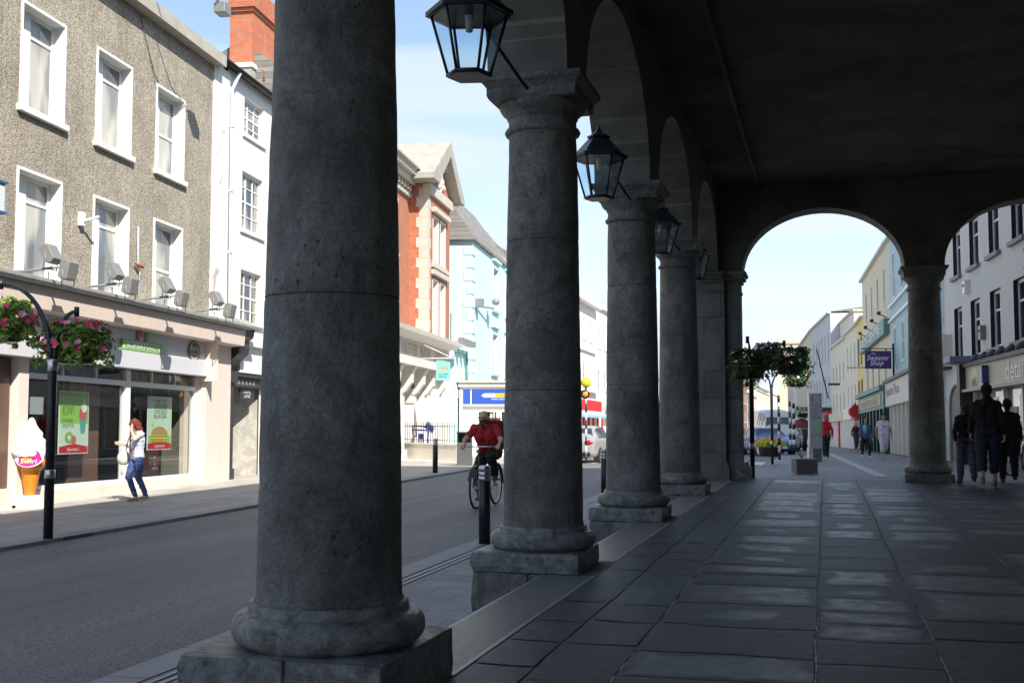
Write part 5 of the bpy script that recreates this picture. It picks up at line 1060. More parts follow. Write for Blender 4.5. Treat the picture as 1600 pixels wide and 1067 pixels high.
g = MB(); c0 = zA(1242, 600, 190, 0); g.box(c0.x - 2.8, c0.x + 2.8, c0.y - 3, c0.y + 3, -4, 13.2, CRM); g.box(c0.x - 3, c0.x + 3, c0.y - 3.2, c0.y + 3.2, 13.2, 13.6, STN)
for k in range(5): g.box(c0.x - 3 + k * 1.25, c0.x - 2.3 + k * 1.25, c0.y - 3.1, c0.y - 2.7, 13.6, 14.2, STN)
g.prism([(c0.x - .4, 13.6), (c0.x + .4, 13.6), (c0.x, 16)], 'y', c0.y - .4, c0.y + .4, STN); tag(g.build('church_tower'), 'square pale church tower rising far off above the baskets', 'tower')
# far left houses closing the street, seen under the baskets
LFAR = [((1150, 150), (1168, 190), 8.0, M('dark_brick_house', (.20, .12, .09), .8), 'dark brick house far down the street beside the post'), ((1168, 190), (1183, 235), 7.0, STN, 'sand coloured house far down the street'), ((1183, 235), (1203, 290), 8.8, CRM, 'cream house with a brown roof far down the street'), ((1203, 290), (1222, 360), 9.5, CRM2, 'pale house at the far end of the street')]
for i, ((u0, d0), (u1, d1), zt, m_, lab) in enumerate(LFAR):
    a_, b_ = zA(u0, 690, d0, -2.6 - .3 * i), zA(u1, 690, d1, -2.9 - .3 * i); L1 = (b_ - a_).length
    facade('distant_house', lab, a_, b_, 1, zt + 1, m_, grid(max(3, int(L1 / 4)), L1, 1.2, [(6.0, 7.6), (3.0, 4.8)], 1), pane=PANED, rh=2.5, t_back=9)
# purple hanging sign
p = zA(1352, 576, 55, 0); g = MB(); PUR = flat('purple_sign', (.075, .03, .16), .5); hz0 = P(1352, 576, 55).z; o_ = Vector((p.x, p.y, hz0)); w_, h_ = 1.29, .88
def sg(a, b, q=0): return o_ + RT * (w_ * a) + Vector((0, 0, h_ * b)) - Vector((-RT.y, RT.x, 0)) * q
g.add([sg(0, 0), sg(1, 0), sg(1, 1), sg(0, 1), sg(0, 0, -.05), sg(1, 0, -.05), sg(1, 1, -.05), sg(0, 1, -.05)], [(0, 1, 2, 3), (4, 5, 6, 7), (0, 1, 5, 4), (1, 2, 6, 5), (2, 3, 7, 6), (3, 0, 4, 7)], PUR, raw=True)
board = g.build('signboard', fixn=False); root = thing('purple_hanging_sign', 'purple hanging sign with white lettering reading The Sweater Shop', 'sign', tuple(o_))
board.data.transform(Matrix.Translation(-o_)); board.parent = root; ORI[board.name] = o_
g = MB(); text(g, 'The', lambda a, b: sg(.24 + .17 * a, .78 + .13 * b, .01), WHT, .3); text(g, 'Sweater', lambda a, b: sg(.06 + .86 * a, .46 + .30 * b, .01), WHT, .3); text(g, 'Shop', lambda a, b: sg(.18 + .52 * a, .10 + .36 * b, .01), WHT, .3); g.build('lettering', board, fixn=False)
g = MB(); g.tube([sg(-.15, 1.12), sg(1.1, 1.12)], .025, BLACK, 6); g.tube([sg(1.08, 1.4), sg(1.08, -.5)], .05, BLACK, 6); g.tube([sg(-.7, .06), sg(0, .06)], .02, BLACK, 5)
for a in (.2, .8): g.tube([sg(a, 1.0), sg(a, 1.12)], .03, BLACK, 6)
g.build('bracket', root)
g = MB(); g.tube([P(1276, 545, 62), P(1294, 622, 62)], .035, BLACK, 6); tag(g.build('flagpole'), 'bare dark pole leaning out over the pavement above the map stand', 'pole')
g = MB(); a_ = P(1294, 602, 80); g.box(a_.x, a_.x + .8, a_.y, a_.y + .08, a_.z, a_.z + .16, BLK2); tag(g.build('blade_sign'), 'small dark blade sign on the pale cream facade', 'sign')

# ================================================================== people
def capmesh(caps, seg=10):
    V = []; Fc = []
    for p0, r0, p1, r1 in caps:
        p0, p1 = Vector(p0), Vector(p1); d = p1 - p0
        if d.length < 1e-4: d = Vector((0, 0, 1e-3)); p1 = p0 + d
        d.normalize(); u = d.orthogonal().normalized(); w = d.cross(u); rings = []
        for k in (1, 2, 3): a = math.pi / 2 * k / 3.0; rings.append((p0 - d * r0 * math.cos(a), r0 * math.sin(a)))
        for k in (3, 2, 1): a = math.pi / 2 * k / 3.0; rings.append((p1 + d * r1 * math.cos(a), r1 * math.sin(a)))
        o = len(V); V.append(p0 - d * r0)
        for c, r in rings:
            for i in range(seg): a = 2 * math.pi * i / seg; V.append(c + (u * math.cos(a) + w * math.sin(a)) * r)
        V.append(p1 + d * r1); e = len(V) - 1; n = len(rings)
        for i in range(seg):
            j = (i + 1) % seg; Fc.append((o, o + 1 + j, o + 1 + i)); Fc.append((e, o + 1 + (n - 1) * seg + i, o + 1 + (n - 1) * seg + j))
            for k in range(n - 1): Fc.append((o + 1 + k * seg + i, o + 1 + k * seg + j, o + 1 + (k + 1) * seg + j, o + 1 + (k + 1) * seg + i))
    return V, Fc
TMPS = bpy.data.scenes.new('tmp')
def blob(name, caps, mat, parent, T, voxel=.011, smooth=2, rough=0.0, seg=10):
    V, Fc = capmesh(caps, seg); me = bpy.data.meshes.new('tmp'); me.from_pydata(V, [], Fc); o = bpy.data.objects.new('tmp', me); TMPS.collection.objects.link(o)
    m = o.modifiers.new('r', 'REMESH'); m.mode = 'VOXEL'; m.voxel_size = voxel; m.use_smooth_shade = True
    if smooth: q = o.modifiers.new('s', 'SMOOTH'); q.factor = .5; q.iterations = smooth
    TMPS.view_layers[0].update(); dg = TMPS.view_layers[0].depsgraph; nm = bpy.data.meshes.new_from_object(o.evaluated_get(dg)); bpy.data.objects.remove(o); bpy.data.meshes.remove(me)
    nm.name = name
    if rough:
        ns = [v.normal.copy() for v in nm.vertices]
        for v, n_ in zip(nm.vertices, ns): v.co += n_ * rough * (noise.noise(v.co * 28) + 1.6 * noise.noise(Vector((v.co.x * 11, v.co.y * 11, v.co.z * 19))))
    nm.transform(T); nm.materials.clear(); nm.materials.append(mat)
    for p in nm.polygons: p.use_smooth = True
    r = bpy.data.objects.new(name, nm); COL.objects.link(r); r.parent = parent; ORI[r.name] = ORI[parent.name]; return r
SKIN = M('skin', (.62, .38, .28), .5, .1, 12, .05, 90); SKIN2 = M('tanned_skin', (.40, .22, .15), .5, .1, 12, .05, 90)
def cloth(name, c, var=.2): return M(name, c, .85, var, 9, .5, 55, bdist=.006)
BASEJ = dict(head=(0, .02, 1.635), neck=(0, 0, 1.47), chest=(0, 0, 1.31), waist=(0, 0, 1.08), pelvis=(0, 0, .95),
    shR=(.185, 0, 1.42), elR=(.235, -.03, 1.13), wrR=(.25, .06, .885), shL=(-.185, 0, 1.42), elL=(-.235, -.03, 1.13), wrL=(-.25, .06, .885),
    hiR=(.09, 0, .92), knR=(.10, .03, .50), anR=(.10, -.02, .09), hiL=(-.09, 0, .92), knL=(-.10, .03, .50), anL=(-.10, -.02, .09))
def person(label, loc, dirv, h=1.75, J={}, skin=None, top=('tshirt', None), bottom=('trousers', None), shoe=None, hair=None, hairst='short', beard=None, look=None, voxel=.010, hands={}, build=1.0, group=None, glasses=False, footpitch={}):
    skin = skin or SKIN; S = h / 1.75; j = {k: Vector(v) for k, v in {**BASEJ, **J}.items()}; loc = Vector(loc)
    t = thing('person', label, 'person', tuple(loc), group); d = Vector((dirv[0], dirv[1], 0)).normalized(); rx = Vector((d.y, -d.x, 0))
    T = Matrix(((rx.x * S, d.x * S, 0, 0), (rx.y * S, d.y * S, 0, 0), (0, 0, S, 0), (0, 0, 0, 1)))
    f = Vector(look or (0, 1, 0)).normalized(); up = Vector((0, 0, 1)); up = (up - f * up.dot(f)).normalized(); sx = f.cross(up)
    b = build; X = Vector((1, 0, 0)); hd = j['head']
    def torso(e, top_=True):
        c = []
        for s in (1, -1):
            c += [(j['chest'] + X * s * .08 * b, .108 * b + e, j['waist'] + X * s * .05 * b, .098 * b * b + e), (j['waist'] + X * s * .05 * b, .098 * b * b + e, j['pelvis'] + X * s * .065 * b, .108 * b + e)]
            sh = j['shR' if s > 0 else 'shL']; c += [(j['chest'] + X * s * .07 - Vector((0, 0, .01)), .10 * b + e, sh + (j['neck'] - sh) * .15, .062 + e), (j['neck'] - Vector((0, 0, .03)), .058 + e, sh, .058 * b + e)]
        return c
    def limb(a, r0, m, r1, z, r2, e): return [(j[a], r0 * b + e, j[m], r1 * b + e), (j[m], r1 * b + e, j[z], r2 + e)]
    caps = torso(0) + [(j['neck'] - Vector((0, 0, .04)), .058, hd - up * .05, .053)]
    caps += [(hd + up * .035 - f * .012, .088, hd + up * .005 + f * .006, .083), (hd + f * .012 - up * .02, .074, hd + f * .036 - up * .082, .044)]
    caps += [(hd + f * .088 + up * .02, .010, hd + f * .106 - up * .022, .016)] + [(hd + f * .082 + sx * s * .018 + up * .03, .012, hd + f * .074 + sx * s * .05 + up * .03, .011) for s in (1, -1)]
    caps += [(hd + sx * s * .086 + up * .015, .018, hd + sx * s * .086 - up * .02, .013) for s in (1, -1)]
    caps += [(hd + f * .078 - up * .052 - sx * .02, .011, hd + f * .078 - up * .052 + sx * .02, .011)]
    for s, q in ((1, 'R'), (-1, 'L')):
        caps += limb('sh' + q, .052, 'el' + q, .040, 'wr' + q, .027, 0) + limb('hi' + q, .088, 'kn' + q, .056, 'an' + q, .038, 0)
        caps += [(j['kn' + q] * .7 + j['an' + q] * .3 - Vector((0, .012, 0)), .054 * b, j['kn' + q] * .5 + j['an' + q] * .5, .045)]
        hdv = hands.get(q, {}); dd = Vector(hdv.get('dir', j['wr' + q] - j['el' + q])).normalized(); ax = Vector(hdv.get('across', (0, 1, 0))); ax = (ax - dd * ax.dot(dd)).normalized(); pn = Vector(hdv.get('palm', (-s, 0, 0))); pn = (pn - dd * pn.dot(dd) - ax * pn.dot(ax)).normalized(); curl = hdv.get('curl', .5)
        w = j['wr' + q]
        for k, (o_, ln) in enumerate(((.028, .070), (.010, .080), (-.009, .074), (-.027, .058))):
            kn = w + dd * .085 + ax * o_; caps.append((w + ax * o_ * .6 + dd * .01, .017, kn, .013))
            m1 = kn + (dd * math.cos(curl) + pn * math.sin(curl)) * ln * .5; m2 = m1 + (dd * math.cos(curl * 2.1) + pn * math.sin(curl * 2.1)) * ln * .5; caps += [(kn, .0105, m1, .0095), (m1, .0095, m2, .0085)]
        tb = w + dd * .025 + ax * .025; tm = tb + (ax * .7 + dd * .7 + pn * .3).normalized() * .04; caps += [(w + dd * .02, .018, tb, .015), (tb, .014, tm, .012), (tm, .012, tm + (dd + pn * .5).normalized() * .03, .010)]
    body = blob('body', caps, skin, t, T, voxel * .8, 1)
    # eyes and mouth
    g = MB(lambda x, y, z: loc + T @ Vector((x, y, z)))
    for s in (1, -1): g.ball(hd + f * .084 + sx * s * .033 + up * .012, .011, DK if not glasses else BLACK, 5)
    if glasses:
        for s in (1, -1): g.ball(hd + f * .092 + sx * s * .034 + up * .010, .028, BLACK, 6, (1, .5, .8))
    g.build('eyes', body)
    kind, cm = top
    if kind:
        e = {'tshirt': .016, 'sleeveless': .013, 'jacket': .018, 'coat': .030}[kind]; c = torso(e)
        for q in 'RL':
            if kind == 'tshirt': m_ = j['sh' + q] + (j['el' + q] - j['sh' + q]) * .55; c += [(j['sh' + q], .064 * b, m_, .062 * b)]
            elif kind in ('jacket', 'coat'): w_ = j['el' + q] + (j['wr' + q] - j['el' + q]) * .93; c += [(j['sh' + q], .066 * b, j['el' + q], .054 * b), (j['el' + q], .054 * b, w_, .042)]
            hp = j['hi' + q]
            if kind == 'coat': kk = hp + (j['kn' + q] - hp) * .6; c += [(hp, .14 * b, kk, .135 * b)]
            else:
              if kind == 'jacket' and q == 'R': c += [(j['neck'] - X * .035 - Vector((0, .02, .01)), .066, j['neck'] + X * .035 + Vector((0, -.02, .01)), .066), (j['neck'] + Vector((0, -.05, -.03)), .07, j['neck'] + Vector((0, -.03, .02)), .055)]
              c += [(j['pelvis'] + X * (.075 if q == 'R' else -.075) * b, .108 * b + e, j['pelvis'] + X * (.07 if q == 'R' else -.07) * b - Vector((0, 0, .03)), .106 * b + e)]
        blob({'tshirt': 'shirt', 'sleeveless': 'top'}.get(kind, kind), c, cm, t, T, voxel, 2, .009)
    kind, cm = bottom
    if kind:
        c = []
        for s, q in ((1, 'R'), (-1, 'L')):
            e = .014 if kind == 'skinny' else .028; hp = j['hi' + q]; kn, an = j['kn' + q], j['an' + q]
            c += [(j['pelvis'] + X * s * .065 * b, .104 * b + e, hp, .09 * b + e), (hp, .092 * b + e, kn, .058 * b + e)]
            stop = {'trousers': .94, 'skinny': .93, 'cropped': .5, 'shorts': .15}[kind]; en = kn + (an - kn) * stop; c += [(kn, .058 * b + e, en, (.050 if kind == 'skinny' else .066) + (.02 if kind in ('cropped', 'shorts') else 0))]
        blob('trousers' if kind != 'shorts' else 'shorts', c, cm, t, T, voxel, 2, .009)
    for s, q in ((1, 'R'), (-1, 'L')):
        an = j['an' + q]; fd = Vector((s * .12, 1, footpitch.get(q, 0))).normalized(); fu = Vector((0, 0, 1)); dz = fu * -.045
        blob('shoe', [(an + dz - fd * .03, .043, an + dz + fd * .09 + fu * -.008, .038), (an + dz + fd * .09 + fu * -.008, .038, an + dz + fd * .165 + fu * -.014, .030), (an, .045, an + dz, .046)], shoe or BLACK, t, T, voxel, 1)
    if hair:
        c = [(hd + up * .05 - f * .02, .094, hd + up * .03 - f * .03, .094), (hd - f * .05 + up * .0, .075, hd - f * .05 - up * .05, .06)]
        if hairst == 'long': c += [(hd - f * .05 + sx * s * .05 + up * .03, .07, hd - f * .05 + sx * s * .06 - up * .16, .05) for s in (1, -1)] + [(hd + sx * s * .075 + up * .05 + f * .01, .045, hd + sx * s * .088 - up * .11, .035) for s in (1, -1)] + [(hd + up * .10 + f * .02, .045, hd + up * .05 + sx * .07 + f * .03, .04)]
        if hairst == 'balding': c = [(hd - f * .045 + sx * s * .045 + up * .045, .060, hd - f * .02 + sx * s * .062 - up * .02, .040) for s in (1, -1)] + [(hd - f * .055, .07, hd - f * .055 - up * .05, .06)]
        blob('hair', c, hair, t, T, voxel * .8, 1, .010)
    if beard: blob('beard', [(hd + f * .040 + sx * s * .035 - up * .058, .040, hd + f * .048 - up * .10, .046) for s in (1, -1)] + [(hd + f * .055 - up * .09, .045, hd + f * .06 - up * .15, .030), (hd + f * .085 - up * .040 - sx * .03, .014, hd + f * .085 - up * .040 + sx * .03, .014)], beard, t, T, voxel * .8, 1, .008)
    return t, T, j
LEFTV = -RT; TOCAM = Vector((-FW.x, -FW.y, 0)).normalized()
# woman at the shop window
wp = PZ(213, 783, -.325)
W, WT, wj = person('red-haired woman in a sleeveless lilac top and blue jeans shading her face with one hand', wp, LEFTV * .75 + TOCAM * .65, 1.60,
    J=dict(head=(0, .07, 1.59), neck=(0, .02, 1.45), shL=(-.17, .0, 1.40), elL=(-.28, .18, 1.30), wrL=(-.13, .20, 1.50), shR=(.17, .0, 1.39), elR=(.23, .02, 1.12), wrR=(.27, .22, 1.20), knR=(.05, .16, .52), anR=(-.01, .02, .10), hiL=(-.09, 0, .92), knL=(-.08, .0, .50), anL=(-.10, -.16, .13)),
    top=('sleeveless', cloth('lilac_cotton', (.50, .52, .66))), bottom=('skinny', cloth('blue_denim', (.05, .09, .22))), shoe=flat('tan_sandal', (.50, .30, .18)), hair=cloth('auburn_hair', (.14, .028, .012), .5), hairst='long', look=(0, 1, -.45), voxel=.009,
    hands={'L': dict(dir=(.5, -.3, .8), across=(1, 0, .2), palm=(0, -1, 0), curl=.3), 'R': dict(dir=(.3, .9, .1), across=(0, .2, 1), palm=(0, 0, 1), curl=.35)})
g = MB(lambda x, y, z: Vector(wp) + WT @ Vector((x, y, z)))
g.tube([(.20, .05, 1.46), (.26, .12, 1.2), (.24, .16, 1.0)], .012, CREAMW, 5); g.ball((.27, .18, .90), .16, cloth('cream_leather', (.60, .57, .48)), 10, (.55, .9, .95)); g.tube([(.26, .2, .78), (.25, .22, .55)], .02, CREAMW, 5)
tag(g.build('shoulder_bag'), 'cream shoulder bag hanging at the side of the red-haired woman', 'bag')
# bicycle
TYRE = flat('black_rubber', (.018, .018, .018), .7); CHR = M('chrome', (.6, .6, .62), .2, .05, 5, 0, 60, 1.0); BKF = flat('dark_bike_frame', (.015, .02, .03), .3)
def bicycle(label, loc, dirv, S=1.0, steer=0.0):
    loc = Vector(loc); d = Vector((dirv[0], dirv[1], 0)).normalized(); rx = Vector((d.y, -d.x, 0)); t = thing('bicycle', label, 'bicycle', tuple(loc))
    Tm = lambda x, y, z: loc + (rx * x + d * y + Vector((0, 0, z))) * S
    g = MB(Tm); hb, ht, st, bb, ra, fa_ = (0, .42, .62), (0, .37, .88), (0, -.22, .86), (0, -.08, .29), (0, -.52, .345), (0, .55, .345)
    for a, b, r in ((hb, ht, .02), ((0, .38, .84), (0, -.2, .78), .016), (hb, bb, .02), (bb, st, .017), (bb, ra, .011), ((0, -.2, .78), ra, .009)): g.tube([a, b], r, BKF, 8)
    for s in (-.055, .055): g.tube([(0, .43, .60), (s, .46, .58), (s, .55, .345)], .012, BKF, 6)
    g.box(-.02, .05, -.5, -.06, .30, .42, BKF) if 0 else None
    g.tube([(.05, -.08, .36), (.05, -.5, .39)], .006, CHR, 4); g.tube([(.05, -.08, .22), (.05, -.5, .30)], .006, CHR, 4); g.build('frame', t)
    g = MB(Tm); g.tube([ht, (0, .40, 1.0), (0, .42, 1.02)], .014, CHR, 6); g.tube([(-.31, .30, 1.03), (-.2, .38, 1.02), (0, .42, 1.02), (.2, .38, 1.02), (.31, .30, 1.03)], .013, CHR, 6); g.tube([(-.31, .30, 1.03), (-.27, .33, 1.03)], .018, TYRE, 6); g.tube([(.31, .30, 1.03), (.27, .33, 1.03)], .018, TYRE, 6); g.ball((.0, .47, .95), .035, CHR, 6); g.build('handlebar', t)
    g = MB(Tm); g.prism([(-.07, -.38), (.07, -.38), (.03, -.2), (.015, -.05), (-.015, -.05), (-.03, -.2)], 'z', .90, .95, TYRE); g.tube([st, (0, -.23, .92)], .013, CHR, 6); g.build('saddle', t)
    g = MB(Tm)
    for s, a in ((1, -70), (-1, 110)):
        p1 = (s * .09, -.08 + .17 * math.cos(R(a)), .29 + .17 * math.sin(R(a))); g.tube([(s * .03, -.08, .29), (s * .09, -.08, .29), p1], .010, CHR, 6); g.box(min(s * .1, s * .19), max(s * .1, s * .19), p1[1] - .04, p1[1] + .04, p1[2] - .012, p1[2] + .012, TYRE)
    g.lathe([(.085, -.004), (.085, .004)], (0, 0, 0), CHR, 16) if 0 else None; g.build('crank', t)
    for (cy_, cz) in ((.55, .345), (-.52, .345)):
        g = MB(Tm); c = [(0, cy_ + .335 * math.cos(a), cz + .335 * math.sin(a)) for a in [2 * math.pi * k / 36 for k in range(37)]]; g.tube(c, .019, TYRE, 8, cap=False); w = g.build('wheel', t)
        g = MB(Tm); c = [(0, cy_ + .308 * math.cos(a), cz + .308 * math.sin(a)) for a in [2 * math.pi * k / 36 for k in range(37)]]; g.tube(c, .012, CHR, 6, cap=False); g.tube([(-.04, cy_, cz), (.04, cy_, cz)], .02, CHR, 8)
        for k in range(20): a = 2 * math.pi * k / 20; g.tube([(.02 * (1 if k % 2 else -1), cy_, cz), (0, cy_ + .3 * math.cos(a + .2), cz + .3 * math.sin(a + .2))], .0022, CHR, 3)
        g.build('rim', w)
    g = MB(Tm)
    for cy_ in (.55, -.52):
        pts = [(cy_ + .375 * math.cos(R(a)), .345 + .375 * math.sin(R(a))) for a in (range(20, 150, 10) if cy_ > 0 else range(20, 190, 10))]
        for (a, z1), (b, z2) in zip(pts, pts[1:]): g.add([Tm(-.03, a, z1), Tm(.03, a, z1), Tm(.03, b, z2), Tm(-.03, b, z2)], [(0, 1, 2, 3)], BKF, raw=True)
    g.build('mudguard', t); return t
fp = PZ(744, 795, -.375); bd = (TOCAM * 1.0 + LEFTV * .30).normalized(); BS = 1.10; bc = fp - bd * .55 * BS
bicycle('dark bicycle ridden towards the camera behind the second column', bc, bd, BS)
CYC, CT, cj = person('bearded balding man in a red t-shirt and dark trousers riding a bicycle', bc, bd, 1.75 * BS * .98,
    J=dict(head=(0, .17, 1.53), neck=(0, .10, 1.38), chest=(0, .05, 1.25), waist=(0, -.12, 1.06), pelvis=(0, -.24, .98), shR=(.20, .07, 1.34), elR=(.33, .20, 1.14), wrR=(.31, .28, 1.07), shL=(-.20, .07, 1.34), elL=(-.33, .20, 1.14), wrL=(-.31, .28, 1.07),
           hiR=(.09, -.22, .93), knR=(.13, .16, .60), anR=(.13, -.06, .19), hiL=(-.09, -.22, .93), knL=(-.14, .20, .86), anL=(-.14, -.06, .54)), skin=SKIN,
    top=('tshirt', cloth('crimson_cotton', (.48, .02, .025))), bottom=('trousers', cloth('black_trousers', (.02, .02, .022))), shoe=flat('olive_shoe', (.10, .12, .05), .7), hair=cloth('brown_grey_hair', (.11, .08, .06), .4), hairst='balding', beard=cloth('red_brown_beard', (.13, .055, .03), .4), look=(.1, 1, -.12), voxel=.009, build=1.12,
    hands={'R': dict(dir=(.1, .8, -.2), across=(-1, 0, 0), palm=(0, -.3, -1), curl=1.1), 'L': dict(dir=(-.1, .8, -.2), across=(1, 0, 0), palm=(0, -.3, -1), curl=1.1)})
g = MB(lambda x, y, z: Vector(bc) + CT @ Vector((x, y, z))); g.prism([(-.20, .02), (-.42, -.06), (-.44, -.30), (-.30, -.36), (-.18, -.30)], 'x', -.19, .19, BLACK) if 0 else None
g.add([(x, y, z) for x in (-.21, .17) for y, z in ((-.06, 1.44), (-.30, 1.40), (-.42, 1.05), (-.28, .98))], [(0, 1, 2, 3), (4, 5, 6, 7), (0, 1, 5, 4), (1, 2, 6, 5), (2, 3, 7, 6), (3, 0, 4, 7)], cloth('black_nylon', (.02, .02, .02)))
g.add([(x, y, z) for x in (-.22, .10) for y, z in ((-.07, 1.50), (-.28, 1.46), (-.31, 1.38), (-.08, 1.40))], [(0, 1, 2, 3), (4, 5, 6, 7), (0, 1, 5, 4), (1, 2, 6, 5), (2, 3, 7, 6), (3, 0, 4, 7)], cloth('red_nylon', (.45, .03, .03)))
g.box(-.2, .05, -.2, -.1, 1.50, 1.53, YEL)
for s in (-.13, .13): g.tube([(s, -.06, 1.44), (s, .13, 1.40), (s * 1.1, .17, 1.28), (s * 1.2, .0, 1.1)], .018, cloth('black_nylon', (.02, .02, .02)), 5)
tag(g.build('backpack', bevel=.01), 'black backpack with a red and yellow top on the back of the cyclist', 'backpack')
# three people in shade walking out under the second arch
AWAY = -TOCAM; STREET = Vector((-.1, 1, 0))
BLKC = cloth('black_wool', (.012, .012, .014)); NAVC = cloth('dark_denim', (.022, .035, .06)); GREYC = cloth('faded_grey_denim', (.07, .085, .12))
def walk(p, ph=1, st=.22):
    a = dict(shR=(.158, 0, 1.39), shL=(-.158, 0, 1.39), knR=(.10, .10 * ph + .06, .51), anR=(.10, .16 * ph, .10 if ph > 0 else .16), knL=(-.10, -.06 * ph + .06, .51), anL=(-.10, -st * ph, .16 if ph > 0 else .10), elR=(.24, -.08 * ph, 1.14), wrR=(.26, -.06 * ph + .04, .90), elL=(-.24, .06 * ph, 1.14), wrL=(-.26, .14 * ph, .92)); a.update(p); return a
person('tall person in a black jacket and cropped dark trousers walking away from the camera', PZ(1545, 762, 0), STREET * .95 + RT * .2, 1.90, J=walk(dict(head=(0, .0, 1.62)), 1), top=('jacket', BLKC), bottom=('cropped', NAVC), shoe=flat('pale_trainer', (.22, .21, .18), .6), hair=cloth('black_hair', (.012, .010, .010)), build=1.06)
person('stooped person in a black jacket and loose blue-grey trousers beside the end column', PZ(1512, 757, 0), STREET, 1.58, J=walk(dict(head=(0, .08, 1.58), neck=(0, .04, 1.43)), -1), top=('jacket', BLKC), bottom=('trousers', GREYC), shoe=BLACK, hair=cloth('dark_grey_hair', (.05, .05, .05)), build=1.0)
person('person in a long black coat at the right of the three walkers', PZ(1577, 755, 0), STREET + RT * .15, 1.62, J=walk({}, -1), top=('coat', BLKC), bottom=('trousers', BLKC), shoe=BLACK, hair=cloth('black_hair', (.012, .010, .010)), build=1.08)
# far people on the pavement beyond
WCOT = cloth('white_cotton', (.62, .62, .70)); p_ = P(1381, 715, 46); 
MW, MT, mj = person('dark-bearded man in a white t-shirt and white cropped trousers walking towards the camera', (p_.x, p_.y, p_.z), TOCAM, 1.80, J=walk({'head': (0, .03, 1.62), 'wrR': (.30, .05, .9), 'elR': (.29, -.03, 1.14), 'elL': (-.29, 0, 1.14), 'wrL': (-.31, .08, .9)}, 1), skin=SKIN2, top=('tshirt', WCOT), bottom=('cropped', WCOT), shoe=flat('lime_trainer', (.25, .40, .30)), hair=cloth('black_hair', (.012, .010, .010)), build=1.2)
g = MB(lambda x, y, z: Vector((p_.x, p_.y, p_.z)) + MT @ Vector((x, y, z)))
swoosh(g, 0, 1.33, .10, 200, 340, .03, .155, NAVY); swoosh(g, 0, 1.33, .13, 30, 150, .02, .155, NAVY); g.build('shirt_print', MW, fixn=False)
p_ = P(1353, 716, 46.5); person('dark-haired woman in sunglasses, denim jacket and black trousers walking towards the camera', tuple(p_), TOCAM, 1.70, J=walk({'wrL': (-.27, .1, .85)}, -1), top=('jacket', cloth('denim_jacket', (.06, .12, .24))), bottom=('skinny', cloth('black_leggings', (.012, .012, .015))), shoe=flat('pale_pump', (.60, .55, .50)), hair=cloth('dark_brown_hair', (.035, .018, .012)), hairst='long', glasses=True, voxel=.012)
g = MB(); g.ball((p_.x - .02, p_.y - .14, p_.z + 1.22), .1, flat('turquoise_top', (.22, .50, .50)), 8, (.8, .55, 1.9)); tag(g.build('scarf'), 'turquoise scarf down the front of the woman in the denim jacket', 'scarf')
p_ = P(1338, 702, 66); person('person in a maroon top and grey trousers walking behind the denim jacket woman', tuple(p_), TOCAM, 1.60, J=walk({}, 1), top=('jacket', cloth('maroon_wool', (.14, .02, .03))), bottom=('trousers', GREYC), hair=cloth('white_hair', (.5, .48, .45)), voxel=.014)
p_ = P(1291, 716, 43.5); person('person in a bright red top and black trousers half hidden by the map stand', tuple(p_), AWAY, 1.68, J=walk({}, 1, .1), top=('jacket', cloth('bright_red_fleece', (.50, .015, .02))), bottom=('trousers', cloth('black_trousers', (.02, .02, .022))), hair=cloth('grey_hair', (.2, .19, .18)), voxel=.012)
p_ = P(1258, 694, 66); person('person in a pale blue top sitting out near the red parasol', tuple(p_), TOCAM, 1.6, J=walk({}, 1), top=('tshirt', cloth('pale_blue_cotton', (.35, .45, .55))), bottom=('trousers', GREYC), hair=cloth('dark_brown_hair', (.035, .018, .012)), voxel=.016)

# ================================================================== street furniture
def bollard(loc, label):
    t = thing('bollard', label, 'bollard', tuple(loc), 'black bollards with steel bands'); L = MB(lambda x, y, z: (loc[0] + x, loc[1] + y, loc[2] + z))
    L.lathe([(.075, -.02), (.075, .78), (.068, .785), (.068, .80)], (0, 0, 0), BLACK, 20); L.build('post', t)
    L = MB(L.T); L.lathe([(.070, .80), (.077, .802), (.077, .85), (.071, .853), (.071, .86), (.077, .863), (.077, .91), (.071, .913), (.071, .92), (.077, .923), (.077, .97), (.070, .985), (.05, .995)], (0, 0, 0), STEEL, 20); L.build('steel_band', t); return t
bp = PZ(757, 848, -.32); t = bollard(bp, 'nearest black bollard, standing on the kerb in front of the bicycle')
dup(t, P(945, 758, 21.5) * 1.0, 0, 'black bollard glimpsed behind the third column'); dup(t, PZ(680, 739, -.34), 0, 'black bollard on the far kerb before the cream wall')
for o in bpy.data.objects:
    if o.name.startswith('bollard') and 'glimpsed' in o.get('label', ''): o.location.z = -.32
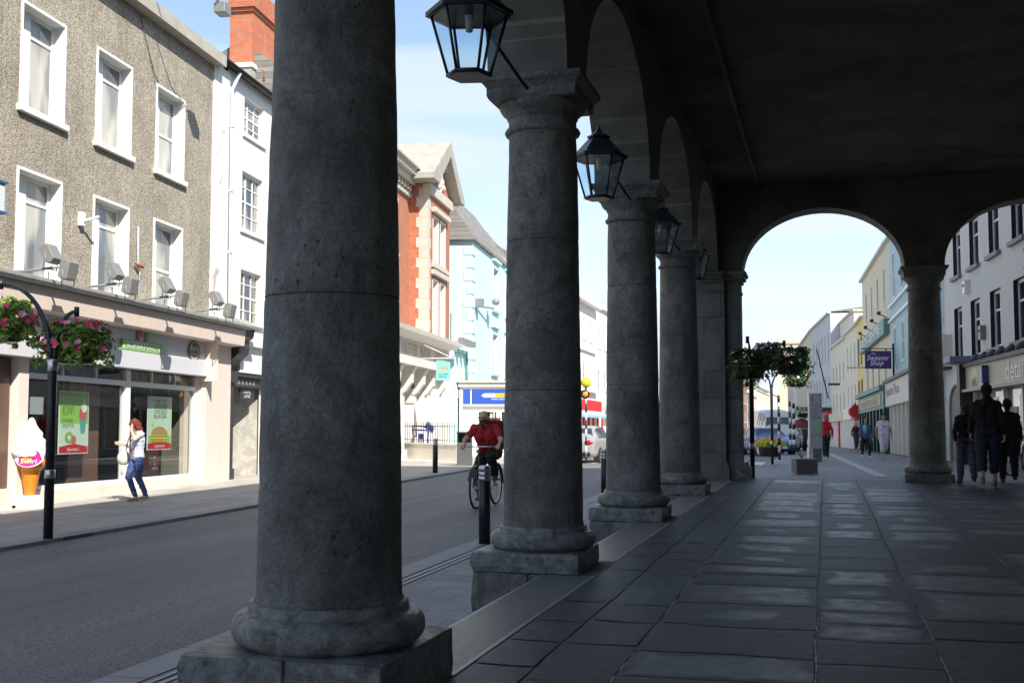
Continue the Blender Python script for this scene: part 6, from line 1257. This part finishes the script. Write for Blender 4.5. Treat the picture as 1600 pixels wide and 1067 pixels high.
# post builder with curved arms and baskets
def petal_flower(mb, c, n, r, mat):
    n = Vector(n).normalized(); u = n.orthogonal().normalized(); w = n.cross(u); vs = [Vector(c)]; K = 10
    for k in range(K): rr = r * (1 if k % 2 == 0 else .72); a = 2 * math.pi * k / K; vs.append(Vector(c) + (u * math.cos(a) + w * math.sin(a)) * rr + n * r * .35)
    mb.add(vs, [(0, 1 + k, 1 + (k + 1) % K) for k in range(K)], mat, raw=True)
PINK = M('petunia_pink', (.80, .045, .18), .6, .3, 30, 0); LPINK = M('petunia_pale_pink', (.75, .30, .38), .6, .2, 30, 0); WFL = M('white_petal', (.8, .8, .75), .6)
def basket_mesh(seed, nleaf, leaf, flowers, rad=.50):
    rnd = random.Random(seed); f = MB(); w = MB()
    for _ in range(nleaf):
        a = rnd.uniform(0, 2 * math.pi); ph = rnd.uniform(-.75, 1.0); cl = .5 + .5 * noise.noise(Vector((math.cos(a) * 1.9 + seed, math.sin(a) * 1.9, ph * 2.2)))
        rr = rad * (.62 + .62 * cl) * rnd.uniform(.62, 1.0); c = Vector((math.cos(a) * rr * math.cos(ph * .9), math.sin(a) * rr * math.cos(ph * .9), .12 + .30 * math.sin(ph) * (1 if ph > 0 else 1.25) + (cl - .5) * .12))
        if rnd.random() < .09: k_ = int(a * 2.2) * 1.37; c = Vector((math.cos(k_) * rad * rnd.uniform(.8, 1.12), math.sin(k_) * rad * rnd.uniform(.8, 1.12), rnd.uniform(-.26, .05)))
        n = (c - Vector((0, 0, -.1))).normalized() + Vector((rnd.uniform(-.7, .7), rnd.uniform(-.7, .7), rnd.uniform(-.5, .9))); n.normalize(); u = n.orthogonal().normalized(); u.rotate(Matrix.Rotation(rnd.uniform(0, 6.28), 3, n)); v = n.cross(u); s = rnd.uniform(.030, .062)
        f.add([c - u * s, c - v * s * .5 - n * s * .1, c + u * s * 1.1 - n * s * .3, c + v * s * .5 - n * s * .1], [(0, 1, 2), (0, 2, 3)], leaf, raw=True)
    for k in range(flowers[0]):
        a = rnd.uniform(0, 2 * math.pi); ph = rnd.uniform(-.5, .9); cl = .5 + .5 * noise.noise(Vector((math.cos(a) * 1.9 + seed, math.sin(a) * 1.9, ph * 2.2))); rr = rad * (.62 + .62 * cl) * 1.02
        c = Vector((math.cos(a) * rr * math.cos(ph * .9), math.sin(a) * rr * math.cos(ph * .9), .12 + .31 * math.sin(ph))); petal_flower(w, c, c + Vector((rnd.uniform(-.2, .2), rnd.uniform(-.2, .2), .2)), rnd.uniform(.038, .066), flowers[1 + k % (len(flowers) - 1)])
    return f, w
def basket(loc, label, group, seed=1, nleaf=1500, leaf=None, flowers=None, rad=.5, drop=.38):
    t = thing('hanging_basket', label, 'hanging basket', tuple(loc), group); f, w = basket_mesh(seed, nleaf, leaf or LEAF, flowers, rad); o = Vector(loc)
    f.v = [v + o for v in f.v]; w.v = [v + o for v in w.v]; f.build('foliage', t, fixn=False); w.build('flowers', t, fixn=False)
    b = MB(lambda x, y, z: o + Vector((x, y, z))); b.lathe([(.20, -.22), (.26, -.20), (.31, .0), (.33, .02)], (0, 0, 0), BLACK, 18); b.build('bowl', t)
    b = MB(b.T)
    for k in range(3): b.tube([(.3 * math.cos(k * 2.1), .3 * math.sin(k * 2.1), .02), (0, 0, .02 + drop)], .006, GREYM, 4)
    b.tube([(0, 0, .02 + drop), (0, 0, .09 + drop)], .012, GREYM, 5); b.build('chains', t); return t
def basket_post(loc, label, h_split, arms, r=.06, bands=((.95, 1.05),), group=None):
    """arms: list of tip offsets (vector from the split point)."""
    loc = Vector(loc); t = thing('basket_post', label, 'post', tuple(loc), group); L = MB(lambda x, y, z: loc + Vector((x, y, z)))
    L.lathe([(r, 0), (r, h_split), (r * .8, h_split + .02)], (0, 0, 0), BLACK, 16); L.build('pole', t)
    for a, b in bands: L = MB(L.T); L.lathe([(r * 1.02, a), (r * 1.12, a + .01), (r * 1.12, b - .01), (r * 1.02, b)], (0, 0, 0), STEEL, 16); L.build('steel_collar', t)
    for v in arms:
        v = Vector(v); L = MB(L.T); pts = []
        hx_ = Vector((v.x, v.y, 0)); st = hx_.normalized() * r * .5
        for k in range(13):
            u = k / 12; a = u * math.pi / 2; pts.append(tuple(Vector((0, 0, h_split)) + st + hx_ * (1 - math.cos(a)) ** 1.0 + Vector((0, 0, v.z * math.sin(a)))))
        L.tube(pts, [r * .62 - .012 * k / 12 for k in range(13)], BLACK, 8); e = pts[-1]; L.tube([(e[0], e[1], e[2] + .07), (e[0], e[1], e[2] - .07)], .035, BLACK, 8); L.build('arm', t)
    return t
p0 = PZ(75, 841, -.325); sp = P(86, 566, 15.2).z - p0.z
tipR = P(118, 487, 15.75); tipL = P(4, 444, 15.7)
dR = tipR - (p0 + Vector((0, 0, sp))); dL = tipL - (p0 + Vector((0, 0, sp)))
basket_post(p0, 'black post with steel collars and curved arms carrying flower baskets by the ice cream cone', sp, [(dR.x, dR.y, dR.z), (dL.x, dL.y, dL.z)], .063, ((.80, .92), (sp - .12, sp + .04)))
b1 = basket((tipR.x, tipR.y, tipR.z - .52), 'sunlit hanging basket of pink petunias right of the black post', 'sunlit petunia baskets', 3, 2600, LEAF, (60, PINK, PINK, LPINK), .52)
basket((tipL.x, tipL.y, tipL.z - .60), 'sunlit hanging basket of pink petunias at the left edge', 'sunlit petunia baskets', 8, 2600, LEAF, (60, PINK, PINK, LPINK), .52)
# posts beyond the arcade
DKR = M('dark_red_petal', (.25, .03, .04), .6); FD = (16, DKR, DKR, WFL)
q0 = PZ(1176, 747, -.01); s1 = P(1180, 575, 23.6).z - q0.z; tr = P(1224, 537, 24.6); tl_ = P(1168, 531, 22.6)
basket_post(q0, 'tall black post just outside the end arch with dark flower baskets above', s1, [tuple(tr - q0 - Vector((0, 0, s1))), tuple(tl_ - q0 - Vector((0, 0, s1)))], .05, ((.62, .74),))
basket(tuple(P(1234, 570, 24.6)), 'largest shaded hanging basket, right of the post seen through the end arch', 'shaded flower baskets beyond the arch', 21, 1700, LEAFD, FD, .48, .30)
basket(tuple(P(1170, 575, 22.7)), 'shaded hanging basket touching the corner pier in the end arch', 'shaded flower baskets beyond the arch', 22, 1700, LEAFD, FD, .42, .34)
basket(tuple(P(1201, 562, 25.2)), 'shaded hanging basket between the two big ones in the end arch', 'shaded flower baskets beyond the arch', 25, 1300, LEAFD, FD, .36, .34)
q1 = P(1207, 725, 36); s2 = P(1207, 606, 36).z - q1.z
basket_post(q1, 'second black basket post further off at the kerb beyond the end arch', s2, [(.75, .4, .75), (-.75, -.3, .75)], .045, ((.62, .74),))
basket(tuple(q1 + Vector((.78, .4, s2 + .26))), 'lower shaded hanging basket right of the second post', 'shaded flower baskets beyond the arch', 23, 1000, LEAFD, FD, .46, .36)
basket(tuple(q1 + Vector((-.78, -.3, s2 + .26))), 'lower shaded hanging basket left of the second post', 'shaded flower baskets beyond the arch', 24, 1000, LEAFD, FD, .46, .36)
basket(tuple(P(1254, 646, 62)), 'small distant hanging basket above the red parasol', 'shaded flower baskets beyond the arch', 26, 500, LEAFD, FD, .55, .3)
# striped crossing beacons
BWH = flat('beacon_white', (.75, .75, .75)); BGL = M('yellow_globe', (.80, .62, .02), .3, .03)
def beacon(loc, label, hh, globe=True, r=.045):
    loc = Vector(loc); t = thing('crossing_beacon', label, 'beacon', tuple(loc), 'striped crossing beacons'); L = MB(lambda x, y, z: loc + Vector((x, y, z))); n = 9
    for k in range(n): L.lathe([(r, hh * k / n), (r, hh * (k + 1) / n)], (0, 0, 0), BWH if k % 2 else BLACK, 12)
    L.build('striped_pole', t)
    if globe: L = MB(L.T); L.ball((0, 0, hh + .19), .19, BGL, 12); L.lathe([(.06, hh), (.10, hh + .03)], (0, 0, 0), BLACK, 10); L.build('globe', t)
    return t
beacon(P(1218, 718, 37.5), 'nearest black and white striped pole through the end arch', 2.15, False)
beacon(P(1235, 704, 50), 'black and white striped pole just left of the far pair', 2.2, False, .05); beacon(P(1241, 703, 54), 'black and white striped pole under the distant basket', 2.25, False, .07)
t = beacon(P(916, 722, 41), 'crossing beacon with a yellow globe in front of the red shop', 2.72, True, .035)
lo_ = P(916, 722, 41); g = MB(); c_ = P(914, 616, 40.7); g.ball(tuple(c_), .17, BLACK, 8, (1, .4, 1)); g.ball((c_.x + .02, c_.y - .07, c_.z), .10, flat('amber_lens', (.75, .32, .03)), 8, (1, .4, 1)); o = g.build('amber_lamp', t)
# flower tub, planter, map stand
tb = P(1203, 712, 38); t = thing('flower_tub', 'round black tub full of yellow flowers beyond the end arch', 'planter', tuple(tb)); L = MB(lambda x, y, z: tb + Vector((x, y, z)))
L.lathe([(.34, 0), (.40, .28), (.42, .30), (.36, .30)], (0, 0, 0), BLK2, 20); L.build('tub', t)
rnd = random.Random(5); f = MB(); w = MB(); YFL = M('yellow_petal', (.75, .60, .03), .6, .2, 20)
for _ in range(900):
    a = rnd.uniform(0, 6.283); r = .52 * math.sqrt(rnd.random()); c = tb + Vector((r * math.cos(a), r * math.sin(a), .30 + .25 * (1 - (r / .55) ** 2) * rnd.uniform(.5, 1.1))); u = Vector((rnd.uniform(-1, 1), rnd.uniform(-1, 1), rnd.uniform(-.4, 1))).normalized() * .045; v = u.orthogonal().normalized() * .02
    f.add([c - u, c + v, c + u, c - v], [(0, 1, 2, 3)], LEAF, raw=True)
for _ in range(120):
    a = rnd.uniform(0, 6.283); r = .54 * math.sqrt(rnd.random()); c = tb + Vector((r * math.cos(a), r * math.sin(a), .34 + .26 * (1 - (r / .55) ** 2))); petal_flower(w, c, (rnd.uniform(-.5, .5), -1, rnd.uniform(0, 1)), rnd.uniform(.04, .06), YFL)
f.build('foliage', t, fixn=False); w.build('flowers', t, fixn=False)
pb_ = PZ(1261.5, 740, -.045); t = thing('planter', 'square grey stone planter with a small spiky plant on the pavement', 'planter', tuple(pb_)); L = MB(lambda x, y, z: pb_ + RT * x + Vector((-RT.y, RT.x, 0)) * y + Vector((0, 0, z)))
CONC = M('grey_cast_stone', (.15, .155, .165), .7, .15, 6, .2); L.box(-.25, .25, 0, .5, 0, .32, CONC); L.box(-.26, .26, -.01, .51, .32, .35, M('planter_rim', (.30, .28, .25), .7)); L.build('box', t, bevel=.006)
f = MB(L.T); rnd = random.Random(9)
for k in range(26):
    a = rnd.uniform(0, 6.283); ln = rnd.uniform(.15, .3); x0 = -.08; f.add([(x0 - .006, .2, .34), (x0 + .006, .2, .34), (x0 + math.cos(a) * ln * .7, .2 + math.sin(a) * ln * .7, .34 + ln)], [(0, 1, 2)], M('blue_green_spike', (.22, .28, .36), .5))
f.build('spiky_leaves', t, fixn=False)
L = MB(L.T); L.box(.08, .12, .1, .3, .34, .60, WHITEG); L.build('label_stake', t)
ks = P(1277, 722, 39.5); t = thing('map_stand', 'tall grey information stand with stacked map panels on the pavement', 'information stand', tuple(ks)); L = MB(lambda x, y, z: ks + RT * x + Vector((-RT.y, RT.x, 0)) * y + Vector((0, 0, z)))
L.box(-.14, .17, 0, .22, 0, .48, M('dark_plinth_metal', (.12, .12, .13), .5)); L.build('base', t, bevel=.01)
L = MB(L.T); L.box(-.21, .21, .02, .18, .48, 2.44, M('stand_grey', (.34, .36, .38), .35, .05)); L.box(-.26, -.22, .05, .15, .3, 2.44, WHITEG); pn_ = L.build('panel', t, bevel=.01)
L = MB(L.T)
for z in (.98, 1.56, 2.0): L.box(-.205, .205, .012, .02, z, z + .012, DK)
L.box(-.17, .17, .014, .02, 1.05, 1.5, flat('map_green', (.28, .42, .30)))
for k in range(3): L.box(-.17, -.12, .014, .02, 2.12 + .08 * k, 2.16 + .08 * k, DK)
for z in range(5): L.box(-.15, .1, .014, .02, 1.62 + .06 * z, 1.632 + .06 * z, GREYM)
for (x, z) in ((.15, 2.36), (.15, 1.92), (.15, .9), (-.14, .88)): L.box(x - .03, x + .02, .012, .02, z, z + .03, DK)
L.build('notices', pn_)
pr = P(1253, 697, 62); t = thing('parasol', 'dull red cafe parasol far down the pavement', 'parasol', tuple(pr)); L = MB(lambda x, y, z: pr + Vector((x, y, z))); L.tube([(0, 0, 0), (0, 0, 1.6)], .025, WHITEG, 6); L.build('pole', t)
L = MB(L.T); L.lathe([(.60, 1.0), (.52, 1.22), (.34, 1.42), (.03, 1.55)], (0, 0, 0), cloth('dull_red_canvas', (.20, .04, .04)), 12, cap=False); L.build('canopy', t, fixn=False)
# litter bin
bn = PZ(726, 729, -.36); t = thing('litter_bin', 'tall grey metal litter bin with a dark hood behind the cyclist', 'litter bin', tuple(bn)); L = MB(lambda x, y, z: bn + RT * x + Vector((-RT.y, RT.x, 0)) * y + Vector((0, 0, z)))
BIN = M('bin_grey_steel', (.12, .125, .12), .45, .15, 3, .1, 40, .3); L.box(-.26, .24, 0, .45, 0.03, .78, BIN); L.box(-.26, -.22, 0, .45, .78, 1.1, BIN); L.box(.2, .24, 0, .45, .78, 1.1, BIN); L.box(-.22, .2, .42, .45, .78, 1.1, BIN); L.box(-.24, .22, .02, .43, 0, .03, BLACK); L.build('body', t, bevel=.012)
L = MB(L.T); L.box(-.28, .26, -.03, .48, 1.1, 1.14, BIN); L.box(-.21, .19, .3, .41, .79, 1.09, BLACK); L.build('hood', t, bevel=.01)
# giant ice cream
ic = PZ(46, 793, -.32); t = thing('ice_cream_statue', 'giant plastic ice cream cone with white swirl, orange cone and pink badge', 'statue', tuple(ic)); L = MB(lambda x, y, z: ic + Vector((x, y, z)))
L.lathe([(.25, 0), (.24, .03), (.17, .20), (.15, .22)], (0, 0, 0), WHITEG, 8, False); L.build('base', t, bevel=.01)
L = MB(L.T); L.lathe([(.06, .20), (.085, .24), (.17, .66), (.18, .68), (.25, .74), (.27, .88), (.25, .90)], (0, 0, 0), M('orange_plastic', (.80, .28, .02), .35, .05, 5, .1, 30), 28); L.build('cone', t)
L = MB(L.T); L.lathe([(.26, .89), (.30, .93), (.315, .99), (.29, 1.06), (.25, 1.08), (.265, 1.12), (.25, 1.18), (.20, 1.23), (.17, 1.25), (.18, 1.29), (.165, 1.34), (.11, 1.40), (.075, 1.46), (.045, 1.55), (.012, 1.60)], (0, 0, 0), M('white_plastic', (.82, .81, .78), .35, .02), 28, disp=lambda x, y, z: .018 * math.sin(math.atan2(y - ic.y if abs(y) > 3 else y, x - ic.x if abs(x) > 3 else x) * 3 + z * 9)); L.build('swirl', t)
L = MB(lambda x, y, z: ic + RT * x + TOCAM * y + Vector((0, 0, z))); MAG = flat('magenta_badge', (.60, .03, .28), .4)
n = 24; cxx, czz = .06, .90; L.add([(cxx + .24 * math.cos(2 * math.pi * k / n), .20 + .075 * math.cos((2 * math.pi * k / n)) ** 2 * -1 + .09, czz + .15 * math.sin(2 * math.pi * k / n)) for k in range(n)], [tuple(range(n))], MAG)
L.add([(cxx + .26 * math.cos(2 * math.pi * k / n), .20 + .075 * math.cos((2 * math.pi * k / n)) ** 2 * -1 + .085, czz + .17 * math.sin(2 * math.pi * k / n)) for k in range(n)], [tuple(range(n))], WHT)
text(L, 'Super', lambda a, b: (cxx - .17 + .34 * a, .30, czz + .0 + .09 * b), WHT, .2); text(L, 'Swirl', lambda a, b: (cxx - .12 + .30 * a, .30, czz - .10 + .08 * b), WHT, .2); L.build('badge', t, fixn=False)

# ================================================================== vehicles
def car(label, loc, dirv, col, L_=4.4, W_=1.76, st=None, tall=0, facing_lights=True, name='parked_car', white_plate=True):
    loc = Vector(loc); d = Vector((dirv[0], dirv[1], 0)).normalized(); rx = Vector((d.y, -d.x, 0)); t = thing(name, label, 'van' if 'van' in name else 'car', tuple(loc)); Tm = lambda x, y, z: loc + rx * x + d * y + Vector((0, 0, z))
    paint = M('car_paint_' + label.split()[0], col, .22, .03, 3, 0, 60, .1, .6)
    st = st or [(2.2, .38, .58, .60, 0), (2.08, .24, .70, .74, 0), (1.25, .2, .84, .92, 0), (.85, .2, .90, .97, 0), (.10, .2, .92, 1.40, 1), (-.75, .2, .94, 1.44, 1), (-1.35, .2, .95, 1.36, 1), (-1.80, .2, .96, 1.02, 0), (-2.12, .24, .92, .98, 0), (-2.2, .40, .80, .86, 0)]
    hw = W_ / 2; g = MB(Tm); vs = []; n = 14
    def sec(y, zb, zl, zt, cab):
        e = .86 if abs(y) > 2.15 * L_ / 4.4 else (.95 if abs(y) > 1.9 else 1.0); a = hw * e; tp = a * (.74 if cab else .93)
        half = [(a * .8, zb), (a * .97, zb + .08), (a, (zb + zl) / 2 + .05), (a * .99, zl - .08), (a * .95, zl), (tp, zt - .03), (tp * .75, zt)]
        return [(x, y, z) for x, z in half] + [(-x, y, z) for x, z in reversed(half)]
    secs = [sec(*q) for q in st]
    for q in secs: vs += q
    fs = [(i * n + k, i * n + (k + 1) % n, (i + 1) * n + (k + 1) % n, (i + 1) * n + k) for i in range(len(secs) - 1) for k in range(n)] + [tuple(range(n)), tuple((len(secs) - 1) * n + k for k in range(n))]
    g.add(vs, fs, paint, True); body = g.build('body', t, bevel=0)
    m_ = body.modifiers.new('sub', 'SUBSURF'); m_.levels = 1; m_.render_levels = 2
    gl = MB(Tm); off = .012
    def P4(i, k, f=1.0): x, y, z = secs[i][k]; return Vector((x * 1.004 + (off if x > 0 else -off), y, z))
    cabs = [i for i, q in enumerate(st) if q[4]]
    for i, j_ in zip(cabs, cabs[1:]):
        for k0, k1 in ((4, 5), (9, 8)):
            a, b, c, e = P4(i, k0), P4(j_, k0), P4(j_, k1), P4(i, k1); m = (a + b + c + e) / 4; q = [m + (v - m) * .86 for v in (a, b, c, e)]; gl.add(q, [(0, 1, 2, 3)], PANED)
    for (i, j_) in ((cabs[0] - 1, cabs[0]), (cabs[-1] + 1, cabs[-1])):
        a, b = Vector(secs[i][5]), Vector(secs[i][8]); c, e = Vector(secs[j_][8]), Vector(secs[j_][5]); yo = off * 1.5 if i < j_ else -off * 1.5; m = (a + b + c + e) / 4; q = [m + (v - m) * .88 + Vector((0, yo, .02)) for v in (a, b, c, e)]; gl.add(q, [(0, 1, 2, 3)], PANED)
    gl.build('window', t, fixn=False)
    fr_, rr_ = L_ * .30, -L_ * .29
    for y in (fr_, rr_):
        for s in (1, -1):
            w = MB(Tm); cs = []; N_ = 20
            for x in (s * (hw - .2), s * (hw + .005)): cs += [(x, y + .31 * math.cos(2 * math.pi * k / N_), .31 + .31 * math.sin(2 * math.pi * k / N_)) for k in range(N_)]
            w.add(cs, [tuple(range(N_)), tuple(range(N_, 2 * N_))] + [(k, (k + 1) % N_, N_ + (k + 1) % N_, N_ + k) for k in range(N_)], TYRE); wo_ = w.build('wheel', t)
            w = MB(Tm); w.add([(s * (hw + .012), y + .2 * math.cos(2 * math.pi * k / 16), .31 + .2 * math.sin(2 * math.pi * k / 16)) for k in range(16)], [tuple(range(16))], STEEL); w.build('rim', wo_)
    fy, ry = st[0][0], st[-1][0]
    for s in (1, -1):
        w = MB(Tm); w.ball((s * hw * .66, fy - .06, .66 + tall), .15, flat('headlamp_glass', (.65, .67, .68), .1), 8, (1.1, .5, .5)); w.build('headlight', t)
        w = MB(Tm); w.ball((s * hw * .72, ry + .05, .82 + tall), .16, flat('tail_light_red', (.50, .01, .02), .2), 8, (1.1, .5, .55)); w.build('tail_light', t)
    w = MB(Tm); w.box(-hw * .55, hw * .55, fy - .03, fy + .04, .36, .52, BLACK); w.box(-hw * .8, hw * .8, ry - .06, ry + .05, .30, .46, BLACK); w.build('bumper_grille', t, bevel=.01)
    w = MB(Tm); w.box(-.26, .26, fy + .042, fy + .05, .40, .50, WHT); w.build('number_plate', t); w = MB(Tm); w.box(-.26, .26, ry - .075, ry - .062, .52, .63, WHT); w.build('number_plate', t)
    for s in (1, -1): w = MB(Tm); w.ball((s * (hw + .10), .72, 1.0 + tall), .10, paint, 6, (1, .6, .7)); w.build('mirror', t)
    return t
VAN = [(2.5, .4, .9, .95, 0), (2.4, .25, 1.1, 1.2, 0), (1.9, .2, 1.2, 1.3, 0), (1.35, .2, 1.25, 2.1, 1), (.7, .2, 1.3, 2.45, 1), (.2, .2, 1.3, 2.5, 1), (-2.3, .2, 1.3, 2.5, 1), (-2.5, .3, 1.25, 2.4, 1), (-2.55, .3, 1.2, 2.35, 0)]
sc_ = P(916, 716, 43.6); sc_.z = zr(sc_.y) + .03; car('silver saloon car seen from behind beyond the second column', sc_, LF.d * 1.0 + RT * .15, (.33, .33, .34))
c_ = P(1198, 700, 57); c_.z = zr(c_.y) + .03; car('blue car facing the camera behind the yellow flower tub', c_, TOCAM + RT * .12, (.04, .10, .30), W_=1.8)
c_ = P(1208, 695, 66); c_.z = zr(c_.y) + .03; car('white high-roofed van standing behind the blue car', c_, TOCAM, (.62, .63, .62), L_=5.2, W_=2.1, st=VAN, tall=.3, name='delivery_van')
c_ = P(1168, 695, 62); c_.z = zr(c_.y) + .03; car('red car parked just left of the blue car', c_, TOCAM, (.38, .03, .04))
c_ = P(1231, 695, 70); c_.z = zr(c_.y) + .03; car('black car parked right of the white van', c_, TOCAM + LEFTV * .1, (.015, .015, .018), W_=1.85)
c_ = P(1161, 694, 75); c_.z = zr(c_.y) + .03; car('pale car parked beyond the red car', c_, TOCAM, (.5, .5, .48))
# things by the grey building
t = thing('flower_stand', 'low black metal stand with red flowers by the pale drainpipe', 'flower stand', tuple(RF(-.8, 1.0, 0))); g = MB(RF)
for s_ in (-1.6, -.1):
    for tt in (.8, 1.2): g.tube([(s_, tt, 0), (s_, tt, .8)], .02, BLACK, 6)
g.box(-1.65, -.05, .75, 1.25, .78, .82, BLACK); g.build('frame', t); g = MB(RF); rnd = random.Random(3)
for _ in range(70): petal_flower(g, RF(rnd.uniform(-1.6, -.1), rnd.uniform(.78, 1.22), rnd.uniform(.86, 1.08)), (rnd.uniform(-.6, .6), -1, rnd.uniform(0, 1)), .06, RED)
g.build('flowers', t, fixn=False)
bicycle('dark bicycle leaning at the shopfront at the right edge', tuple(P(1592, 742, 26.5)), Vector((.5, .9, 0)), 1.05)

bpy.data.scenes.remove(TMPS)
